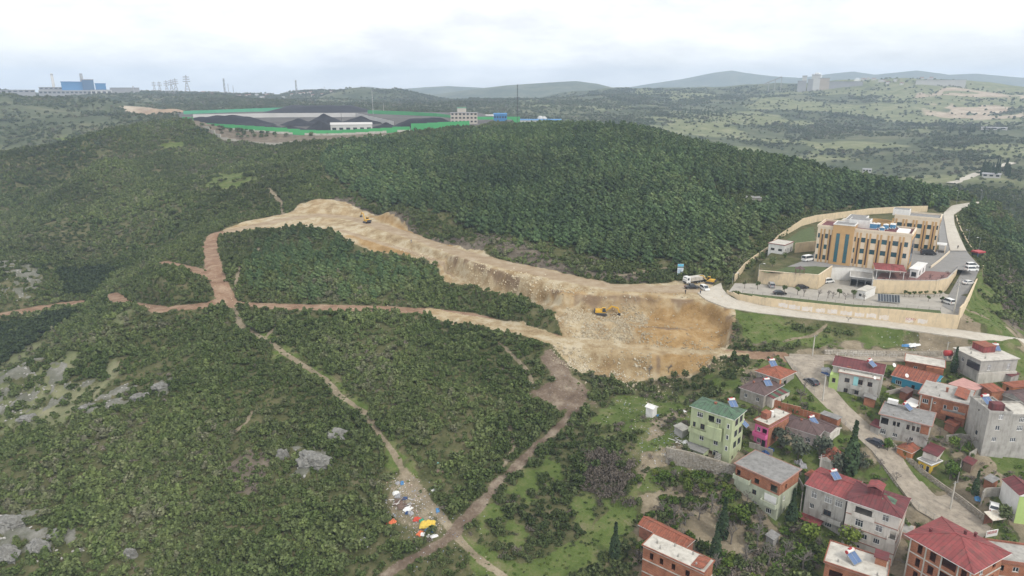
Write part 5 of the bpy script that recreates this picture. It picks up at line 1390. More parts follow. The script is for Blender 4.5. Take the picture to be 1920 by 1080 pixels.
M_ORANGE = mat('orange_plaster', (0.50, 0.20, 0.09), .9, .15, 1, dirt=(0.36, 0.22, 0.14), dirt_amt=.4)
M_YELLOWK = mat('yellow_kiosk_paint', (0.62, 0.42, 0.05), .8, .08)
M_LIME = mat('lime_plaster', (0.38, 0.50, 0.18), .9, .08)
M_CINDER = brick_mat('grey_block', (0.33, 0.32, 0.30), (0.27, 0.262, 0.245), (0.36, 0.345, 0.32))

def row(st, ts, w=1.3, h=1.3, k='w', m=1, s=.95): return (st, [(t, w, h, k, m, s) for t in ts])

# 1 pale green four-storey house
H = House('green_house', 'four storey pale green house with green roof and outside stair', 'house', (1376,787), (1292,765), (1406,773), 11.8, 2.9, M_GREENPL, 3)
H.win('L', [row(3, [.22], 1.5, 1.3, 'w', 2), row(3, [.66], 1.2, 1.2), row(3, [.92], .6, 1.2, 'w', 0), (3, [(.49, 1.5, 1.6, 'o', 0, .7)]),
            row(2, [.10], .7, 1.3, 'b', 0), row(2, [.30], 1.1, 1.4, 'b', 1), row(2, [.53, .66], 1.2, 1.5, 'w', 2), row(1, [.30], 1.1, 1.3, 'w', 1), row(1, [.64], 1.1, 1.2, 'w', 1), row(1, [.92], .7, 1.3, 'w', 0), row(2, [.92], .6, 1.1, 'w', 0), row(0, [.66], 1.4, 1.5, 'w', 1), (0, [(.54, .9, 2.0, 'd', 0, .05)])])
H.win('R', [row(q, [.32, .72], 1.7, 1.7, 'k', 1, .8) for q in (1, 2, 3)] + [row(0, [.2, .75], .8, 1.0, 'b', 0)])
H.walls(); H.pitched(M_GREENROOF, 'hip', 1.1, .4); H.balcony('L', .02, .44, 5.9, 1.2, .9); H.balcony('L', .44, .70, 8.8, .9, .9)
b = MB(); b.box(-1.15, -.003, H.L * .22, H.L * .56, 5.6, 8.75); b.build('bay', M_GREENPL, H.e)
b = MB(); b.box(-.6, -.003, .0, H.L * .17, -2, H.h); b.build('stair_tower', M_GREENPL, H.e)
for z in (3.7, 6.6, 9.4): add_window(H.e, -.63, H.L * .085, z, -math.pi / 2, .6, 1.2, M_PVC, M_GLASS, 0, False)
b = MB(); b.box(-3.0, -.003, H.L * .50, H.L * .98, -2.5, 2.3); an = b.build('annex', M_GREENPL, H.e); b = MB(); b.box(-3.2, -.006, H.L * .49, H.L * .99, 2.303, 2.45); b.build('annex_roof', M_GREYROOF, an)
add_window(H.e, -3.03, H.L * .74, .7, -math.pi / 2, 1.5, 1.1, M_PVC, M_GLASS, 2, False)
for k in range(9):
    b = MB(); b.box(-.9 - k * .28, -.62 - k * .28, H.L * .18, H.L * .30, -2, 2.4 - k * .29); b.build('step', M_CONC, H.e)
H.chimney(H.R * .45, H.L * .55, H.h + .6); solar(H.pt(H.R * .75, H.L * .18, H.h + .7), H.th - .6, 'solar heater on the green roof'); solar(H.pt(H.R * 1.0, H.L * -.1, H.h - 4), H.th, 'solar heater on the low tile roof behind the green house', .9)
b = MB(); b.box(H.R + .3, H.R + 4.5, 2.5, 7, -1, 5.6); lo = b.build('side_building', M_BRICK2, H.e); b = MB(); b.poly([(H.R + .1, 2.3, 5.62), (H.R + 4.7, 2.3, 5.62), (H.R + 4.7, 7.2, 6.6), (H.R + .1, 7.2, 6.6)]); b.build('side_roof', M_TILE, lo)

# 2 pink house
H = House('pink_house', 'bright pink two storey house with flat concrete roof', 'house', (1441,798.5), (1413.6,790.6), (1485,778.7), 6.3, 2.95, M_PINK, 3)
H.bands = [(0, 5.6, 0), (5.6, 6.3, 1)]
H.win('L', [row(0, [.4], 1.1, 1.3, 'w', 2), row(0, [.75], 1.0, 2.0, 'k', 0, .1), row(1, [.30], .9, 1.1, 'w', 1), row(1, [.75], 1.2, 1.2, 'o', 0)])
H.walls([M_PINK, M_BRICK]); H.flat(M_CONCLT, M_BRICK2, .4, .22, .2); H.balcony('L', .0, 1.0, 2.95, 1.0, .9, M_PINK); H.stubs([(1, 1), (H.R - 1, 1), (4, H.L - .6), (H.R * .5, 1.2)], H.h + .2)
b = MB(); b.box(.2, H.R - .1, -.12, -.003, -1, 5.5); b.build('side_wall', M_BRICK, H.e)
b = MB(); b.box(H.R * .2, H.R * .42, H.L * .5, H.L * .95, H.h + .23, H.h + 1.9); b.build('roof_room', M_BRICK2, H.e)
b = MB(); b.lathe([(.5, H.h + .23), (.5, H.h + 1.6)], 10, (H.R * .5, H.L * .6)); b.build('water_tank', M_WHITE, H.e)
# 3 brown roof house and its striped wing
H = House('bungalow', 'stone walled bungalow with dark brown roof and solar heater', 'house', (1432.5,742), (1385,729), (1474,724), 3.6, 2.9, M_STONEPL, 3)
H.win('L', [row(0, [.25, .75], .9, 1.1, 'w', 1, 1.4)]); H.walls(); H.pitched(M_BROWNROOF, 'hip', 1.5, .4); H.chimney(H.R * .3, H.L * .7, H.h + .8, .8, .4)
solar(H.pt(H.R * .45, 1.0, H.h + .9), H.th - .5, 'solar heater on the dark brown bungalow roof')
W = House('striped_roof_annex', 'low white annex with red and green striped roof', 'annex', (1449,747), (1430,739), (1480,733), 2.9, 2.8, M_OFFW, 2)
W.win('R', [row(0, [.25, .8], .8, 1.2, 'b', 0, .8)]); W.walls(); 
for i in range(6):
    b = MB(); a, c = W.R * i / 6 * 1.02 - .2, W.R * (i + 1) / 6 * 1.02 - .2; b.prism([(a, -.3, W.h + .02), (c, -.3, W.h + .02), (c, W.L + .3, W.h + .5), (a, W.L + .3, W.h + .5)], [(a, -.3, W.h + .1), (c, -.3, W.h + .1), (c, W.L + .3, W.h + .58), (a, W.L + .3, W.h + .58)]); b.build('roof_sheet', M_GREENROOF if i % 2 else M_DKRED, W.e)
# 4 red tile house at the bend
H = House('tile_roof_house', 'grey stone house with worn red tile roof at the road bend', 'house', (1462,711), (1416.6,697.5), (1494,699), 3.3, 2.9, M_STONEPL, 3)
H.win('L', [row(0, [.22, .72], .85, 1.3, 'w', 1, 1.2)]); H.win('R', [row(0, [.4], 1.4, 1.6, 'o', 0, .5)]); H.bands = [(0, 3.3, 0)]; H.walls(); H.pitched(M_TILE, 'hip', 1.5, .45)
b = MB(); b.box(.0, H.R, -.1, -.003, -1, .4); b.box(0, .8, -.1, -.003, .4, 3.2); b.build('orange_panel', M_ORANGE, H.e)
solar(H.pt(H.R * .45, H.L * .55, H.h + 1.4), H.th - .5, 'blue solar heater on the worn red tile roof')
# 5 brown roof house below
H = House('brown_roof_house', 'pale pink bungalow with dark brown roof behind the olive trees', 'house', (1532.5,817), (1463,796), (1552,800), 3.4, 2.9, M_PALEPINK, 3)
H.win('L', [row(0, [.35, .78], 1.1, 1.3, 'w', 2)]); H.walls(); H.pitched(M_BROWNROOF, 'hip', 1.6, .5); H.chimney(H.R * .4, H.L * .55, H.h + 1.0, .7, .4)
solar(H.pt(H.R * .6, H.L * .2, H.h + .8), H.th - .4, 'solar heater at the end of the long brown roof')
run_wall('brick_fence', 'orange brick garden wall between the bungalows', 'wall', gp([(1436,759),(1463,766),(1500,779),(1536,792)]), [1.8] * 4, .25, M_BRICK, None)

# 6 two-storey grey house with red roof building behind
H = House('flat_roof_house', 'two storey off-white house with flat roof beside green corner annex', 'house', (1648,712), (1572.7,701.4), (1664,696.5), 6.3, 2.9, M_GREYPL, 3, minR=7.4)
H.win('L', [row(1, [.22], 1.2, 1.2, 'b', 2), row(1, [.56], 1.1, 1.4, 'b', 1), row(1, [.80], 1.1, 1.3, 'b', 2), row(0, [.22, .50], 1.0, 1.2, 'b', 1), row(0, [.80], 1.4, .7, 'b', 2)])
H.walls(); H.flat(M_CONCLT, M_BANDPINK, .35, .2); H.balcony('L', .33, .62, 2.9, .9, .8)
b = MB(); b.box(-.08, -.003, H.L * .50, H.L * .62, 3.0, 5.9); b.build('turquoise_panel', mat('pale_turquoise', (0.30, 0.58, 0.58), .85, .05), H.e)
b = MB(); b.box(-.02, H.R * .6, H.L + .003, H.L + 2.2, -3, 5.2); an = b.build('corner_annex', M_LIME, H.e)
add_window(H.e, -.05, H.L + 1.1, 3.2, -math.pi / 2, .8, 1.2, M_BROWNF, M_GLASS, 0)
H.stubs([(1, 1.5), (1.2, H.L - 1), (4.5, .8)], H.h + .2)
for i, (x, y, mm) in enumerate(((2.2, .80, M_BRICK), (2.6, .72, M_WHITE), (2.4, .6, M_DARKMETAL), (2.4, .52, M_BRICK))):
    b = MB(); b.box(x, x + .9, H.L * y - .55, H.L * y + .4, H.h + .21, H.h + 1.1); b.build('roof_store', mm, H.e)
H = House('red_roof_building', 'long low building with dark red roof behind the flat roof house', 'house', (1655,703), (1560,690), (1676,687.5), 6.6, 2.9, M_GREYPL, 3, minR=6)
H.walls(); H.pitched(M_DKRED, 'gable', 1.0, .3, 'y', .62); solar(H.pt(2.2, H.L * .18, H.h + .9), H.th - .4, 'solar heater on the long dark red roof')
# dish
def dish(loc, rz, label, r=.55):
    e = empty('satellite_dish', loc, rz, label, 'satellite dish', 'satellite dishes'); b = MB(); b.lathe([(.02, 0), (r * .6, .06), (r, .2)], 12)
    o = b.build('reflector', M_WHITE, e); o.rotation_euler = (math.radians(55), 0, 0); o.location = (0, 0, .8); q = MB(); q.tube((0, 0, 0), (0, 0, .82), .035); q.tube((0, 0, .8), (0, -.4, 1.05), .02); q.build('mast', M_GREYMETAL, e)
dish(hit(1675,690, 6.6), .3, 'white satellite dish at the end of dark red roof'); dish(hit(1638.5,714, 6.5), .3, 'white satellite dish on the flat roof edge', .42)

# 7 blue house, 8 brick house behind
H = House('blue_house', 'turquoise blue single storey house with red striped roof', 'house', (1748,724), (1673.7,704), (1764,706), 3.0, 2.9, M_TURQ, 3, minR=6.5)
H.win('L', [row(0, [.18], 1.5, 1.2, 'w', 2), row(0, [.55, .85], .8, 1.1, 'b', 0, .8)]); H.walls(); H.pitched(M_TILE, 'gable', 1.6, .35, 'y', .55)
for k in range(12):
    b = MB(); y = H.L * (k + .5) / 12; xm = -.35 + (H.R + .7) * .55; b.bar((-.33, y, H.h + .18), (xm, y, H.h + 1.78), .10, .06); b.build('roof_batten', M_DKRED, H.e)
dish(H.pt(-.2, H.L * .65, H.h + .3), .2, 'white satellite dish on the turquoise house')
H = House('brick_bungalow', 'single storey brick house with flat concrete roof behind blue house', 'house', (1770,690), (1698,680), (1779,678), 3.0, 2.9, M_BRICK, 3, minR=6)
H.win('L', [row(0, [.28], .9, 1.1, 'w', 1), row(0, [.72], 1.1, 1.2, 'w', 1)]); H.walls(); H.flat(M_CONCLT, M_BRICK2, .4, .2)
b = MB(); b.box(-1.2, -.003, 0, H.L * .45, -1, 2.9); b.build('front_room', M_BRICK, H.e)
e = empty('water_tank', hit(1776,672, 3), 0, 'red round water tank beside the cypress', 'water tank'); b = MB(); b.tube((-.9, 0, 1.6), (.9, 0, 1.6), .85, n=12); b.build('barrel', M_RED, e, True); b = MB(); b.box(-.8, -.6, -.6, .6, 0, 1.0); b.box(.6, .8, -.6, .6, 0, 1.0); b.build('cradle', M_GREYMETAL, e)
# 9 grey concrete villa
H = House('concrete_villa', 'two storey bare concrete house with dark corner glazing and red rooftop room', 'house', (1840,677), (1794.6,653), (1904.6,671), 6.4, 2.9, M_CONC, 3)
H.win('L', [row(1, [.35], .9, 1.4, 'w', 1), row(1, [.12], .7, 1.2, 'k', 0)]); H.win('R', [row(1, [.25, .78], 1.0, 1.7, 'c', 1, .6)])
H.walls(); H.flat(M_CONCLT, None, .35, .22); b = MB(); b.box(-.5, -.003, .0, H.L * .42, 3.6, 5.3); b.build('corner_glazing', M_GLASS, H.e); b = MB(); b.box(-.42, H.R + .05, -.5, -.003, -1, 3.0); b.build('lower_wall', M_CONCLT, H.e)
b = MB(); b.box(H.R * .42, H.R * .75, H.L * .5, H.L * .92, H.h + .225, H.h + 2.0); rr = b.build('roof_room', M_REDROOF, H.e); b = MB(); b.box(H.R * .40, H.R * .77, H.L * .48, H.L * .94, H.h + 2.003, H.h + 2.12); b.build('roof_room_roof', M_TILE, rr)
solar(H.pt(H.R * .85, H.L * .55, H.h + .23), H.th - .3, 'solar heater beside the red rooftop room'); H.stubs([(1, H.L * .5), (2, 1), (H.R * .3, H.L * .8)], H.h + .22)
# 10 brick and cement house
H = House('brick_house', 'two storey brick house with grey upper front and concrete roof', 'house', (1814.4,760), (1724,740), (1830,735), 6.0, 2.9, M_BRICK, 4)
H.win('L', [row(1, [.14], 1.3, 1.2, 'w', 2), row(1, [.34], .5, .5, 'w', 0, 1.5), row(0, [.14], 1.2, 1.0, 'b', 0), row(1, [.56], .7, 1.3, 'w', 0, .5), row(1, [.78], 1.0, 1.1, 'w', 2), row(0, [.70], 1.8, 1.6, 'o', 0, .4)])
H.walls(); H.flat(M_CONC, M_BRICK2, .45, .22); b = MB(); b.box(-.14, -.003, .1, H.L * .48, 3.0, 3.75); b.build('front_panel', M_CINDER, H.e); H.balcony('L', .5, 1.0, 2.9, 1.2, .7, M_BRICK)
for t in (.02, .26): b = MB(); y = H.L * (1 - t); b.box(-.1, -.003, y - .3, y, -3, 6.0); b.build('column', M_CONCLT, H.e)
b = MB(); b.poly([(H.R * .2, .5, H.h + .5), (H.R * .9, .5, H.h + .5), (H.R * .9, H.L * .32, H.h + 1.0), (H.R * .2, H.L * .32, H.h + 1.0)]); b.build('tile_cover', M_TILE, H.e); H.chimney(H.R * .5, H.L * .5, H.h + .22, 1.0); H.stubs([(H.R * .6, H.L * .75), (1, H.L * .6)], H.h + .22)
# 11 grey flat house
H = House('grey_house', 'two storey grey house with patched flat roof and open brick loggia', 'house', (1744,799), (1650,780), (1762,778), 6.0, 2.9, M_GREYPL, 5)
H.win('L', [(1, [(.10, 1.6, 1.7, 'o', 0, .7)]), row(1, [.30, .385], .6, 1.2, 'o', 0, .9), row(1, [.58, .69, .78], .65, 1.3, 'b', 1, .8), row(0, [.10], 1.3, 1.3, 'w', 2), row(0, [.35], 1.1, 1.0, 'w', 2), row(0, [.68], .9, 1.0, 'w', 1)])
H.win('R', [row(1, [.4], .7, 1.2, 'k', 0)]); H.walls(); H.flat(M_GREYROOF, M_BANDPINK, .5, .2); b = MB(); b.box(-.13, -.003, .0, H.L * .48, 2.8, 3.55); b.build('loggia_parapet', M_CONC, H.e); b = MB(); b.box(-.06, -.003, .1, H.L * .17, 3.6, 5.9); b.build('brick_panel', M_BRICK, H.e)
solar(H.pt(H.R * .75, H.L * .45, H.h + .2), H.th - .3, 'grey solar panel on the patched flat roof'); e = H.part('water_tank', M_WHITE, (H.R * .8, H.R * .95, H.L * .75, H.L * .97, H.h + .6, H.h + 1.6)); H.stubs([(1, 2), (1, H.L * .75), (H.R * .5, H.L * .5)], H.h + .2, .4)
# 12 two concrete blocks
H = House('concrete_block', 'four storey grey concrete house with white windows and red rooftop hut', 'house', (1855,775), (1834,752), (1892.7,773), 11.0, 2.9, M_CONC, 4, minL=8)
H.win('R', [row(3, [.55], 1.0, 1.3, 'c', 1), row(2, [.50], 1.0, 1.2, 'w', 1), row(1, [.45], 1.0, 1.1, 'w', 2)]); H.win('L', [row(1, [.6], .9, 1.1, 'k', 0), row(3, [.5], .5, .5, 'k', 0)]); H.walls(); H.flat(M_CONCLT, M_CONC, .1, .2, .5)
b = MB(); b.box(1.0, 3.6, .8, 2.6, H.h + .21, H.h + 2.0); b.build('roof_hut', M_DKRED, H.e); solar(H.pt(2.4, 4.2, H.h + .2), H.th + .3, 'blue solar heater on the tall concrete block', 1.1)
H = House('concrete_block', 'grey concrete house with white windows at right edge of the photo', 'house', (1894.7,781), (1880,766), (1946,778), 10.4, 2.9, M_CONC, 4, minL=7)
H.win('R', [row(3, [.42], 1.4, 1.3, 'w', 3), row(2, [.40], 1.4, 1.3, 'w', 3), row(1, [.25], 1.3, 1.1, 'w', 2)]); H.walls(); H.flat(M_CONCLT, M_CONC, .1, .2, .4)
H = House('dark_roof_house', 'grey block house with dark roof at right edge below the brick ruin', 'house', (1922,757), (1878,737), (1975,742), 3.6, 2.9, M_CINDER, 3)
H.win('L', [row(0, [.7], .8, 1.1, 'k', 0)]); H.walls(); H.pitched(M_BROWNROOF, 'gable', 1.2, .4, 'x')
# small sheds
def shed(name, label, B, A, C, h, wall, roof, kind='shed', rise=.4, win_=None, cat='shed', **kw):
    H = House(name, label, cat, B, A, C, h, 2.7, wall, 2, **kw)
    if win_: H.win('L', win_)
    H.walls()
    if kind == 'flat': H.flat(roof, None, .25, .15)
    elif kind == 'shed':
        b = MB(); b.prism([(-.25, -.25, H.h + .02), (H.R + .25, -.25, H.h + .02), (H.R + .25, H.L + .25, H.h + rise), (-.25, H.L + .25, H.h + rise)], [(-.25, -.25, H.h + .12), (H.R + .25, -.25, H.h + .12), (H.R + .25, H.L + .25, H.h + rise + .1), (-.25, H.L + .25, H.h + rise + .1)]); b.build('roof', roof, H.e)
    else: H.pitched(roof, 'gable', rise, .25)
    return H
shed('brick_shed', 'small brick shed below the off-white flat roof house', (1641,750), (1620.5,746), (1645,742), 2.3, M_BRICK, M_GREYROOF, win_=None)
shed('brick_shed', 'brick shed with tile roof on the slope right of grey villa', (1860,735), (1844,724), (1877,730), 2.8, M_BRICK, M_TILE, 'shed', .5, [row(0, [.6], .5, .5, 'k', 0)])
shed('brick_ruin', 'roofless orange brick ruin at right edge of the photo', (1900,727), (1884,718), (1950,720), 2.4, M_ORANGE, M_BRICK2, 'flat', .2, [(0, [(.5, .8, 1.8, 'o', 0, .1)])], cat='ruin')
shed('orange_hut', 'small orange hut with red tile roof above the retaining wall', (1709,850), (1683,839), (1723,841), 2.4, M_ORANGE, M_TILE, 'gable', .7)
shed('white_shed', 'white shed with rusty red roof behind yellow kiosk', (1757,856), (1731,847), (1770,841), 2.5, M_OFFW, M_DKRED, 'shed', .4)
shed('roadside_shed', 'small shed with red roof at the foot of grey flat roof house', (1648,803), (1633,798), (1656,792), 2.3, M_CONC, M_DKRED, 'shed', .3)
shed('brick_garage', 'orange brick store with grey roof left of town road', (1570,787), (1538,777), (1580,783), 2.6, M_BRICK, M_GREYROOF, 'flat', .2)
shed('dark_roof_cottage', 'pale cottage with dark roof below the orange brick store', (1556,812), (1535,800), (1570,800), 2.7, M_OFFW, M_BROWNROOF, 'gable', .8, [row(0, [.5], .8, 1.1, 'b', 0, .8)], minL=6)
shed('tile_cottage', 'ruined cottage with brown tile roof left of the tall cypress', (1562,868), (1536,862), (1582,852), 2.8, M_OFFW, M_TILE, 'gable', 1.0)
shed('shack', 'small shack of sheets and blocks left of the green house', (1280,808), (1264,801), (1293,803), 2.2, M_CINDER, M_CONCLT, 'shed', .3)
shed('tarpaulin_hut', 'small white tarpaulin hut on the grass above the rubble', (1224,768), (1210,764), (1234,764), 2.4, M_WHITE, M_WHITE, 'gable', .5)
shed('white_plank_roof', 'low white sheet roof behind grey flat roof house', (1712,766), (1694,760), (1726,754), 2.4, M_BRICK, M_WHITE, 'shed', .3)
shed('pink_sheet_shed', 'low shed with pale pink sheet roof behind brick house', (1818,736), (1782,722), (1840,724), 2.6, M_CONC, mat('pink_sheet', (0.44, 0.25, 0.22), .8, .15), 'shed', .5)
for i_, (n_, B_, A_, C_, w_, r_) in enumerate((('low tile roofed store below the brick house front', (1790,800), (1772,794), (1803,791), M_BRICK2, M_TILE), ('grey block store between brick house and tall concrete block', (1838,812), (1822,806), (1848,804), M_CINDER, M_CONC), ('rusty roofed coop in the yard right of the kiosk', (1822,872), (1806,867), (1832,864), M_WOOD, M_DKRED), ('small brick store above the walled parking yard', (1860,905), (1846,899), (1872,898), M_BRICK, M_GREYROOF), ('tile roofed lean-to beside the half built house', (1524,898), (1510,892), (1536,890), M_STONEPL, M_TILE), ('grey hut in the garden below the half built house', (1450,1012), (1436,1006), (1462,1004), M_CINDER, M_GREYROOF), ('brick hut between blue house and grey flat roof house', (1700,738), (1688,734), (1712,731), M_BRICK2, M_BROWNROOF), ('red sheet hut right of the concrete villa', (1896,706), (1884,701), (1908,700), M_CONC, M_DKRED))):
    shed('garden_store', n_, B_, A_, C_, 2.2, w_, r_, 'shed', .3)
for n_, q_ in (('garden wall behind the blue house yard', [(1660,742),(1690,735),(1722,742)]), ('garden wall below the tall concrete block', [(1842,832),(1870,838),(1905,845)]), ('garden wall between the brick house and yellow kiosk', [(1772,828),(1800,822),(1830,826)]), ('garden wall around the lower right yard', [(1795,905),(1800,880),(1830,850)]), ('garden wall in front of the pink house', [(1404,838),(1425,846),(1448,856)]), ('garden wall beside laundry balcony house', [(1497,905),(1504,930),(1500,960)])):
    run_wall('garden_wall', n_, 'wall', gp(q_), [1.3] * 3, .22, M_STONEPL, None, 'garden walls', 3.0)
# 14 yellow kiosk
H = House('yellow_kiosk', 'small yellow kiosk with white flat roof above the retaining wall', 'kiosk', (1745.4,873), (1723.4,862), (1763,865), 2.6, 2.6, M_YELLOWK, 1.5)
H.win('L', [row(0, [.3], .9, 1.3, 'w', 1, .6), (0, [(.78, .8, 2.0, 'w', 0, .1)])]); H.win('R', [row(0, [.4], .8, 1.0, 'w', 1, .8)]); H.walls(); H.flat(M_GREYROOF, M_WHITE, .3, .3)
# 15 grey-white house with red roof
H = House('red_roof_house', 'three storey grey house with flat red roof and laundry balcony', 'house', (1586.8,937), (1510.4,911), (1618,906), 9.0, 2.9, M_GREYPL, 4)
H.win('L', [row(2, [.22], 1.2, 1.6, 'c', 1, .7), row(2, [.58], 1.5, 1.5, 'c', 2, .8), row(2, [.84], 1.5, 1.5, 'c', 2, .8), row(1, [.20], 1.0, 1.2, 'w', 2), (1, [(.60, 1.6, 1.4, 'b', 1, .6)]), row(0, [.66], 1.4, 1.0, 'w', 2)])
H.walls(); H.pitched(M_REDROOF, 'gable', .8, .35, 'y', .6); H.balcony('L', .47, .98, 2.9, 1.1, .95)
b = MB(); b.box(-2.6, -.003, H.L * .45, H.L * 1.05, 1.9, 2.05); b.build('awning', M_REDROOF, H.e)
solar(H.pt(H.R * .55, H.L * .42, H.h + .9), H.th - .5, 'solar heater on the plain red roof by cypress')
# 16 white house
H = House('white_house', 'four storey white house with brown bands and dark red roof', 'house', (1687.5,971), (1587.5,941.5), (1712.5,939), 11.5, 2.88, M_OFFW, 4)
H.win('L', [(3, [(.33, 3.2, 1.7, 'o', 0, .5)]), row(3, [.75], 1.2, 1.4, 'c', 1), row(2, [.28], 1.5, 1.6, 'w', 2, .6), row(2, [.66], 1.3, 1.5, 'c', 1), row(1, [.24, .42], 1.0, 1.2, 'w', 1), row(1, [.65], 1.2, 1.2, 'w', 2), (2, [(.93, 1.0, 1.9, 'o', 0, .3)]), row(0, [.33, .70], .5, .6, 'k', 0, 1.4)])
H.win('R', [row(2, [.35], 1.2, 1.8, 'o', 0, .4)]); H.walls(); H.pitched(M_DKRED, 'hip', 1.3, .45)
for z in (2.75, 5.65, 8.5):
    b = MB(); b.box(-.07, -.003, 0, H.L, z, z + .22); b.box(-.07, H.R, -.07, -.003, z, z + .22); b.build('band', M_BANDPINK, H.e)
H.balcony('L', .12, .56, 8.64, .35, .9); H.balcony('L', .84, 1.0, 5.76, .9, .9)
b = MB(); b.box(H.R * .42, H.R * .8, H.L * .45, H.L * .72, H.h + .7, H.h + 2.6); rr = b.build('roof_room', M_DKRED, H.e); b = MB(); b.poly([(H.R * .40, H.L * .43, H.h + 2.6), (H.R * .82, H.L * .43, H.h + 2.6), (H.R * .82, H.L * .585, H.h + 3.1), (H.R * .40, H.L * .585, H.h + 3.1)]); b.poly([(H.R * .40, H.L * .74, H.h + 2.6), (H.R * .82, H.L * .74, H.h + 2.6), (H.R * .82, H.L * .585, H.h + 3.1), (H.R * .40, H.L * .585, H.h + 3.1)]); b.build('roof_room_roof', M_REDROOF, rr)
b = MB(); b.poly([(H.R * .22, H.L * .25, H.h + .72), (H.R * .30, H.L * .25, H.h + .93), (H.R * .30, H.L * .62, H.h + .93), (H.R * .22, H.L * .62, H.h + .72)]); b.build('roof_light', M_CONCLT, H.e)
b = MB(); b.poly([(H.R * .36, H.L * .16, H.h + .78), (H.R * .62, H.L * .16, H.h + .78), (H.R * .62, H.L * .42, H.h + 1.42), (H.R * .36, H.L * .42, H.h + 1.2)]); b.build('green_sheet', M_GREENROOF, H.e)
b = MB(); b.box(H.R + .1, H.R + 4.2, -1.8, 4.5, -5, 3.4); q = b.build('roadside_terrace', mat('salmon_wall', (0.46, 0.30, 0.24), .9, .1), H.e); b = MB(); b.box(H.R + .3, H.R + 4.0, -1.6, 4.3, 3.403, 3.47); b.build('terrace_floor', M_CONC, q)
# 17 large brick block with red hip roof
H = House('brick_apartment', 'brick apartment house with pale concrete bands and large red hip roof', 'house', (1821.8,1070), (1715,1002), (1870.5,1030), 12.0, 2.95, M_BRICK, 4)
H.win('L', [(q, [(.18, .9, 1.9, 'o', 0, .5), (.40, 1.1, 1.9, 'o', 0, .5), (.66, 2.6, 1.7, 'o', 0, .9), (.9, 1.0, 1.8, 'o', 0, .6)]) for q in (1, 2, 3)])
H.win('R', [(q, [(.35, 1.2, 1.4, 'w', 1, .8), (.75, 1.2, 1.4, 'o', 0, .8)]) for q in (1, 2, 3)]); H.walls(); H.pitched(M_REDROOF, 'hip', 2.0, .9)
for z in (2.85, 5.8, 8.75, 11.6):
    b = MB(); b.box(-.09, -.003, -.09, H.L, z, z + .24); b.box(-.003, H.R, -.09, -.003, z, z + .24); b.build('band', M_CONCLT, H.e)
for t in (0, .27, .53, .80, .985):
    y = H.L * (1 - t); b = MB(); b.box(-.07, -.004, y - .26, y, -3, 11.55); b.build('column', M_CONCLT, H.e)
for x, y, z in ((.3, .85, 1.0), (.72, .5, 2.0), (.9, .42, 1.0)): H.chimney(H.R * x, H.L * y, H.h + .4 + z * .5, .7, .4, M_DKRED)
# 18 brick over grey at the right
H = House('terrace_house', 'house with brick upper floor over grey plaster at bottom right corner', 'house', (1868,1052), (1856,1040), (1950,1066), 8.5, 2.9, M_GREYPL, 4, minL=6, minR=9)
H.bands = [(0, 5.6, 0), (5.6, 8.5, 1)]; H.win('R', [row(2, [.12], .8, 1.2, 'o', 0, .8), row(2, [.38], 1.0, 1.0, 'w', 1), row(1, [.35, .8], 1.1, 1.2, 'w', 2)]); H.walls([M_GREYPL, M_BRICK]); H.flat(M_CONC, M_BRICK2, .3, .2, .4)
# 19 flat roof with rooftop shed
H = House('flat_roof_house', 'brick house with pale flat roof and blue solar panel at bottom edge', 'house', (1660,1092), (1545,1062), (1682,1057), 6.5, 2.9, M_BRICK, 4)
H.win('L', [(1, [(.2, 2.4, 1.6, 'o', 0, .8), (.6, 1.4, 1.4, 'o', 0, .8)])]); H.walls(); H.flat(M_CONCLT, M_BRICK2, .3, .22, .25); solar(H.pt(H.R * .35, H.L * .48, H.h + .22), H.th - .5, 'large blue solar heater on the pale flat roof at bottom edge', 1.2)
b = MB(); b.box(H.R * .62, H.R * .95, .3, H.L * .22, H.h + .23, H.h + 1.8); q = b.build('roof_room', M_BRICK, H.e); b = MB(); b.box(H.R * .58, H.R * .99, .1, H.L * .25, H.h + 1.803, H.h + 1.95); b.build('roof_room_roof', M_DKRED, q); H.stubs([(1, 1.5), (1.2, H.L * .8), (H.R * .6, H.L * .6)], H.h + .22)
# 20 white and green building at right edge
H = House('green_side_house', 'white house with green side and red roof at right edge by parked cars', 'house', (1912,930), (1899,915), (1950,930), 6.5, 2.9, M_WHITE, 3, minL=6)
H.bands = [(0, 6.5, 0)]; H.walls([M_WHITE]); b = MB(); b.box(0, H.R, -.06, -.003, -1, 6.4); b.build('green_cladding', M_LIME, H.e); H.pitched(M_DKRED, 'gable', 1.2, .2, 'y')
# 21 grey roof, brick storey over pale green
H = House('half_built_house', 'pale green house with unfinished brick top floor and grey flat roof', 'house', (1463,907), (1375,873.5), (1508.3,885), 9.3, 2.95, M_GREENPL2, 4)
H.bands = [(0, 6.3, 0), (6.3, 9.3, 1)]
H.win('L', [(2, [(.08, .9, 1.4, 'o', 0, .9), (.50, 1.1, 1.2, 'o', 0, .9), (.88, 1.6, 1.7, 'o', 0, .7)]), row(1, [.47], 1.0, 1.2, 'b', 1), (1, [(.80, 2.2, 1.5, 'o', 0, .8)]), row(0, [.24], .8, 1.0, 'b', 1), row(0, [.50], 1.2, 1.4, 'c', 1), row(0, [.82], 1.3, 1.2, 'w', 2)])
H.win('R', [(2, [(.35, .8, 1.2, 'o', 0, .9)]), row(1, [.32], .8, 1.3, 'c', 1)]); H.walls([M_GREENPL2, M_BRICK]); H.flat(M_GREYROOF, M_BANDPINK, .4, .22); H.balcony('L', .0, .38, 6.3, 1.0, .9); H.balcony('L', .66, 1.0, 3.3, 1.0, .9)
b = MB(); b.box(-.08, -.003, .4, H.L * .3, 3.7, 5.6); b.build('white_panel', M_WHITE, H.e)
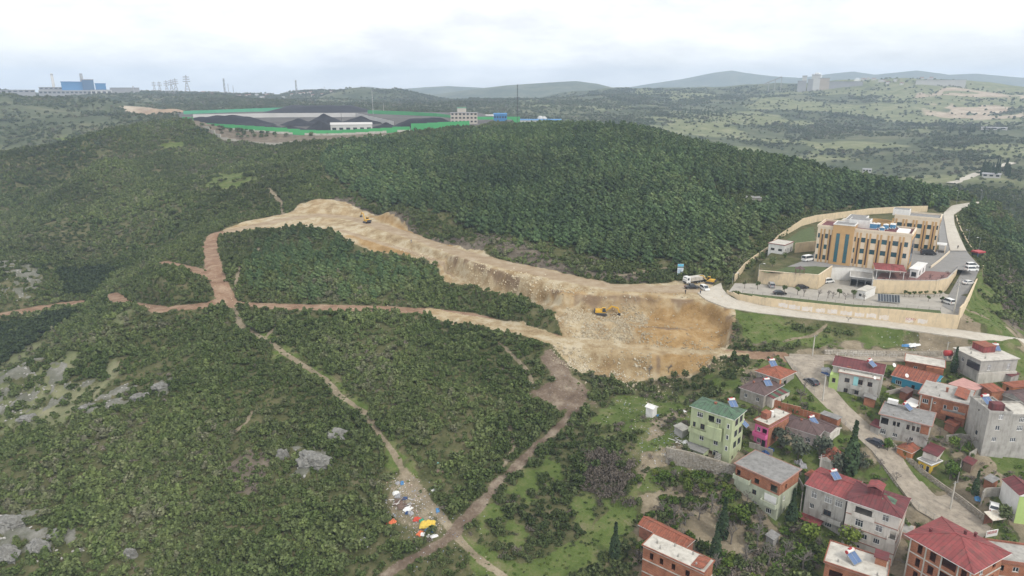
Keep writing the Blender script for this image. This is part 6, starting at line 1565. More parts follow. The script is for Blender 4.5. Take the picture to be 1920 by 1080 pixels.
# 22 brick with concrete roof bottom, 23 tiled barn behind it
H = House('brick_house', 'brick house with stained pale concrete roof at bottom edge left of the gardens', 'house', (1319.7,1075), (1199.3,1030), (1351,1059), 8.8, 2.9, M_BRICK, 4)
H.win('L', [(2, [(.15, .8, 1.5, 'o', 0, .6), (.32, .8, 1.4, 'o', 0, .6), (.52, .8, 1.4, 'o', 0, .6), (.75, .9, 1.4, 'o', 0, .6)])]); H.walls(); H.flat(M_CONCLT, M_BRICK2, .25, .22, .12)
for z in (2.8, 5.7, 8.55): b = MB(); b.box(-.08, -.003, -.08, H.L, z, z + .22); b.box(-.003, H.R, -.08, -.003, z, z + .22); b.build('band', M_CONCLT, H.e)
H.stubs([(1, 2), (1, H.L * .45), (1, H.L * .75), (H.R - .8, H.L * .3), (H.R - .8, H.L * .6), (H.R * .5, H.L * .85)], H.h + .22); b = MB(); b.poly([(.2, .3, H.h + .7), (H.R - .2, .3, H.h + .7), (H.R - .2, H.L * .22, H.h + .3), (.2, H.L * .22, H.h + .3)]); b.build('tile_cover', M_TILE, H.e)
H = House('tiled_barn', 'long brick barn with broken red tile roof behind the brick house', 'barn', (1283,1028), (1196,987), (1300,1020), 4.5, 2.9, M_BRICK2, 3, minR=3.6); H.walls(); H.pitched(M_TILE, 'gable', 1.0, .3, 'y')
# shelter, sign and terrace at lower right
e = empty('shelter', hit(1866,985), .2, 'shelter with rusty white sheet roof at the roadside', 'shelter')
b = MB(); b.prism([(-2.3, -1.2, 2.2), (2.3, -1.2, 2.2), (2.3, 1.2, 2.8), (-2.3, 1.2, 2.8)], [(-2.3, -1.2, 2.28), (2.3, -1.2, 2.28), (2.3, 1.2, 2.88), (-2.3, 1.2, 2.88)]); b.build('roof', mat('rusty_sheet', (0.56, 0.52, 0.44), .7, .15, 1, dirt=(0.36, 0.20, 0.10), dirt_amt=.5), e)
for x in (-2.1, 2.1):
    for y in (-1, 1): b = MB(); b.tube((x, y, -1), (x, y, 2.2 if y < 0 else 2.75), .07); b.build('post', M_WOOD, e)
b = MB(); b.box(-2, 2, .9, 1.0, 0, 2.2); b.build('back_wall', M_BRICK2, e)
e0 = None; e = empty('sign_board', hit(1857,1012), .25, 'white board with red lettering below the sheet roof', 'sign')
b = MB(); b.box(-1.5, 1.5, -.05, .05, .8, 2.3); b.build('board', M_WHITE, e)
for j in range(2):
    for k in range(9): b = MB(); b.box(-1.3 + k * .28, -1.12 + k * .28, -.07, -.053, 1.55 + j * .32, 1.75 + j * .32 + .04 * (k % 3)); b.build('lettering', M_RED, e)
for x in (-1.2, 1.2): b = MB(); b.tube((x, .1, -1), (x, .1, 1.8), .05); b.build('post', M_GREYMETAL, e)
run_wall('yard_wall', 'stained concrete wall behind the two parked cars', 'wall', gp([(1838,948),(1845,932),(1872,930),(1902,932)]), [2.2, 2.2, 2.2, 2.2], .25, M_STONEPL)
# stone retaining walls: every course is laid from separate stones
STONES = []
def stone_mesh(seed):
    r = random.Random(seed); b = MB(); p = [(-.5 + r.uniform(0, .1), -.5, -.5 + r.uniform(0, .12)), (.5 - r.uniform(0, .12), -.5, -.5), (.5, .5, -.5), (-.5, .5, -.5)]
    q = [(-.5 + r.uniform(0, .15), -.5 + r.uniform(0, .2), .5 - r.uniform(0, .12)), (.5 - r.uniform(0, .1), -.5 + r.uniform(0, .15), .5), (.5, .5, .5), (-.5, .5, .5)]
    b.prism(p, q); return b.mesh('stone', MATS['stone_block'])
M_SB = leaf_mat('stone_block', [(0.20, 0.175, 0.14), (0.30, 0.265, 0.21), (0.36, 0.33, 0.28), (0.43, 0.40, 0.35)], .95)
STONES = [stone_mesh(i) for i in range(8)]
def stone_wall(name, label, pts, hs, limit, sw=.62, sh=.40, back=.0):
    o = empty(name, pts[0], 0, label, 'wall', 'stone retaining walls'); base = np.array(pts[0]); r = random.Random(len(label))
    core = []; n = 0; extra = MB()
    for (p, h0), (q, h1) in zip(list(zip(pts, hs))[:-1], list(zip(pts, hs))[1:]):
        p, q = np.array(p) - base, np.array(q) - base; Ls = np.linalg.norm((q - p)[:2]); d = (q - p)[:2] / Ls; nrm = np.array([d[1], -d[0]])
        if np.dot(nrm, (p[:2] + base[:2])) > 0: nrm = -nrm       # faces the drone side
        hm = max(h0, h1); zb = min(p[2], q[2]) - .6
        ring = [p[:2], q[:2], q[:2] - nrm * .4, p[:2] - nrm * .4]
        b = MB(); b.prism([(*v, zb) for v in ring], [(ring[0][0], ring[0][1], p[2] + h0), (ring[1][0], ring[1][1], q[2] + h1), (ring[2][0], ring[2][1], q[2] + h1), (ring[3][0], ring[3][1], p[2] + h0)]); b.build('wall_core', M_STONE, o)
        rows_ = int((hm + .5) / sh)
        for j in range(rows_):
            x = r.uniform(0, .3)
            while x < Ls - .2:
                w = sw * r.uniform(.7, 1.4); t = (x + w / 2) / Ls; z0 = p[2] + (q[2] - p[2]) * t; top = h0 + (h1 - h0) * t
                z = -.35 + sh * (j + .5)
                if z + sh * .4 < top + .05:
                    c = p[:2] + d * (x + w / 2) + nrm * r.uniform(-.02, .07); pos = (c[0], c[1], z0 + z)
                    if n < limit:
                        s = bpy.data.objects.new('stone', r.choice(STONES)); link(s, o); s.location = pos; s.scale = (w * .93, .3, sh * r.uniform(.82, .95)); s.rotation_euler = (0, r.uniform(-.05, .05), math.atan2(-nrm[0], nrm[1]) + math.pi); n += 1
                    else: extra.box(pos[0] - .2, pos[0] + .2, pos[1] - .2, pos[1] + .2, pos[2] - sh * .42, pos[2] + sh * .42)
                x += w
    if extra.v: tag(extra.build('stones', MATS['stone_block'], o), kind='stuff')
    return o
stone_wall('stone_retaining_wall', 'stone retaining wall below the yard of the green house', gp([(1247,868),(1290,876),(1340,888),(1384,898)]), [4.2, 4.0, 3.6, 3.0], 300, .7, .45)
tw1 = [tb[i] for i in range(26, 58, 3)]
stone_wall('stone_retaining_wall', 'long stone wall along the uphill side of town road', tw1, [.9] * 3 + [1.4] * (len(tw1) - 3), 300, .6, .38)
tw2 = [ta[i] - np.array([0, 0, 1.9]) for i in range(22, 38, 3)]
stone_wall('stone_retaining_wall', 'stone wall below the downhill edge of town road', tw2, [1.9] * len(tw2), 160, .6, .4)
stone_wall('stone_retaining_wall', 'long low stone wall along the lane above the houses', gp([(1545,664),(1600,665.5),(1660,667),(1720,668),(1785,667)]), [1.5] * 5, 260, .8, .42)
def railing(name, label, pts, hgt=1.1, step=1.6, m=None, group='metal railings'):
    pts = resample(pts, step); o = empty(name, pts[0], 0, label, 'railing', group); base = pts[0]; r_ = MB()
    pm = MB(); pm.tube((0, 0, -.1), (0, 0, hgt), .035, n=5); me = pm.mesh('post', m or M_GREYMETAL)
    for p in pts:
        s = bpy.data.objects.new('post', me); link(s, o); s.location = tuple(p - base)
    for z in (hgt - .03, hgt * .5):
        b = MB()
        for p, q in zip(pts[:-1], pts[1:]): b.tube(tuple(p - base + np.array([0, 0, z])), tuple(q - base + np.array([0, 0, z])), .025, n=4)
        b.build('rail', m or M_GREYMETAL, o)
    return o
railing('metal_railing', 'grey railing round the bend above the tile roof house', gp([(1447,679),(1462,676),(1480,683),(1490,694),(1510,716),(1527,737)]))
railing('metal_railing', 'pale railing along the lane behind the red roof building', gp([(1562,680),(1570,668.5)]) + gp([(1600,670),(1640,671),(1680,672)]), 1.3, 1.8, M_WHITE)
railing('metal_railing', 'railing on the road edge above the large brick apartment', [ta[i] + np.array([0, 0, .05]) for i in range(42, 59, 4)], 1.2)
railing('metal_railing', 'railing along the road beside the tall cypress', [ta[i] + np.array([0, 0, .05]) for i in range(20, 30, 3)], 1.1)
# ------------------------------------------------------------------ single trees
def add_tree(name, label, cat, loc, s, crown, trunk, group=None, sz=1.0, rz=None):
    e = empty(name, loc, random.uniform(0, 6.28) if rz is None else rz, label, cat, group); e.scale = (s, s, s * sz)
    link(bpy.data.objects.new('trunk', trunk), e); link(bpy.data.objects.new('crown', crown), e); return e
def crown_mesh(name, seed, m, n, zc, rx, rz, lobes, leaf):
    rng = np.random.default_rng(seed); pts = []; nr = []
    cen = []; 
    for k in range(lobes):
        d = rng.normal(0, 1, 3); d /= np.linalg.norm(d); cen.append(np.array([d[0] * rx * .6, d[1] * rx * .6, zc + d[2] * rz * .6]))
    rad = rng.uniform(.38, .62, lobes)
    for i in range(n):
        k = rng.integers(lobes); d = rng.normal(0, 1, 3); d /= np.linalg.norm(d)
        pts.append(cen[k] + d * rad[k] * rng.uniform(.65, 1.08) * np.array([rx, rx, rz])); nr.append(d + np.array([0, 0, .3]))
    V, Fc = leaf_quads(pts, nr, rng.uniform(leaf * .6, leaf * 1.3, n), rng, 1.0, .6); return mesh_from(name, V, Fc, m)
def cypress_mesh(seed):
    rng = np.random.default_rng(seed); pts = []; nr = []
    for i in range(520):
        z = rng.uniform(.03, 1); a = rng.uniform(0, 6.283); r = .115 * (math.sin(min(z * 1.25 + .12, 1.0) * math.pi) ** .6 * .7 + .3) * (1.03 - z ** 3) * rng.uniform(.75, 1.1)
        pts.append(np.array([r * math.cos(a), r * math.sin(a), z])); nr.append(np.array([math.cos(a), math.sin(a), .6]))
    V, Fc = leaf_quads(pts, nr, rng.uniform(.014, .030, 520), rng, 1.9, .35); return mesh_from('cypress_crown', V, Fc, M_CYPR)
def bare_mesh(seed, m, depth=4, spread=.55):
    r = random.Random(seed); b = MB(); tr_ = MB()
    def grow(p, d, L_, rad, k):
        q = p + d * L_; (tr_ if k == depth else b).tube(p, q, rad, rad * .7, 4 if k < depth else 6)
        if k == 0: return
        for _ in range(3 if k > 1 else 4):
            t = r.uniform(.45, 1.0); nd = (d + Vector((r.gauss(0, spread), r.gauss(0, spread), r.gauss(.12, .3)))).normalized(); grow(p + d * L_ * t, nd, L_ * r.uniform(.55, .8), rad * .62, k - 1)
    grow(Vector((0, 0, 0)), Vector((r.gauss(0, .05), r.gauss(0, .05), 1)).normalized(), .32, .028, depth); return tr_.mesh('bare_trunk', m), b.mesh('bare_branches', m)
CYP = [cypress_mesh(i) for i in (1, 2)]
BARE = [bare_mesh(i, M_GREYBARK) for i in (3, 5, 8)]
M_PURPLE = mat('purple_twigs', (0.17, 0.10, 0.095), .9, .2)
BAREP = [bare_mesh(i, M_PURPLE, 4, .5) for i in (12, 13)]
LEAFY = [crown_mesh('leafy_crown', i, M_BRIGHT, 420, .62, .36, .40, 9, .045) for i in (21, 22)]
OLIVE = [crown_mesh('olive_crown', i, M_OLIVE, 460, .62, .42, .38, 10, .042) for i in (31, 32)]
DARKT = [crown_mesh('evergreen_crown', i, M_SCRUB, 380, .60, .34, .40, 8, .045) for i in (41, 42)]
ROUND = [crown_mesh('clipped_crown', i, M_SCRUB, 220, .68, .26, .26, 7, .05) for i in (51,)]
TRK = cone_mesh('tree_trunk', .030, .016, .6, M_BARK); TRT = cone_mesh('cypress_trunk', .022, .01, .3, M_BARK)
def tr(kind, px, py, h, label, group=None, sz=1.0, dz=0):
    p = hit(px, py); p = (p[0], p[1], p[2] + dz)
    if kind == 'cyp': add_tree('cypress_tree', label, 'cypress', p, h, random.choice(CYP), TRT, group)
    elif kind == 'bare': t, c = random.choice(BARE); add_tree('bare_tree', label, 'tree', p, h, c, t, group)
    elif kind == 'purple': t, c = random.choice(BAREP); add_tree('bare_tree', label, 'tree', p, h, c, t, group)
    elif kind == 'leafy': add_tree('leafy_tree', label, 'tree', p, h, random.choice(LEAFY), TRK, group, sz)
    elif kind == 'olive': add_tree('olive_tree', label, 'tree', p, h, random.choice(OLIVE), TRK, group, sz)
    elif kind == 'dark': add_tree('evergreen_tree', label, 'tree', p, h, random.choice(DARKT), TRK, group, sz)
    elif kind == 'round': add_tree('clipped_tree', label, 'tree', p, h, ROUND[0], TRK, group, sz)
tr('cyp', 1592, 888, 13.5, 'tallest dark cypress beside the town road')
tr('cyp', 1787, 698, 7.5, 'dark cypress left of the grey concrete villa')
tr('cyp', 1827, 928, 6.0, 'small dark cypress in the yard above parked cars')
tr('cyp', 1482, 985, 9.0, 'slim cypress beside the half built brick house')
tr('cyp', 1354, 1010, 10, 'dark slim cypress in the bare garden'); tr('cyp', 1340, 1050, 9, 'slim cypress at the lower end of the bare garden'); tr('cyp', 1152, 1050, 9, 'dark cypress beside the grass field left of tiled barn')
for x, y in ((1452, 760), (1464, 765), (1475, 769), (1487, 774), (1512, 780)): tr('cyp', x, y, 2.6, 'small dwarf cypress behind the orange brick garden wall', 'dwarf cypresses behind the brick garden wall')
tr('olive', 1466, 840, 5.6, 'leftmost big grey green tree in front of the brown roof bungalow', None, .95); tr('olive', 1496, 862, 6.6, 'largest grey green tree, middle of the three below the brown roof'); tr('olive', 1535, 858, 6.0, 'rightmost of three grey green trees below the brown roof'); tr('olive', 1570, 885, 5.0, 'grey green tree left of the tallest cypress'); tr('olive', 1612, 880, 4.5, 'grey green tree hugging the right side of tallest cypress')
tr('leafy', 1517, 1022, 5.6, 'bright green tree in front of the laundry balcony house'); tr('leafy', 1590, 1030, 6.0, 'bright yellow green tree in front of white house'); tr('leafy', 1783, 898, 4.4, 'bright green tree right of the yellow kiosk'); tr('leafy', 1664, 846, 3.4, 'yellow green bushy tree by the stone wall below grey house'); tr('leafy', 1695, 858, 2.0, 'small bright shrub beside orange hut'); tr('leafy', 1830, 800, 3.4, 'green tree between brick house and tall concrete block')
tr('leafy', 1786, 840, 3.2, 'green shrub below the grey and brick houses'); tr('leafy', 1390, 985, 5.0, 'bright green tree below the half built house'); tr('dark', 1320, 705, 4.0, 'dark round tree at the foot of the ochre slope', None, .8); tr('dark', 1263, 712, 3.0, 'small dark tree left at foot of ochre slope'); tr('dark', 1284, 710, 3.0, 'small dark tree under middle of ochre slope'); tr('dark', 1220, 722, 2.6, 'small dark tree at the lower rubble edge')
for i, (x, y, h) in enumerate(((1396,728,5.5),(1412,716,5),(1500,752,5.5),(1508,735,4.5),(1333,962,7.5),(1310,975,6.5),(1285,985,6),(1262,978,6),(1240,966,5),(1345,985,7),(1420,1025,8),(1440,1060,8),(1396,1062,8),(1470,1050,7),(1505,1070,7),(1425,990,6.5),(1400,945,5),(1535,1035,5),(1700,842,4.5),(1740,838,5),(1800,846,5),(1820,838,4.5),(1765,842,4.5),(1680,905,4),(1650,880,4),(1712,1055,6),(1698,1075,6),(1898,612,4),(1905,590,5),(1890,560,5),(1880,535,5),(1900,520,5),(1870,510,4),(1590,604,3.0),(1340,1075,7),(1370,1020,7))):
    tr('bare', x, y, h, 'leafless grey tree on the bank right of the hospital wall' if x > 1860 and y < 640 else ('leafless tree by the hospital front road' if y < 640 else 'leafless grey tree in the gardens between the town houses'), 'leafless trees on the bank' if x > 1860 and y < 640 else 'leafless trees in the gardens')
for x, y in ((1396,541),(1420,543),(1470,551),(1495,553),(1573,558),(1600,560)): tr('round', x, y, 3.6, 'small round clipped tree in the hospital front yard', 'clipped trees in the front yard')
for x, y in ((1534,558),(1561,560),(1585,562),(1620,565),(1507,556),(1552,559)): tr('bare', x, y, 4.2, 'small leafless tree along the hospital front lawn', 'leafless trees along the front lawn')
for x, y in ((1742,530),(1764,530),(1700,530),(1655,532),(1775,524)): tr('purple', x, y, 4.2, 'dark red leafless tree on the hospital red terrace', 'red trees on the terrace', dz=0)
for x, y in ((1696,556),(1704,558),(1713,557),(1724,557),(1735,556),(1751,557),(1762,556),(1740,566),(1765,568)): tr('round', x, y, 2.6, 'dark round shrub tree in front of the terrace wall', 'shrub trees below the terrace')
tr('dark', 1448, 500, 4.2, 'dark evergreen in front of the gatehouse'); tr('dark', 1470, 486, 3.0, 'small olive green tree at gatehouse corner'); tr('dark', 1572, 428, 3.2, 'dark shrub behind the hospital tower'); tr('leafy', 1745, 392, 4.0, 'yellow green willow by the rear wall'); tr('cyp', 1742, 476, 3.8, 'small conical tree beside the black van'); tr('dark', 740, 492, 3.8, 'single dark tree standing at edge of excavated sand'); tr('leafy', 1290, 925, 3.6, 'green bush tree above the garden left of half built house'); tr('leafy', 1245, 905, 3.4, 'green bush tree under the stone retaining wall')

rgt = random.Random(77); kk = 0
while kk < 46:
    px, py = rgt.uniform(1215, 1900), rgt.uniform(690, 1075); q = hit(px, py); xa, ya = np.array([q[0]]), np.array([q[1]])
    if grid_val(road_any, xa, ya)[0] > .05 or any(in_poly(xa, ya, f)[0] for f in FOOTPRINTS): continue
    kk += 1; tr('bare' if kk % 4 else 'dark', px, py, rgt.uniform(2.2, 4.6), 'small leafless garden tree between the town houses' if kk % 4 else 'small dark evergreen between the town houses', 'small leafless garden trees' if kk % 4 else 'small evergreens between houses')
def town_shrubs():
    x, y, rng = rand_pts(95, 215, .85, 8, 43, 71)
    ts = grid_val(town_soil, x, y); ra_ = grid_val(road_any, x, y); n = fbm(x, y, 9, 3, 701)
    ok = (ts > .5) & (ra_ < .05) & (n > np.where(True, .36, 0))
    px, py = to_px(x, y, height(x, y)); gard = (px > 1190) & (px < 1560) & (py > 890)
    ok &= (rng.uniform(0, 1, len(x)) < np.where(gard, .95, .5))
    for f in FOOTPRINTS: ok &= ~in_poly(x, y, f)
    x, y = x[ok], y[ok]; k = rng.uniform(0, 1, len(x))
    z = height(x, y) - .05; s = rng.uniform(.3, 1.1, len(x)) * (1 + .5 * gard[ok])
    for nm, lab, lo, hi, pr in (('garden_shrubs', 'bright green weeds and shrubs between the houses', 0, .45, GREENB), ('garden_scrub', 'dark green shrubs in the town gardens', .45, .72, BUSH), ('garden_twigs', 'dry brown twigs and brush in the town gardens', .72, 1.1, DRYB)):
        m_ = (k >= lo) & (k < hi); scatter(nm, lab, 'shrubs', np.stack([x, y, z], -1)[m_], s[m_], proto_coll(nm, pr), len(pr), .15, None, 72)
    # weeds and tufts on all green ground
    x, y, rng = rand_pts(95, 300, .9, -43, 43, 75)
    g = grid_val(grass, x, y); ok = (g > .4) & (grid_val(road_any, x, y) < .05) & (grid_val(comp, x, y) < .1) & (rng.uniform(0, 1, len(x)) < .35 * smooth(.35, .6, fbm(x, y, 8, 3, 703)) + .05)
    for f in FOOTPRINTS: ok &= ~in_poly(x, y, f)
    x, y = x[ok], y[ok]; scatter('weeds', 'bright green weeds growing on grass banks', 'weeds', np.stack([x, y, height(x, y) - .05], -1), rng.uniform(.18, .5, len(x)), proto_coll('weeds', GREENB + BUSH[:1]), 3, .2, .6, 76)
town_shrubs()

# ------------------------------------------------------------------ rubble on the excavated slopes
M_ROCKP = leaf_mat('pale_limestone', [(0.25, 0.195, 0.125), (0.34, 0.28, 0.19), (0.40, 0.345, 0.245), (0.47, 0.42, 0.325)], .95)
M_GREYST = leaf_mat('grey_stone', [(0.17, 0.165, 0.15), (0.25, 0.24, 0.22), (0.33, 0.32, 0.295)], .95)
def rock_mesh(name, seed, m, sub=1, squash=.7):
    bm = bmesh.new(); bmesh.ops.create_icosphere(bm, subdivisions=sub, radius=.5); r = random.Random(seed)
    for v in bm.verts:
        k = r.uniform(.72, 1.2); v.co = Vector((v.co.x * k * 1.15, v.co.y * k, v.co.z * k * squash))
    me = bpy.data.meshes.new(name); bm.to_mesh(me); bm.free(); me.materials.append(m); return me
ROCKS = [rock_mesh('rubble_stone_%d' % i, i, M_ROCKP) for i in range(5)]
rub = Zr
for pix, wgt in (([(1062,575),(1130,558),(1215,578),(1208,640),(1080,632),(1046,602)], 1), ([(1036,648),(1130,662),(1215,664),(1232,704),(1200,716),(1140,708),(1075,690)], 1), ([(900,495),(1000,520),(1100,545),(1060,568),(960,552),(880,530)], .6),
                 ([(700,440),(860,485),(900,500),(860,515),(760,475)], .3), ([(1215,640),(1330,645),(1340,658),(1215,655)], .6), ([(1200,700),(1290,700),(1270,722),(1180,730),(1100,715)], .5), ([(420,432),(480,418),(600,405),(600,425),(480,432)], .35), ([(1300,668),(1400,668),(1400,690),(1330,695)], .5), ([(1190,900),(1235,840),(1290,838),(1240,870),(1205,930)], .4), ([(1060,540),(1370,560),(1370,640),(1210,640)], .08)):
    rub = mx(rub, area(pix, 1.5, 1.2) * wgt)
def plant_rubble():
    x, y, rng = rand_pts(150, 330, 7.5, -18, 22, 81)
    w = grid_val(rub, x, y); rd = grid_val(line_mask(track_w['contour'][0], 4.2, .6, .1), x, y)
    ok = (rng.uniform(0, 1, len(x)) < w * .75 * smooth(.30, .55, fbm(x, y, 4, 3, 801)) * (1 - rd) + .003 * (grid_val(sand, x, y) > .5)); x, y = x[ok], y[ok]
    s = .13 + .55 * rng.uniform(0, 1, len(x)) ** 4 + .24 * grid_val(rub, x, y) * rng.uniform(0, 1, len(x)); z = height(x, y) + s * .12
    r = np.hypot(x, y); order = np.argsort(-(s / r))[:300]; ind = np.zeros(len(x), bool); ind[order] = True
    for j in order:
        o = bpy.data.objects.new('boulder', ROCKS[rng.integers(5)]); o.location = (x[j], y[j], z[j]); o.scale = (s[j] * 1.1,) * 3; o.rotation_euler = tuple(rng.uniform(0, 6.28, 3)); o['label'] = 'pale limestone boulder on the excavated rubble slope'; o['category'] = 'boulder'; o['group'] = 'boulders on the excavated slope'; link(o)
    scatter('rubble', 'pale broken limestone rubble on the excavated slopes', 'rubble', np.stack([x, y, z], -1)[~ind], s[~ind] * 1.25, proto_coll('rubble', ROCKS), 5, .8, None, 82)
    # stray stones on tracks and grass
    x, y, rng = rand_pts(100, 300, .35, -43, 43, 83)
    w = grid_val(np.clip(track + paths * .5 + .15 * area([(1080,730),(1240,720),(1280,760),(1200,800),(1120,780)], 3, 2) * 4, 0, 1), x, y); ok = rng.uniform(0, 1, len(x)) < .35 * w; x, y = x[ok], y[ok]
    scatter('loose_stones', 'small pale stones scattered along the dirt tracks', 'stones', np.stack([x, y, height(x, y) + .03], -1), rng.uniform(.1, .42, len(x)), proto_coll('loose_stones', ROCKS), 5, .8, None, 84)
    x, y, rng = rand_pts(100, 420, .9, -43, 5, 87); ok = rng.uniform(0, 1, len(x)) < .35 * grid_val(rock_zone, x, y) * smooth(.45, .6, fbm(x, y, 6, 3, 803)); x, y = x[ok], y[ok]
    gr_ = [rock_mesh('grey_stone_%d' % i, 20 + i, M_GREYST) for i in range(4)]
    scatter('grey_stones', 'grey limestone blocks breaking through the scrub', 'stones', np.stack([x, y, height(x, y) + .05], -1), rng.uniform(.2, 1.0, len(x)), proto_coll('grey_stones', gr_), 4, .5, None, 88)
plant_rubble()
# grey outcrops
M_CRAG = mat('grey_limestone', (0.20, 0.196, 0.18), .95, .4, 1.3, .9, dirt=(0.13, 0.125, 0.11), dirt_amt=.7)
def crag(px, py, w, h, label, seed):
    p = hit(px, py); rng = np.random.default_rng(seed); bm = bmesh.new(); bmesh.ops.create_icosphere(bm, subdivisions=4, radius=1.0)
    for v in bm.verts:
        c = np.array(v.co); n = fbm(np.array([c[0] * 3 + seed]), np.array([c[1] * 3 + c[2] * 2.3]), 1.6, 4, seed)[0]; n2 = fbm(np.array([c[0] * 9 + c[2] * 6 + seed]), np.array([c[1] * 9 - c[2] * 4]), 1.4, 3, seed + 1)[0]
        k = .62 + .75 * n + .35 * (abs(n2 - .5) * 2); v.co = Vector((c[0] * k * w / 2, c[1] * k * w * .32, c[2] * k * h))
    me = bpy.data.meshes.new('rock_outcrop'); bm.to_mesh(me); bm.free(); me.materials.append(M_CRAG)
    o = bpy.data.objects.new('rock_outcrop', me); o.location = (p[0], p[1], p[2] + h * .05); o.rotation_euler = (random.uniform(-.2, .2), random.uniform(-.2, .2), random.uniform(-.5, .5)); link(o); tag(o, label, 'rock', 'grey rock outcrops')
for a in ((588,866,9,2.6,'largest grey rock outcrop in the middle of scrub',1),(529,858,3,2.2,'small upright grey rock left of the largest outcrop',2),(630,818,6,1.8,'grey rock ledge above the largest outcrop',3),(245,1045,3,2.0,'narrow grey rock standing in the lower scrub',4),
          (20,985,7,2.0,'upper left crag at the bottom left corner',5),(75,1030,6,2.2,'grey crag right of the bottom left corner',6),(12,1040,6,2.0,'grey crag at the very bottom left corner',7),(110,1005,5,1.4,'low pale crag among bottom left rocks',8),(300,725,5,1.2,'grey rock ledge on the spur, right end',9),(260,745,5,1.2,'grey rock ledge on the spur, middle',10),(165,765,5,1.2,'grey rock ledge on the spur, left end',11),(55,785,6,1.0,'pale rock shelf at left edge of the spur',12),(345,950,4,1.0,'small rock in the dense lower scrub',13)):
    crag(*a)

# ------------------------------------------------------------------ vehicles
def car_mesh_set(kind, paint):
    k = ('car', kind, paint.name)
    if k in WC: return WC[k]
    if kind == 'sedan': prof = [(-2.15, .35), (-2.2, .75), (-1.95, .95), (-1.0, 1.0), (.95, .98), (1.95, .82), (2.2, .6), (2.15, .35)]; cab = [(-1.75, .97), (-1.15, 1.42), (.35, 1.45), (1.1, .97)]; hw = .86
    elif kind == 'van': prof = [(-2.1, .35), (-2.15, .95), (-2.05, 1.05), (1.2, 1.02), (1.95, .92), (2.15, .65), (2.1, .35)]; cab = [(-2.02, 1.03), (-1.9, 1.78), (.45, 1.82), (1.35, 1.0)]; hw = .90
    elif kind == 'bus': prof = [(-2.7, .35), (-2.75, 1.2), (-2.7, 1.3), (1.9, 1.28), (2.5, 1.05), (2.65, .7), (2.6, .35)]; cab = [(-2.66, 1.27), (-2.55, 2.25), (1.05, 2.3), (2.05, 1.25)]; hw = 1.0
    else: prof = [(-2.6, .45), (-2.65, 1.0), (-1.0, 1.02), (1.4, 1.02), (2.4, .95), (2.6, .7), (2.55, .45)]; cab = [(-.95, 1.0), (-.75, 1.68), (.65, 1.72), (1.35, 1.0)]; hw = .92
    b = MB(); b.prism([(x, -hw, z) for x, z in prof], [(x, hw, z) for x, z in prof])
    g = MB(); ht = hw - .12; n = len(cab); base = [(x, -hw + .04 if z < 1.35 * (1 if kind != 'bus' else 1.1) else -ht, z) for x, z in cab]; g.prism(base, [(x, -y, z) for x, y, z in base])
    rf = MB(); (x0, z0), (x1, z1) = cab[1], cab[2]; rf.prism([(x0 - .03, -ht - .02, z0 + .004), (x1 + .03, -ht - .02, z1 + .004), (x1 + .03, ht + .02, z1 + .004), (x0 - .03, ht + .02, z0 + .004)], [(x0 + .1, -ht + .08, z0 + .07), (x1 - .1, -ht + .08, z1 + .07), (x1 - .1, ht - .08, z1 + .07), (x0 + .1, ht - .08, z0 + .07)])
    for sx in (-1, 1):
        for (xa, za), (xb, zb) in ((cab[0], cab[1]), (cab[2], cab[3])): rf.bar((xa, sx * (hw - .03), za), (xb, sx * (ht + .01), zb), .09, .09)
    w = MB(); w.tube((0, -.11, 0), (0, .11, 0), .32, n=12); rm = MB(); rm.tube((0, -.125, 0), (0, .125, 0), .19, n=8)
    hl = MB(); hl.box(prof[-2][0] - .12, prof[-2][0] + .012, -.17, .17, prof[-2][1] - .06, prof[-2][1] + .07); tl_ = MB(); tl_.box(prof[1][0] - .012, prof[1][0] + .1, -.12, .12, prof[1][1] - .12, prof[1][1] + .1)
    WC[k] = (b.mesh('body', paint), g.mesh('windows', M_GLASS), rf.mesh('roof', paint), w.mesh('wheel', M_TYRE), rm.mesh('hub', M_GREYMETAL), hl.mesh('headlight', M_WHITE), tl_.mesh('tail_light', M_RED), hw, 1.35 if kind in ('sedan', 'van') else 1.65); return WC[k]
PAINT = {k: mat('car_paint_' + k, c, .28, .02, spec=.6) for k, c in (('white', (.72, .72, .70)), ('black', (.02, .02, .022)), ('grey', (.33, .34, .35)), ('dark', (.05, .055, .07)), ('red', (.42, .03, .03)))}
def vehicle(kind, colour, p, rz, label, name='parked_car', cat='car', group='parked vehicles'):
    bd, gl, rf, wh, rm, hl, tl_, hw, wb = car_mesh_set(kind, PAINT[colour]); e = empty(name, p, rz, label, cat, group)
    for nm, me in (('body', bd), ('windows', gl), ('roof', rf)): link(bpy.data.objects.new(nm, me), e)
    for sx in (-1, 1):
        for sy in (-1, 1):
            w = bpy.data.objects.new('wheel', wh); link(w, e); w.location = (sx * wb, sy * (hw - .08), .33); link(bpy.data.objects.new('hub', rm), w)
        o = bpy.data.objects.new('headlight', hl); link(o, e); o.location = (0, sx * (hw - .25), 0); o = bpy.data.objects.new('tail_light', tl_); link(o, e); o.location = (0, sx * (hw - .2), 0)
    return e
Hth = Hs.th
up = lambda px, py: on_plane(px, py, Z_UP + .06)
yd = lambda px, py: on_plane(px, py, Z_YARD + .07)
vehicle('van', 'white', up(1821,508), .05, 'white van parked by the yellow wall, nearer of the pair', 'parked_van', 'van'); vehicle('van', 'white', up(1822,501), .05, 'white van parked behind another below the red roof stand', 'parked_van', 'van')
vehicle('sedan', 'white', tuple(on_plane(1816,533,-65.6)), .2, 'white car on the ramp along the yellow wall'); vehicle('van', 'white', yd(1777,569), 1.75, 'white van by the tall utility pole in hospital yard', 'parked_van', 'van')
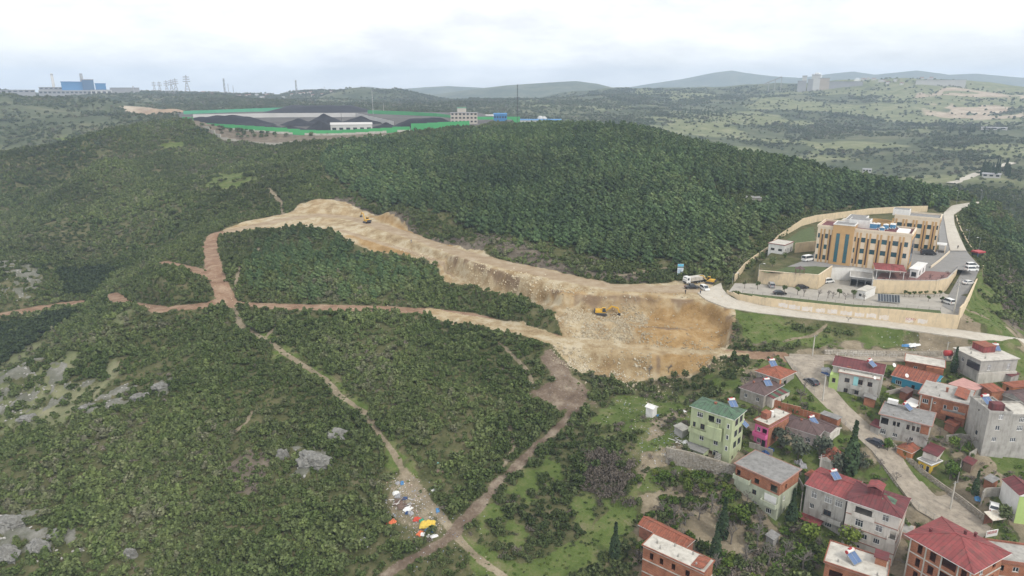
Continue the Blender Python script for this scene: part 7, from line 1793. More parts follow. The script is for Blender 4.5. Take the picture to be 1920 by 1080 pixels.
vehicle('van', 'grey', yd(1446,538), 1.4, 'silver hatchback in the yard left of retaining wall'); vehicle('sedan', 'black', yd(1504,541), .1, 'black car close under the lawn retaining wall'); vehicle('sedan', 'black', yd(1462,552), -.1, 'black car between the clipped trees of front yard'); vehicle('van', 'white', yd(1553,530), .35, 'white estate car below the hospital tower')
vehicle('bus', 'white', up(1515,489), .5, 'white ambulance van left of the hospital block', 'ambulance', 'ambulance'); vehicle('bus', 'black', up(1740,478), -.25, 'black minibus at the hospital entrance', 'minibus', 'van'); vehicle('sedan', 'white', hit(1846,378), .3, 'white car far up the hill road')
vehicle('pickup', 'black', hit(1297,541), .05, 'black pickup truck in front of the lorry', 'pickup_truck', 'pickup'); vehicle('van', 'white', hit(1321,544), -1.3, 'white van with open door at the end of paved road', 'parked_van', 'van')
vehicle('sedan', 'white', hit(1863,955), .95, 'white saloon car parked in the walled yard'); vehicle('sedan', 'dark', hit(1892,958), .75, 'dark car parked beside the white house'); vehicle('sedan', 'dark', hit(1521,719), 1.95, 'dark car parked on the bend above the bungalows'); vehicle('sedan', 'dark', hit(1639,833), 2.3, 'dark car beside the stone wall on town road')
# lorry
def lorry():
    e = empty('lorry', hit(1300,531), math.radians(205), 'white tipper lorry waiting beside a yellow loader', 'truck'); e.scale = (.95,) * 3
    b = MB(); b.prism([(2.4, -1.2, .7), (4.3, -1.2, .7), (4.3, -1.2, 2.2), (4.0, -1.2, 3.1), (2.4, -1.2, 3.1)], [(2.4, 1.2, .7), (4.3, 1.2, .7), (4.3, 1.2, 2.2), (4.0, 1.2, 3.1), (2.4, 1.2, 3.1)]); cab = b.build('cab', PAINT['white'], e); b = MB(); b.poly([(4.32, -1.05, 1.75), (4.32, 1.05, 1.75), (4.12, 1.0, 2.85), (4.12, -1.0, 2.85)]); b.box(3.0, 3.9, -1.22, -1.203, 1.8, 2.7); b.box(3.0, 3.9, 1.203, 1.22, 1.8, 2.7); b.build('windscreen', M_GLASS, cab)
    b = MB(); b.box(4.303, 4.36, -1.1, 1.1, .75, 1.3); b.build('grille', M_DARKMETAL, cab)
    b = MB(); b.prism([(-4.4, -1.15, 1.2), (2.2, -1.15, 1.2), (2.2, 1.15, 1.2), (-4.4, 1.15, 1.2)], [(-4.6, -1.25, 2.7), (2.25, -1.25, 2.7), (2.25, 1.25, 2.7), (-4.6, 1.25, 2.7)]); b.build('tipper_body', M_CONCLT, e); b = MB(); b.box(-4.3, 3.0, -.5, .5, .75, 1.17); b.build('chassis', M_DARKMETAL, e)
    for x in (3.3, -1.2, -2.5, -3.8):
        for y in (-1.0, 1.0): b = MB(); b.tube((x, y - .2, .5), (x, y + .2, .5), .5, n=12); w = b.build('wheel', M_TYRE, e); b = MB(); b.tube((x, y - .22, .5), (x, y + .22, .5), .26, n=8); b.build('hub', M_GREYMETAL, w)
lorry()
def excavator(p, rz, label, boom=((1.6, .3, 1.5), (3.6, .3, 3.3), (5.6, .3, 2.6)), stick=(6.3, .3, .7), sc=1.0):
    e = empty('excavator', p, rz, label, 'excavator', 'excavators on the slope'); e.scale = (sc,) * 3
    for y in (-1.15, 1.15):
        b = MB(); pr = [(-1.9, .35), (-1.6, .05), (1.6, .05), (1.9, .35), (1.6, .85), (-1.6, .85)]; b.prism([(x, y - .28, z) for x, z in pr], [(x, y + .28, z) for x, z in pr]); t = b.build('track', M_DARKMETAL, e)
        for k in range(9): q = MB(); x = -1.5 + k * .375; q.box(x - .12, x + .12, y - .31, y + .31, .853, .90); q.build('track_shoe', M_GREYMETAL, t)
    b = MB(); b.lathe([(.8, .8), (.8, 1.02)], 12); b.box(-1.0, 1.0, -.85, .85, .35, .8); b.build('undercarriage', M_DARKMETAL, e)
    b = MB(); b.prism([(-2.3, -1.25, 1.03), (1.5, -1.25, 1.03), (1.5, 1.25, 1.03), (-2.3, 1.25, 1.03)], [(-2.2, -1.2, 1.95), (.4, -1.2, 1.95), (.4, 1.2, 1.95), (-2.2, 1.2, 1.95)]); b.build('engine_house', M_YELLOW, e); b = MB(); b.box(-2.75, -2.31, -1.2, 1.2, 1.0, 1.9); b.build('counterweight', M_DARKMETAL, e)
    b = MB(); b.prism([(.1, -1.24, 1.3), (1.6, -1.24, 1.3), (1.6, -.3, 1.3), (.1, -.3, 1.3)], [(.2, -1.2, 2.8), (1.25, -1.2, 2.8), (1.25, -.35, 2.8), (.2, -.35, 2.8)]); c = b.build('cab', M_GLASS, e); b = MB(); b.box(.1, 1.35, -1.24, -.3, 2.803, 2.9); [b.bar((x0, y, 1.3), (x1, y, 2.8), .1, .1) for x0, x1 in ((.1, .2), (1.6, 1.25)) for y in (-1.22, -.33)]; b.build('cab_frame', M_YELLOW, c)
    b = MB(); b.bar(boom[0], boom[1], .42, .55); b.bar(boom[1], boom[2], .40, .48); b.build('boom', M_YELLOW, e); b = MB(); b.bar(boom[2], stick, .32, .42); b.build('stick', M_YELLOW, e)
    b = MB(); b.tube((1.7, .55, 1.5), (3.0, .55, 2.6), .09); b.tube((3.4, .3, 3.65), (5.2, .3, 3.2), .09); b.build('hydraulic_ram', M_GREYMETAL, e)
    x, y, z = stick; b = MB(); pr = [(x - .1, z + .2), (x + .3, z - .2), (x + .1, z - .75), (x - .7, z - .75), (x - .9, z - .4)]; b.prism([(u, y - .55, v) for u, v in pr], [(u, y + .55, v) for u, v in pr]); b.build('bucket', M_DARKMETAL, e)
excavator(hit(1128,590), -.12, 'yellow excavator digging on the pale rubble slope', sc=.98)
excavator(hit(688,418), 2.3, 'small yellow excavator at top of the excavated road', ((1.6, .3, 1.5), (2.6, .3, 4.4), (4.2, .3, 5.0)), (5.4, .3, 3.2), 1.0)
excavator(hit(1331,531), 2.6, 'yellow loader working behind the white lorry', sc=.8)
# people
def person(px, py, rz, label, cols, p=None):
    p = hit(px, py) if p is None else p
    me = bpy.data.meshes.new('person')
    J = [((0, 0, .95), .16), ((0, 0, 1.15), .15), ((0, 0, 1.38), .18), ((0, 0, 1.50), .075), ((0, .01, 1.60), .10), ((0, .01, 1.72), .085),
         ((.10, 0, .90), .11), ((.12, .06, .50), .075), ((.12, .0, .09), .055), ((.12, .15, .04), .05), ((-.10, 0, .90), .11), ((-.12, -.06, .50), .075), ((-.12, -.14, .09), .055), ((-.12, .0, .04), .05),
         ((.21, 0, 1.40), .075), ((.27, -.03, 1.12), .055), ((.27, .08, .88), .042), ((.27, .12, .80), .04), ((-.21, 0, 1.40), .075), ((-.27, .04, 1.12), .055), ((-.27, .12, .90), .042), ((-.27, .15, .82), .04)]
    E = [(0, 1), (1, 2), (2, 3), (3, 4), (4, 5), (0, 6), (6, 7), (7, 8), (8, 9), (0, 10), (10, 11), (11, 12), (12, 13), (2, 14), (14, 15), (15, 16), (16, 17), (2, 18), (18, 19), (19, 20), (20, 21)]
    me.from_pydata([j[0] for j in J], E, [])
    o = bpy.data.objects.new('person', me); link(o); o.location = tuple(p); o.rotation_euler = (0, 0, rz); tag(o, label, 'person', 'people')
    md = o.modifiers.new('skin', 'SKIN'); sv = me.skin_vertices[0].data
    for i, j in enumerate(J): sv[i].radius = (j[1], j[1] * .85)
    sv[0].use_root = True; o.modifiers.new('smooth', 'SUBSURF').levels = 1; o.modifiers['smooth'].render_levels = 1
    key = 'cloth' + str(cols)
    if key not in MATS:
        m, nt, b = new_mat(key); N = nt.nodes.new; tc = N('ShaderNodeTexCoord'); sp = N('ShaderNodeSeparateXYZ'); nt.links.new(tc.outputs['Object'], sp.inputs[0]); r = N('ShaderNodeValToRGB'); r.color_ramp.interpolation = 'CONSTANT'; mr = N('ShaderNodeMapRange'); mr.inputs['From Max'].default_value = 1.85
        nt.links.new(sp.outputs['Z'], mr.inputs['Value']); nt.links.new(mr.outputs[0], r.inputs[0]); el = r.color_ramp.elements; el[0].position = 0; el[0].color = (.03, .03, .03, 1); el[1].position = .05; el[1].color = (*cols[0], 1)
        for pos, c in ((.51, cols[1]), (.80, (.42, .27, .20)), (.93, (.03, .025, .02))): e_ = el.new(pos); e_.color = (*c, 1)
        nt.links.new(r.outputs[0], b.inputs['Base Color']); b.inputs['Roughness'].default_value = .9; MATS[key] = m
    me.materials.append(MATS[key]); return o
DK, NV, RD = (.03, .03, .035), (.04, .06, .12), (.30, .05, .05)
person(1285,551, .4, 'person in dark clothes standing on the dirt left of the white van', (DK, DK)); person(1313,552, 2, 'person in dark jacket at the end of the paved road', (DK, NV)); person(771,455, 1, 'person in blue clothes walking the excavated road', (NV, NV)); person(711,823, 2.5, 'person in dark clothes on the footpath', (DK, DK)); person(0, 0, 2.9, 'person in black walking the hospital drive', (DK, DK), tuple(up(1795.5,467))); person(0, 0, 1, 'person in pale coat by the hospital entrance', ((.4, .4, .42), (.6, .6, .6)), tuple(up(1756,478)))

# ------------------------------------------------------------------ poles and lamps
def pole(p, h, label, kind='power', rz=0.0, name='utility_pole', cat='pole', group='poles'):
    e = empty(name, p, rz, label, cat, group); b = MB(); b.prism([(-.17, -.13, -.3), (.17, -.13, -.3), (.17, .13, -.3), (-.17, .13, -.3)], [(-.09, -.08, h), (.09, -.08, h), (.09, .08, h), (-.09, .08, h)]) if kind != 'lamp' else b.tube((0, 0, -.3), (0, 0, h), .085, .05)
    b.build('shaft', M_CONCLT if kind != 'lamp' else M_GREYMETAL, e)
    if kind == 'lamp':
        b = MB(); b.tube((0, 0, h), (-1.3, 0, h + .25), .035); b.build('arm', M_GREYMETAL, e); b = MB(); b.box(-1.9, -1.25, -.13, .13, h + .18, h + .32); b.build('lamp_head', M_WHITE, e)
    else:
        for z in ((h - .25,) if kind == 'power' else (h - .3, h - 1.5, h - 2.7)):
            b = MB(); b.box(-.9, .9, -.14, -.09, z - .06, z + .06); a = b.build('crossarm', M_GREYMETAL, e)
            for x in (-.8, 0, .8): q = MB(); q.lathe([(.05, z + .06), (.07, z + .14), (.04, z + .26)], 6, (x, -.115)); q.build('insulator', M_BROWNF, a)
for px, py, top, lab in ((1523,668,628,'concrete pole at the junction below the hospital road'),(1542,752,702,'grey pole at the bend beside the green corner annex'),(1535,892,852,'concrete pole between half built house and red roof house'),(1781,956,900,'concrete pole with crossarm beside the long stone wall'),(1772,676,640,'pale pole on the lane above the brick bungalow')):
    p = hit(px, py); r = math.hypot(p[0], p[1]); pole(p, at_range(px + 2, top, r)[2] - p[2], lab, 'power', .4)
p = yd(1788,588); pole(tuple(p), 11.5, 'tall pole with three crossarms in the hospital yard', 'triple', .2)
for px, py, h, lab in ((1750,386,6.5,'lamp post left of the hill road behind the hospital'),(1793,384,8,'lamp post where the hill road bends'),(1838,381,7.5,'lamp post on hill road before the crest'),(1872,380,8,'lamp post past the hill road crest'),(1898,382,7,'last lamp post to the right of the hill road')): pole(hit(px, py), h, lab, 'lamp', .5, 'street_lamp', 'street lamp', 'street lamps on the hill road')
pole(tuple(up(1422,517)), 4.2, 'lamp post at left end of gazebo lawn', 'lamp', math.pi * .95, 'street_lamp', 'street lamp', 'street lamps of the hospital'); pole(hit(1373,533), 4, 'lamp post outside the hospital gate', 'lamp', math.pi, 'street_lamp', 'street lamp', 'street lamps of the hospital'); pole(hit(1833,478), 7.5, 'tall lamp post beside the red roof stand', 'lamp', .1, 'street_lamp', 'street lamp', 'street lamps of the hospital'); pole(hit(1815,452), 5.0, 'lamp post along the drive wall', 'lamp', .1, 'street_lamp', 'street lamp', 'street lamps of the hospital')
# billboard
def billboard():
    p = hit(1275,517); e = empty('billboard', p, -.1, 'tall blue and white information board at forest edge', 'billboard')
    b = MB(); b.box(-1.1, 1.1, -.06, .06, .3, 4.6); f = b.build('board', mat('board_white', (.70, .74, .76), .5, .03), e)
    b = MB(); b.box(-1.08, 1.08, -.075, -.063, 3.7, 4.55); b.build('blue_header', mat('sky_blue', (.12, .45, .62), .5, .03), e); b = MB(); b.box(-1.08, 1.08, -.075, -.063, 3.0, 3.66); b.build('picture_panel', mat('board_picture', (.16, .22, .24), .5, .3, 3), e)
    for k in range(6): b = MB(); b.box(-.9, .4 + .08 * (k % 3) * 3, -.072, -.063, 1.0 + k * .3, 1.12 + k * .3); b.build('text_line', M_BLUE, e)
    b = MB(); b.box(-1.08, 1.08, -.075, -.063, .34, .85); b.build('blue_footer', mat('sky_blue', (0, 0, 0)), e)
    for x in (-.9, .9): b = MB(); b.tube((x, .12, -.4), (x, .12, 4.2), .06); b.build('post', M_GREYMETAL, e)
billboard()

# ------------------------------------------------------------------ hospital yard buildings
H = House('gatehouse', 'white gatehouse with red edged flat roof', 'gatehouse', (1471,461), (1440.5,457), (1490,454.5), 3.6, 3.2, M_WHITE, 2, zt=Z_UP + 3.6); H.win('L', [row(0, [.28, .75], 1.5, .9, 'k', 1, 1.2)]); H.win('R', [row(0, [.2, .45], .6, .8, 'k', 0, 1.2), (0, [(.8, .9, 2.0, 'k', 0, .1)])]); H.walls(); H.flat(M_CONCLT, M_REDROOF, .25, .3)
H = House('site_cabin', 'white cabin with grey roof in the hospital yard', 'cabin', (1623,547), (1607,543.5), (1641,538), 2.9, 2.8, M_WHITE, 1, zt=Z_YARD + 2.9); H.win('L', [row(0, [.45], .9, .9, 'k', 1, 1.0)]); H.walls(); H.flat(M_CONCLT, None, .15, .12)
H = House('ambulance_bay', 'covered bay with grey roof and dark open front below hospital', 'shelter', (1637,523), (1595.5,520), (1644,513), 3.6, 3.5, M_GREYMETAL, 1, zt=Z_YARD + 3.6, minR=4); H.win('L', [(0, [(.14, 2.0, 2.7, 'o', 0, .1), (.5, 2.4, 2.7, 'o', 0, .1), (.85, 2.0, 2.7, 'o', 0, .1)])]); H.walls(); H.flat(M_CONC, M_WHITE, .4, .15)
H = House('red_canopy', 'red pitched canopy over the terrace tables', 'canopy', (1697,510), (1645,509), (1709,500), 3.0, 3, M_WOOD, 1, zt=Z_UP + 3.0, minR=6)
for x in (.2, H.R - .2):
    for y in (.2, H.L * .5, H.L - .2): b = MB(); b.box(x - .09, x + .09, y - .09, y + .09, 0, H.h); b.build('post', M_WHITE, H.e)
H.pitched(M_REDROOF, 'hip', 1.1, .5)
H = House('entrance_hall', 'white single storey entrance building beside the canopy', 'building', (1722,506), (1707,504), (1738,494), 3.2, 3.2, M_WHITE, 1, zt=Z_UP + 3.2); H.win('L', [row(0, [.5], 1.5, 1.6, 'k', 2, .6)]); H.win('R', [row(0, [.3, .7], 1.6, 1.6, 'k', 2, .6)]); H.walls(); H.flat(M_WHITE, None, .4, .15)
H = House('solar_rack', 'long dark glazed rack in front of the terrace wall', 'solar panel', (1689,556), (1649,555), (1692,549), 2.6, 2.6, M_DARKMETAL, .5, zt=Z_YARD + 2.6, minR=2.2)
b = MB(); b.prism([(-.4, 0, .5), (1.6, 0, 2.5), (1.6, H.L, 2.5), (-.4, H.L, .5)], [(-.45, 0, .58), (1.55, 0, 2.58), (1.55, H.L, 2.58), (-.45, H.L, .58)]); q = b.build('frame', M_GREYMETAL, H.e)
for k in range(8):
    b = MB(); a, c = H.L * k / 8 + .08, H.L * (k + 1) / 8 - .08; b.prism([(-.40, a, .64), (1.50, a, 2.54), (1.50, c, 2.54), (-.40, c, .64)], [(-.42, a, .67), (1.48, a, 2.57), (1.48, c, 2.57), (-.42, c, .67)]); b.build('panel', M_GLASS, H.e)
for y in (.3, H.L * .5, H.L - .3): b = MB(); b.tube((1.3, y, 0), (1.3, y, 2.3), .06); b.tube((0, y, 0), (0, y, .9), .06); b.build('post', M_GREYMETAL, H.e)
e = empty('gazebo', tuple(up(1499,514)), .2, 'dark wooden gazebo on the terrace lawn', 'gazebo'); ring = [(1.9 * math.cos(k * 1.0472), 1.9 * math.sin(k * 1.0472)) for k in range(6)]
b = MB(); [b.poly([(*ring[k], 2.1), (*ring[(k + 1) % 6], 2.1), (0, 0, 3.0)]) for k in range(6)]; b.build('roof', M_BROWNROOF, e)
for q in ring: b = MB(); b.tube((q[0] * .85, q[1] * .85, 0), (q[0] * .85, q[1] * .85, 2.2), .07); b.build('post', M_WOOD, e)
b = MB(); [b.bar((ring[k][0] * .85, ring[k][1] * .85, .8), (ring[(k + 1) % 6][0] * .85, ring[(k + 1) % 6][1] * .85, .8), .06, .12) for k in range(5)]; b.build('railing', M_WOOD, e)
e = empty('roadside_stand', hit(1832,483), .3, 'small stand with bright red roof at drive bend', 'kiosk'); b = MB(); b.box(-1.7, 1.7, -1.3, 1.3, 0, 2.3); b.build('body', M_DARKMETAL, e); b = MB(); b.prism([(-2.1, -1.7, 2.303), (2.1, -1.7, 2.303), (2.1, 1.7, 2.303), (-2.1, 1.7, 2.303)], [(-2.1, -1.7, 2.9), (2.1, -1.7, 2.9), (1.9, 1.5, 3.0), (-1.9, 1.5, 3.0)]); b.build('roof', M_RED, e)
for x in (-1.8, 1.8): b = MB(); b.tube((x, -1.5, 0), (x, -1.5, 2.3), .06); b.build('post', M_BLUE, e)
railing('terrace_railing', 'dark railing along the edge of the red terrace', [on_plane(px, py, Z_YARD) * np.array([1, 1, 0]) + np.array([0, 0, Z_UP + .1]) for px, py in ((1640,549),(1700,551),(1752,551),(1772,546),(1790,528))], 1.1, 1.8, M_DARKMETAL)
railing('gate', 'brown sliding gate at the hospital entrance', [yd(1379,530), yd(1398,531), yd(1419,532)], 1.9, .8, M_BROWNF, None)
railing('lawn_fence', 'thin dark fence along the front lawn', [yd(1392,549), yd(1430,553), yd(1500,560), yd(1600,571), yd(1700,577), yd(1763,582)], .9, 2.6, M_DARKMETAL)
H = House('old_bunker', 'low grey stone ruin in the forest clearing', 'ruin', (1428,372), (1388,371), (1432,368.5), 3.2, 3, M_STONEPL, 2, minR=5); H.walls(); H.flat(M_GREYROOF, None, .1, .15); b = MB(); b.prism([(-1.8, H.L, 0), (2, H.L, 0), (2, H.L + 1.8, 0), (-1.8, H.L + 1.8, 0)], [(-.1, H.L, 3.1), (1.8, H.L, 3.1), (1.8, H.L + .4, 2.6), (-.1, H.L + .4, 2.6)]); b.build('ramp', M_STONEPL, H.e)

# ------------------------------------------------------------------ dumped rubbish by the footpath
def crumple(name, p, w, d, hgt, m, seed, label, cat='rubbish', rz=0):
    n = 9; rng = np.random.default_rng(seed); V = []; Fc = []
    for i in range(n):
        for j in range(n):
            u, v = i / (n - 1) - .5, j / (n - 1) - .5; ed = 1 - max(abs(u), abs(v)) * 2
            V.append((u * w + rng.normal(0, w * .03), v * d + rng.normal(0, d * .03), hgt * (.15 + .85 * ed ** .6) * rng.uniform(.45, 1.1) if ed > 0.01 else -.05))
    for i in range(n - 1):
        for j in range(n - 1): a = i * n + j; Fc.append((a, a + n, a + n + 1, a + 1))
    o = bpy.data.objects.new(name, mesh_from(name, V, Fc, m)); o.location = tuple(p); o.rotation_euler = (0, 0, rz); link(o); return tag(o, label, cat, 'dumped rubbish by the footpath')
CM = {k: mat('rubbish_' + k, c, .7, .25, 3) for k, c in (('yellow', (.62, .45, .08)), ('orange', (.60, .16, .07)), ('red', (.55, .08, .05)), ('green', (.05, .28, .18)), ('blue', (.08, .22, .42)), ('white', (.70, .70, .68)), ('grey', (.33, .33, .34)), ('brown', (.16, .11, .085)), ('teal', (.25, .55, .50)), ('darkblue', (.03, .07, .18)))}
for i, (px, py, w, d, h, c, lab) in enumerate(((803,984,3.0,2.0,.9,'yellow','large crumpled yellow sheet on the rubbish heap'),(735,980,1.8,1.3,.8,'orange','orange sheet dumped on a grey pile in the scrub'),(783,975,.9,1.6,.7,'red','red cloth beside the yellow sheet'),(791,977,.9,1.0,.6,'green','dark green bag beside the red cloth'),(806,994,1.7,.9,.5,'blue','blue bag below the yellow sheet'),(743,925,1.4,1.0,.6,'white','white bag at the top of rubbish heap'),(747,930,1.5,1.0,.5,'grey','grey sheet near the top of rubbish heap'),(754,906,1.1,.7,.5,'blue','blue cloth at upper end of the rubbish'),(746,906,.8,.9,.5,'grey','pale grey cloth at upper end of the rubbish'),(759,935,1.3,.8,.5,'darkblue','dark blue bag right of the heap'),(766,955,1.9,1.2,.7,'white','white sheet in the middle of rubbish heap'),(763,962,.8,.6,.5,'darkblue','small navy bag under the white sheet'),(771,963,1.2,1.0,.6,'grey','grey bundle below the white sheet'),(797,1003,2.0,.8,.4,'white','white plastic strip at lower end of rubbish'),(815,1005,1.5,.8,.3,'white','white litter patch at lower right of rubbish'),(788,1000,1.4,1.0,.4,'orange','brown orange board under the yellow sheet'),(821,957,1.2,.7,.4,'blue','blue cloth right of the footpath'),(682,1016,1.4,1.7,.9,'grey','grey and white bundle left of the rubbish in scrub'),(686,1024,.9,.9,.6,'white','white bag at the left bundle'),(814,919,1.3,1.0,.5,'white','white sack right of the footpath'),(822,870,.9,.7,.4,'teal','teal plastic crate in the scrub'),(733,972,1.6,1.0,.5,'grey','grey sheet above the orange one'),(748,944,2.0,1.6,.6,'brown','brown debris in the middle of heap'),(755,950,1.8,1.3,.6,'brown','brown rags in the middle of heap'),(779,1018,.9,1.1,.4,'brown','brown rag below the heap'),(1235,780,1.0,.8,.4,'blue','blue tarpaulin scrap below the white hut'),(1279,772,2.0,1.2,.5,'white','grey white tarpaulin right of the white hut'),(1286,832,1.2,1.2,.9,'white','white water sack in front of shack'),(1440,846,3.2,1.6,.9,'darkblue','navy blue tarpaulin below pink house'),(1550,697,3.0,2.2,1.2,'grey','grey covered vehicle at left of green annex'),(1548,702,2.4,1.0,.6,'darkblue','blue tarpaulin at the bend by the grey cover'),(1700,649,2.6,1.2,.5,'blue','blue plastic on the litter bank above the lane'),(1714,646,4.0,2.0,.4,'white','white litter on the bank above the lane'),(1833,935,1.8,1.0,.5,'blue','blue tarpaulin at the corner of the yard wall'),(1500,873,2.2,1.6,1.4,'grey','grey covered haystack beside olive trees'))):
    crumple('rubbish_sheet', hit(px, py), w * 1.25, d * 1.25, h * 1.25, CM[c], 300 + i, lab, rz=i * .7)
def plank_pile(px, py, label, n, seed):
    r = random.Random(seed); e = empty('scrap_pile', hit(px, py), r.uniform(0, 3), label, 'scrap', 'dumped rubbish by the footpath')
    for k in range(n):
        b = MB(); a = r.uniform(0, 3.14); c = (r.gauss(0, .7), r.gauss(0, .5), .1 + .05 * k); L_ = r.uniform(.4, .9); b.bar((c[0] - L_ * math.cos(a), c[1] - L_ * math.sin(a), c[2]), (c[0] + L_ * math.cos(a), c[1] + L_ * math.sin(a), c[2] + r.uniform(-.1, .3)), .12, .05); b.build('plank', r.choice([M_WOOD, CM['grey'], CM['brown'], M_WHITE]), e)
plank_pile(750,942,'pile of broken planks in the rubbish heap',22,4); plank_pile(768,948,'scattered boards right of the planks',14,5); plank_pile(1270,830,'broken timber beside the shack',16,6); plank_pile(1265,838,'stack of boards below the shack',14,7)
b = MB(); [b.box(-.9 + k * .31, -.64 + k * .31, -.7, .7, 0, .05) for k in range(6)]; [b.box(-.9, .92, y - .06, y + .06, -.1, -.003) for y in (-.5, 0, .5)]; o = b.build('pallet', M_WOOD, None); o.location = tuple(hit(826,887) + np.array([0, 0, .6])); tag(o, 'grey wooden platform lying in the scrub right of footpath', 'pallet')
def litter():
    xs, ys = [], []; rng = np.random.default_rng(91)
    for px, py, s, n in ((760,945,3.2,260),(800,985,3,130),(750,920,2.2,90),(800,1000,3.5,70),(1250,800,5,120),(1260,835,5,200),(1280,845,5,120),(1712,648,4.5,220),(1225,850,5,120),(1040,740,6,90),(1200,745,8,120),(815,1035,6,120),(1160,760,6,50),(745,905,1.5,40)):
        p = hit(px, py); xs.append(rng.normal(p[0], s, n)); ys.append(rng.normal(p[1], s * 1.1, n))
    x, y = np.concatenate(xs), np.concatenate(ys); m_ = leaf_mat('litter_scraps', [(.42, .42, .40), (.50, .49, .46), (.20, .25, .33), (.30, .26, .21), (.55, .55, .54), (.28, .13, .09)], .8)
    bits = []
    for k in range(3):
        b = MB(); b.prism([(-.5, -.35, 0), (.45, -.4, .02), (.5, .4, .05), (-.4, .3, 0)], [(-.45, -.3, .12), (.4, -.3, .25), (.4, .3, .15), (-.3, .3, .2)]); bits.append(b.mesh('litter_%d' % k, m_))
    scatter('litter', 'scattered pale litter and plastic scraps', 'litter', np.stack([x, y, height(x, y) + .02], -1), rng.uniform(.1, .38, len(x)), proto_coll('litter', bits), 3, .4, None, 92)
litter()
# ------------------------------------------------------------------ coal depot on the hill
def rp(px, r, dz=0.0):
    a = az_of(px, 220); x, y = r * math.sin(a), r * math.cos(a); return np.array([x, y, ground(x, y) + dz])
M_GREENF = mat('green_fence_sheet', (0.07, 0.36, 0.13), .6, .10, .05)
M_GREENF2 = mat('faded_green_sheet', (0.09, 0.36, 0.21), .6, .10, .05)
M_COAL = mat('coal', (0.020, 0.021, 0.026), .9, .3, .15)
M_BLUEIND = mat('industrial_blue', (0.05, 0.19, 0.40), .6, .08, .03)
M_INDW = mat('industrial_white', (0.52, 0.51, 0.49), .8, .06, .05)
M_INDG = mat('industrial_grey', (0.30, 0.30, 0.31), .8, .1, .05)
G_F = 'green fences of the coal depot'
run_wall('sheet_fence', 'long bright green fence curving along the front of coal depot', 'fence', [rp(361,785,1.5), rp(420,752,1.5), rp(513,716,1.8), rp(560,706,1.2), rp(590,702,1), rp(640,698,1), rp(690,692,1), rp(735,690,1), rp(768,691,1)], [3.6] * 9, .3, M_GREENF, None, G_F, 12, 4, 'fence_panel')
run_wall('fence_footing', 'pale concrete base wall under the depot front fence', 'wall', [rp(361,784.2), rp(420,751.2), rp(513,715.2), rp(590,701.2), rp(640,697.2), rp(690,691.2), rp(768,690.2)], [1.6] * 7, .4, M_CONCLT, None, None, 12, 3, 'wall_panel')
run_wall('sheet_fence', 'bright green fence continuing right along the forest crest', 'fence', [rp(770,691,2.5), rp(800,694,3), rp(840,700,3), rp(880,712,3)], [3.8] * 4, .3, M_GREENF, None, G_F, 12, 4, 'fence_panel')
run_wall('sheet_fence', 'green fence at left corner of depot on a concrete base', 'fence', [rp(342,805,5), rp(362,790,5)], [5.0] * 2, .3, M_GREENF, None, G_F, 9, 8, 'fence_panel')
run_wall('sheet_fence', 'far green fence behind the depot left half', 'fence', [rp(345,1180,2), rp(440,1250,2), rp(560,1300,2)], [2.8] * 3, .3, M_GREENF2, None, G_F, 16, 3, 'fence_panel')
run_wall('sheet_fence', 'far green fence right of the coal hill', 'fence', [rp(690,1130,2), rp(760,1060,2), rp(820,1000,1), rp(848,950,0)], [3.2] * 4, .3, M_GREENF, None, G_F, 14, 3, 'fence_panel')
run_wall('sheet_fence', 'far green fence behind the grey office block', 'fence', [rp(885,900,0), rp(950,900,0), rp(1000,900,0)], [3.5] * 3, .3, M_GREENF, None, G_F, 14, 5, 'fence_panel')
run_wall('panel_wall', 'long pale panel wall across the middle of depot', 'wall', [rp(362,1000), rp(440,1010), rp(505,1015), rp(580,1010), rp(668,1000)], [5.5] * 5, .4, M_INDW, None, None, 9, 3)
run_wall('panel_wall', 'pale panel wall running down right side of depot', 'wall', [rp(668,1000), rp(700,900), rp(737,800)], [5] * 3, .4, M_INDW, None, None, 9, 3)
run_wall('slope_wall', 'thin pale retaining wall zigzagging below the depot', 'wall', [rp(352,782), rp(380,733), rp(410,701), rp(450,681), rp(497,662), rp(540,646), rp(585,638), rp(640,643), rp(700,658), rp(735,673)], [1.4] * 10, .5, M_CONCLT, None, None, 10, 2)
def mound(name, label, px, r, w, d, h, seed, m=None, cat='coal heap', group='coal heaps', flat=0.0):
    n = 26; rng = np.random.default_rng(seed); V = []; Fc = []; p = rp(px, r); p[2] -= .5
    for i in range(n):
        for j in range(n):
            u, v = i / (n - 1) * 2 - 1, j / (n - 1) * 2 - 1; q = math.hypot(u, v); k = max(0.0, 1 - q) if not flat else min(1.0, max(0.0, 1 - q) / (1 - flat))
            nn = fbm(np.array([u * 3 + seed]), np.array([v * 3.]), .9, 3, seed)[0]; V.append((u * w / 2, v * d / 2, h * k * (.75 + .5 * nn)))
    for i in range(n - 1):
        for j in range(n - 1): a = i * n + j; Fc.append((a, a + n, a + n + 1, a + 1))
    o = bpy.data.objects.new(name, mesh_from(name, V, Fc, m or M_COAL, True)); o.location = tuple(p); o.rotation_euler = (0, 0, -az_of(px)); link(o); return tag(o, label, cat, group)
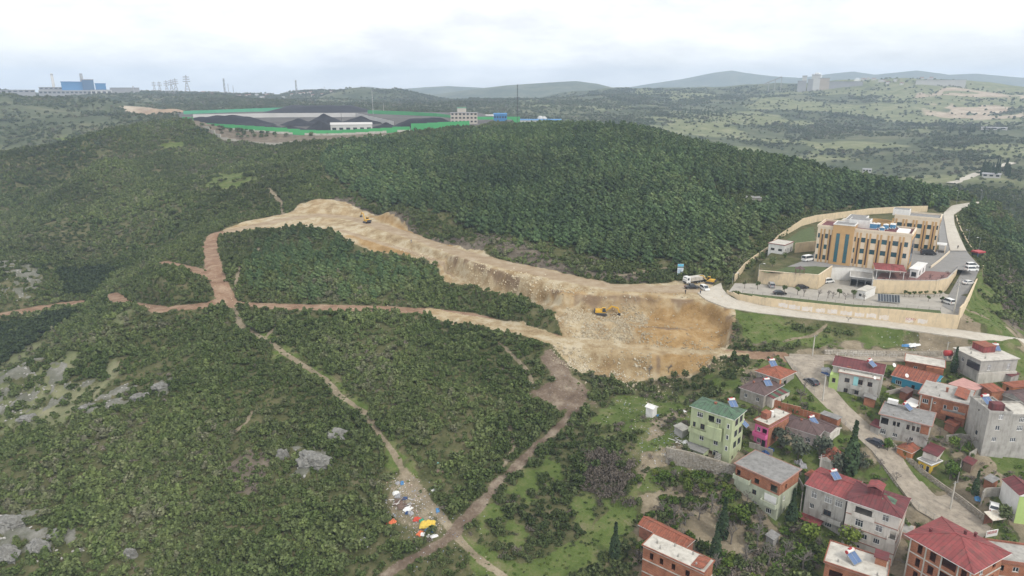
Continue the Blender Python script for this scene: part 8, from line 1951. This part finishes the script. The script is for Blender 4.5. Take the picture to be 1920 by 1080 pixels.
for a in (('coal_heap','pointed coal heap in the middle of the depot',608,880,50,40,11,1),('coal_heap','small coal heap in front of the pointed one',600,770,40,40,12,2),('coal_heap','long flat coal bank behind the left front fence',418,850,110,50,9,3,None,'coal heap','coal heaps',.5),('coal_heap','coal heap right of the left bank',470,800,60,50,7,9),('coal_heap','huge flat topped coal hill at back of depot',603,1230,190,120,10,4,None,'coal heap','coal heaps',.55),('coal_heap','wide coal heap left of the white shed',560,850,50,40,8,5),('coal_heap','coal heap behind the white shed',675,860,60,40,9,6),('coal_heap','low coal heap at right front of depot',722,745,44,30,8,7),('coal_heap','dark coal strip along the forest crest fence',800,760,80,30,9,8,None,'coal heap','coal heaps',.4),('coal_heap','low coal heap at the left of the pointed one',540,760,50,30,6,10)):
    mound(*a)
mound('earth_mound', 'bare earth mound with pale cabins left of the depot', 310, 1330, 110, 70, 9, 12, mat('bare_earth', (0.30, 0.22, 0.15), .95, .2, .1), 'mound', None, .4)
def block(name, label, px, r, w, d, h, m, roof=None, cat='building', group=None, rz=None, rise=0.0, wins=0, dz=0.0, wm=None, rows_=1):
    e = empty(name, rp(px, r, dz), (-az_of(px)) if rz is None else rz, label, cat, group); b = MB(); b.box(-w / 2, w / 2, -d / 2, d / 2, -6, h); b.build('wall', m, e)
    if rise: b = MB(); b.prism([(-w / 2 - .4, -d / 2 - .4, h + .02), (-w / 2 - .4, 0, h + rise), (-w / 2 - .4, d / 2 + .4, h + .02)], [(w / 2 + .4, -d / 2 - .4, h + .02), (w / 2 + .4, 0, h + rise), (w / 2 + .4, d / 2 + .4, h + .02)])
    else: b = MB(); b.box(-w / 2 - .3, w / 2 + .3, -d / 2 - .3, d / 2 + .3, h + .01, h + .5)
    b.build('roof', roof or M_INDG, e)
    for j in range(rows_):
        for k in range(wins):
            x = -w / 2 + w * (k + .5) / wins; z = h * (j + .45) / rows_; q = MB(); q.box(x - w / wins * .28, x + w / wins * .28, -d / 2 - .08, -d / 2 - .003, z, z + min(2.2, h / rows_ * .45)); q.build('window', wm or M_GLASS, e)
    return e
block('coal_shed', 'long white open shed in the coal depot', 658,715,40,12,9,M_INDW,M_INDW,'shed',None,None,2.0,6)
block('office_block', 'beige three storey office block at right end of depot', 870,800,30,16,12,mat('beige_block', (.46, .42, .37), .9, .08, .1),M_INDG,'building',None,None,0,7,0,None,3); block('office_tower', 'raised lift tower on the beige office block', 866,806,10,9,17,mat('beige_block', (0,0,0)),M_GREENF2,'building')
for a in (('factory_hall','long factory hall with blue roof behind the forest crest',985,1080,110,30,9,M_INDW,M_BLUEIND,'factory'),('factory_hall','grey low factory hall left of the blue roof',930,1040,30,20,8,M_INDG,M_INDW,'factory'),('factory_hall','long white low hall right of the mast',1045,950,60,20,6,M_INDW,M_INDG,'factory'),('factory_hall','low white building with green annex on the crest',1075,800,36,14,7,M_INDW,M_GREENF2,'factory'),('factory_hall','pale building on the crest at right end of works',1120,800,40,12,6,M_INDW,M_INDG,'factory'),('factory_hall','small white works building far right on crest',1175,850,22,12,6,M_INDW,M_INDG,'factory'),('blue_tank_house','small blue building below the mast',938,860,16,10,8,M_BLUEIND,M_BLUEIND,'building')):
    block(*a[:8], a[8], a[9], 'works behind the forest', None, 1.5, 5)
for k, px in enumerate((1013, 1020)): e = empty('silo', rp(px, 1090), 0, ('left' if k == 0 else 'right') + ' pale silo of the pair on the factory hall', 'silo', 'silos'); b = MB(); b.lathe([(4.5, 0), (4.5, 15), (2, 17.5)], 14); b.build('shell', M_INDW, e, True); b = MB(); b.lathe([(.8, 17.4), (.8, 18.4)], 8); b.build('cap', M_INDG, e)
def mast(px, r, ytop, label, w=.5, m=None, name='radio_mast', base=None):
    p = rp(px, r) if base is None else base; top = at_range(px, ytop, math.hypot(p[0], p[1]))[2]; h = top - p[2]; e = empty(name, p, 0, label, 'mast', 'masts on the skyline')
    for i in range(3):
        a = i * 2.094; b = MB(); b.tube((w * math.cos(a), w * math.sin(a), -1), (w * .6 * math.cos(a), w * .6 * math.sin(a), h), w * .22, n=4); b.build('leg', m or M_DARKMETAL, e)
    b = MB(); n = max(4, int(h / (w * 4)))
    for k in range(n):
        for i in range(3): a, c = i * 2.094, (i + 1) * 2.094; s0 = 1 - .4 * k / n; b.tube((w * s0 * math.cos(a), w * s0 * math.sin(a), h * k / n), (w * s0 * math.cos(c), w * s0 * math.sin(c), h * (k + 1) / n), w * .12, n=3)
    b.build('bracing', m or M_DARKMETAL, e)
mast(970, 760, 158, 'tall dark lattice mast rising above the forest crest', .75)
mast(700, 1100, 168, 'thin pale mast over the coal depot', .45, M_INDW); mast(720, 1100, 194, 'pale floodlight mast at right of the thin one', .4, M_INDW); mast(640, 900, 208, 'dark floodlight mast beside the white shed', .35)
for k, (px, yt) in enumerate(((427,147),(434,157),(443,160),(560,150),(612,162),(700,165))): mast(px, 2450, yt, ['wide pale telecom mast on the left skyline','thin mast right of the wide pale one','second thin mast right of the wide pale one','telecom mast in the middle of the skyline','thin mast left of the dark hill','faint mast on the dark hill'][k], 3.2 if k in (0, 3) else 1.0, M_INDG)
def pylon(px, r, ytop, ybase, label):
    p = rp(px, r); zb = at_range(px, ybase, r)[2]; p[2] = min(p[2], zb); h = at_range(px, ytop, r)[2] - p[2]; e = empty('power_pylon', p, -az_of(px), label, 'pylon', 'power pylons on the left skyline'); w = h * .17; t = h * .022
    b = MB()
    for sx in (-1, 1):
        for sy in (-1, 1): b.tube((sx * w, sy * w, -2), (sx * w * .18, sy * w * .18, h * .62), t, n=4); b.tube((sx * w * .18, sy * w * .18, h * .62), (sx * w * .1, 0, h), t * .8, n=4)
    b.build('leg', M_INDG, e); b = MB()
    for z in (.66, .78, .90): b.bar((-w * (1.5 - z * .6), 0, h * z), (w * (1.5 - z * .6), 0, h * z), t * 1.3, t * 2)
    b.build('crossarm', M_INDG, e); b = MB()
    for k in range(4): s0, s1 = 1 - .2 * k, 1 - .2 * (k + 1); [b.tube((sx * w * s0, -w * s0, h * .155 * k), (-sx * w * s1, -w * s1, h * .155 * (k + 1)), t * .6, n=3) for sx in (-1, 1)]
    b.build('bracing', M_INDG, e)
for k, (px, yt, yb) in enumerate(((297,153,173),(307,153,173),(320,151,172),(329,149,172),(337,147,171),(358,141,172))): pylon(px, 2400 + k * 12, yt, yb, ['leftmost pale power pylon','second pylon from the left','third pylon from the left','fourth pylon from the left','fifth pylon from the left','largest pylon, rightmost of the group'][k])
# power station on the left skyline
def far_box(name, label, px0, px1, y0, y1, r, m, depth=60, cat='building', group=None, roof=None, wins=0, rows_=1):
    p = rp((px0 + px1) / 2, r); zt = at_range((px0 + px1) / 2, y0, r)[2]; zb = at_range((px0 + px1) / 2, y1, r)[2]; s = r / F_PX / math.cos(PITCH) * .98; w = (px1 - px0) * s
    p[2] = zb; e = empty(name, p, -az_of((px0 + px1) / 2), label, cat, group); h = zt - zb; b = MB(); b.box(-w / 2, w / 2, 0, depth, -25, h); b.build('wall', m, e); b = MB(); b.box(-w / 2 - 1, w / 2 + 1, -1, depth + 1, h + .05, h + h * .05 + .6); b.build('roof', roof or M_INDG, e)
    for j in range(rows_):
        for k in range(wins): x = -w / 2 + w * (k + .5) / wins; q = MB(); q.box(x - w / wins * .3, x + w / wins * .3, -.5, -.05, h * (j + .3) / rows_, h * (j + .75) / rows_); q.build('window', M_GLASS, e)
    return e
far_box('boiler_house', 'large blue power station building on the left skyline', 134, 172, 154, 168, 2380, M_BLUEIND, 60, 'power station', None, M_BLUEIND); far_box('boiler_tower', 'taller blue tower at right end of power station', 168, 183, 150, 170, 2372, mat('industrial_blue_dark', (.06, .13, .24), .6, .08, .03), 50, 'power station'); far_box('blue_hall', 'smaller blue block right of the power station', 191, 205, 157, 168, 2380, M_BLUEIND, 40, 'power station', None, M_BLUEIND)
far_box('turbine_hall', 'long pale hall below the blue power station', 100, 178, 170, 177, 2365, M_INDG, 40, 'power station', None, M_INDW, 14); far_box('white_hall', 'white block right of the turbine hall', 184, 212, 169, 178, 2365, M_INDW, 40, 'power station', None, None, 4); far_box('works_row', 'pale industrial row at the left edge of skyline', -30, 52, 169, 174, 2350, M_INDG, 40, 'factory', None, None, 12); far_box('works_row', 'pale industrial row behind the chimney', 92, 128, 164, 168, 2420, M_INDG, 40, 'factory', None, None, 6); far_box('grey_works', 'grey works buildings right of the power station', 222, 262, 165, 173, 2420, M_INDG, 40, 'factory')
for k in range(5): far_box('container_stack', ['red container stack below the turbine hall', 'brown container stack right of the first', 'red container stack in the middle of the row', 'orange container stack in the row', 'rightmost red container stack'][k], 190 + k * 10, 198 + k * 10, 176.5, 180.5, 2300, mat('container_%d' % (k % 3), [(.35, .08, .06), (.30, .14, .10), (.42, .10, .08)][k % 3], .7, .1, .05), 20, 'containers', 'container stacks')
def chimney(px, y0, y1, r, w, label, m=None):
    p = rp(px, r); p[2] = at_range(px, y1, r)[2]; h = at_range(px, y0, r)[2] - p[2]; e = empty('chimney_stack', p, 0, label, 'chimney', 'industrial chimneys'); b = MB(); b.lathe([(w, -20), (w * .75, h)], 12); b.build('shaft', m or M_INDW, e, True); b = MB(); b.lathe([(w * .82, h * .90), (w * .80, h * .96)], 12); b.build('band', M_INDG, e)
chimney(111, 138, 170, 2440, 4.2, 'tall pale chimney left of the blue power station'); chimney(165, 138, 156, 2400, 5.0, 'chimney rising behind the blue power station', M_INDG); chimney(258, 161, 172, 2420, 1.8, 'small dark chimney right of the power station', M_INDG)
# villages on the skyline and cement works on the right
rg = random.Random(5)
for k in range(26):
    px = rg.choice([rg.uniform(280, 640), rg.uniform(400, 640)])
    block('village_house', 'tiny pale house in the village on the left skyline', px, rg.uniform(2330, 2490), rg.uniform(7, 13), 9, rg.uniform(4, 7), M_INDW, rg.choice([M_REDROOF, M_INDG, M_TILE]), 'house', 'village houses on the left skyline', None, 1.5)
for k in range(16):
    block('village_house', 'tiny pale house on the ridge right of the cement works', rg.uniform(1580, 1740), rg.uniform(2560, 2680), rg.uniform(7, 14), 9, rg.uniform(4, 7), M_INDW, rg.choice([M_REDROOF, M_INDG]), 'house', 'village houses on the right ridge', None, 1.5)
for x0, x1, y0, y1, m_, lab in ((1490,1503,152,160,M_INDG,'grey building at left end of cement works'),(1497,1504,143,160,M_INDW,'slim tower of the cement works'),(1515,1528,141,161,M_INDW,'tall preheater tower of the cement works'),(1508,1516,149,161,M_INDG,'lower grey block of the cement works'),(1528,1545,147,161,mat('cement_tan', (.42, .36, .30), .9, .1, .05),'tan block at right end of cement works'),(1546,1572,153,159,M_INDG,'low grey hall right of cement works'),(1567,1604,153,156,M_INDG,'long conveyor hall right of cement works'),(1720,1785,150,154.5,M_INDW,'long white shed above the quarry'),(1682,1690,161,167,M_INDW,'small white tank house above quarry'),(1692,1698,161,167,M_INDW,'second small white tank house above quarry')):
    far_box('works_building', lab, x0, x1, y0, y1, 2560, m_, 40, 'factory')
for px in (1520, 1524): chimney(px, 137, 142, 2575, 2.5, 'thin stack on the preheater tower, ' + ('left' if px == 1520 else 'right'))
e = empty('conveyor', rp(1450, 2560), 0, 'sloping conveyor left of the cement works', 'conveyor'); q0 = np.array(at_range(1432, 158, 2560)) - rp(1450, 2560); q1 = np.array(at_range(1466, 144, 2560)) - rp(1450, 2560); b = MB(); b.bar(tuple(q0), tuple(q1), 4, 4); b.build('belt', M_INDG, e)
for t in (.3, .65, 1.0): q = q0 + (q1 - q0) * t; b = MB(); b.tube((q[0], q[1], -10), tuple(q), 1.2, n=4); b.build('trestle', M_INDG, e)
def plume(px, py, r, size, label):
    p = at_range(px, py, r); bm = bmesh.new(); bmesh.ops.create_icosphere(bm, subdivisions=3, radius=size); rr = random.Random(px)
    for v in bm.verts: k = .7 + .6 * fbm(np.array([v.co.x / size * 2 + px]), np.array([v.co.y / size * 2 + v.co.z / size * 1.7]), 1.0, 3, 5)[0]; v.co = Vector((v.co.x * k * 1.1, v.co.y * k, v.co.z * k))
    me = bpy.data.meshes.new('steam'); bm.to_mesh(me); bm.free(); m = bpy.data.materials.new('steam'); m.use_nodes = True; nt = m.node_tree; nt.nodes.clear(); o_ = nt.nodes.new('ShaderNodeOutputMaterial'); pv = nt.nodes.new('ShaderNodeVolumePrincipled'); pv.inputs['Density'].default_value = .05; pv.inputs['Color'].default_value = (1, 1, 1, 1); nt.links.new(pv.outputs[0], o_.inputs['Volume']); me.materials.append(m)
    o = bpy.data.objects.new('steam', me); o.location = tuple(p); link(o); tag(o, label, 'steam', None, 'stuff')
plume(1533, 143, 2600, 14, 'white steam plume over the cement works'); plume(1607, 151, 2600, 10, 'small white steam puff right of the cement works')
# right valley road, cypress rows and farm buildings
def valley_road():
    pts = resample([hit(*q) for q in ((1782,345),(1800,340),(1830,328),(1862,316),(1900,306))], 12); pts = smooth_z(pts, 8); a, b_ = [], []
    for i, p in enumerate(pts):
        q = pts[min(i + 1, len(pts) - 1)] - pts[max(i - 1, 0)]; n = np.array([-q[1], q[0], 0]); n = n / np.linalg.norm(n) * 4.5; a.append(p - n + np.array([0, 0, 1.2])); b_.append(p + n + np.array([0, 0, 1.2]))
    strip_obj('valley_road', a, b_, M_ROADC)
valley_road()
rg = random.Random(9); ry = np.random.default_rng(3)
for k in range(64):
    grp = rg.choice([(1838, 1908, 790, 830, 11, 'dark cypress in the row beside the valley road'), (1838, 1908, 790, 830, 11, 'dark cypress in the row beside the valley road'), (1490, 1600, 1820, 1900, 13, 'cypress in the clump on the far green slope'), (1280, 1360, 1600, 1700, 12, 'cypress in the scattered line on far slope'), (1780, 1860, 1450, 1500, 12, 'cypress below the quarry')])
    add_tree('cypress_tree', grp[5], 'cypress', rp(rg.uniform(grp[0], grp[1]), rg.uniform(grp[2], grp[3])) if grp[2] > 1000 else hit(rg.uniform(grp[0], grp[1]), rg.uniform(318, 334)), grp[4] * rg.uniform(.7, 1.3), CYP[k % 2], TRT, grp[5] + 's')
for px, r, w, lab in ((1630,860,14,'pale farm shed beside the valley road'),(1640,980,10,'small white farm house in valley'),(1880,870,16,'white farm building behind the cypress row'),(1868,1560,40,'low blue roofed farm hall below the quarry')): block('farm_building', lab, px, r, w, 8, 4, M_INDW, M_INDG, 'building', None, None, 1.2, 3)
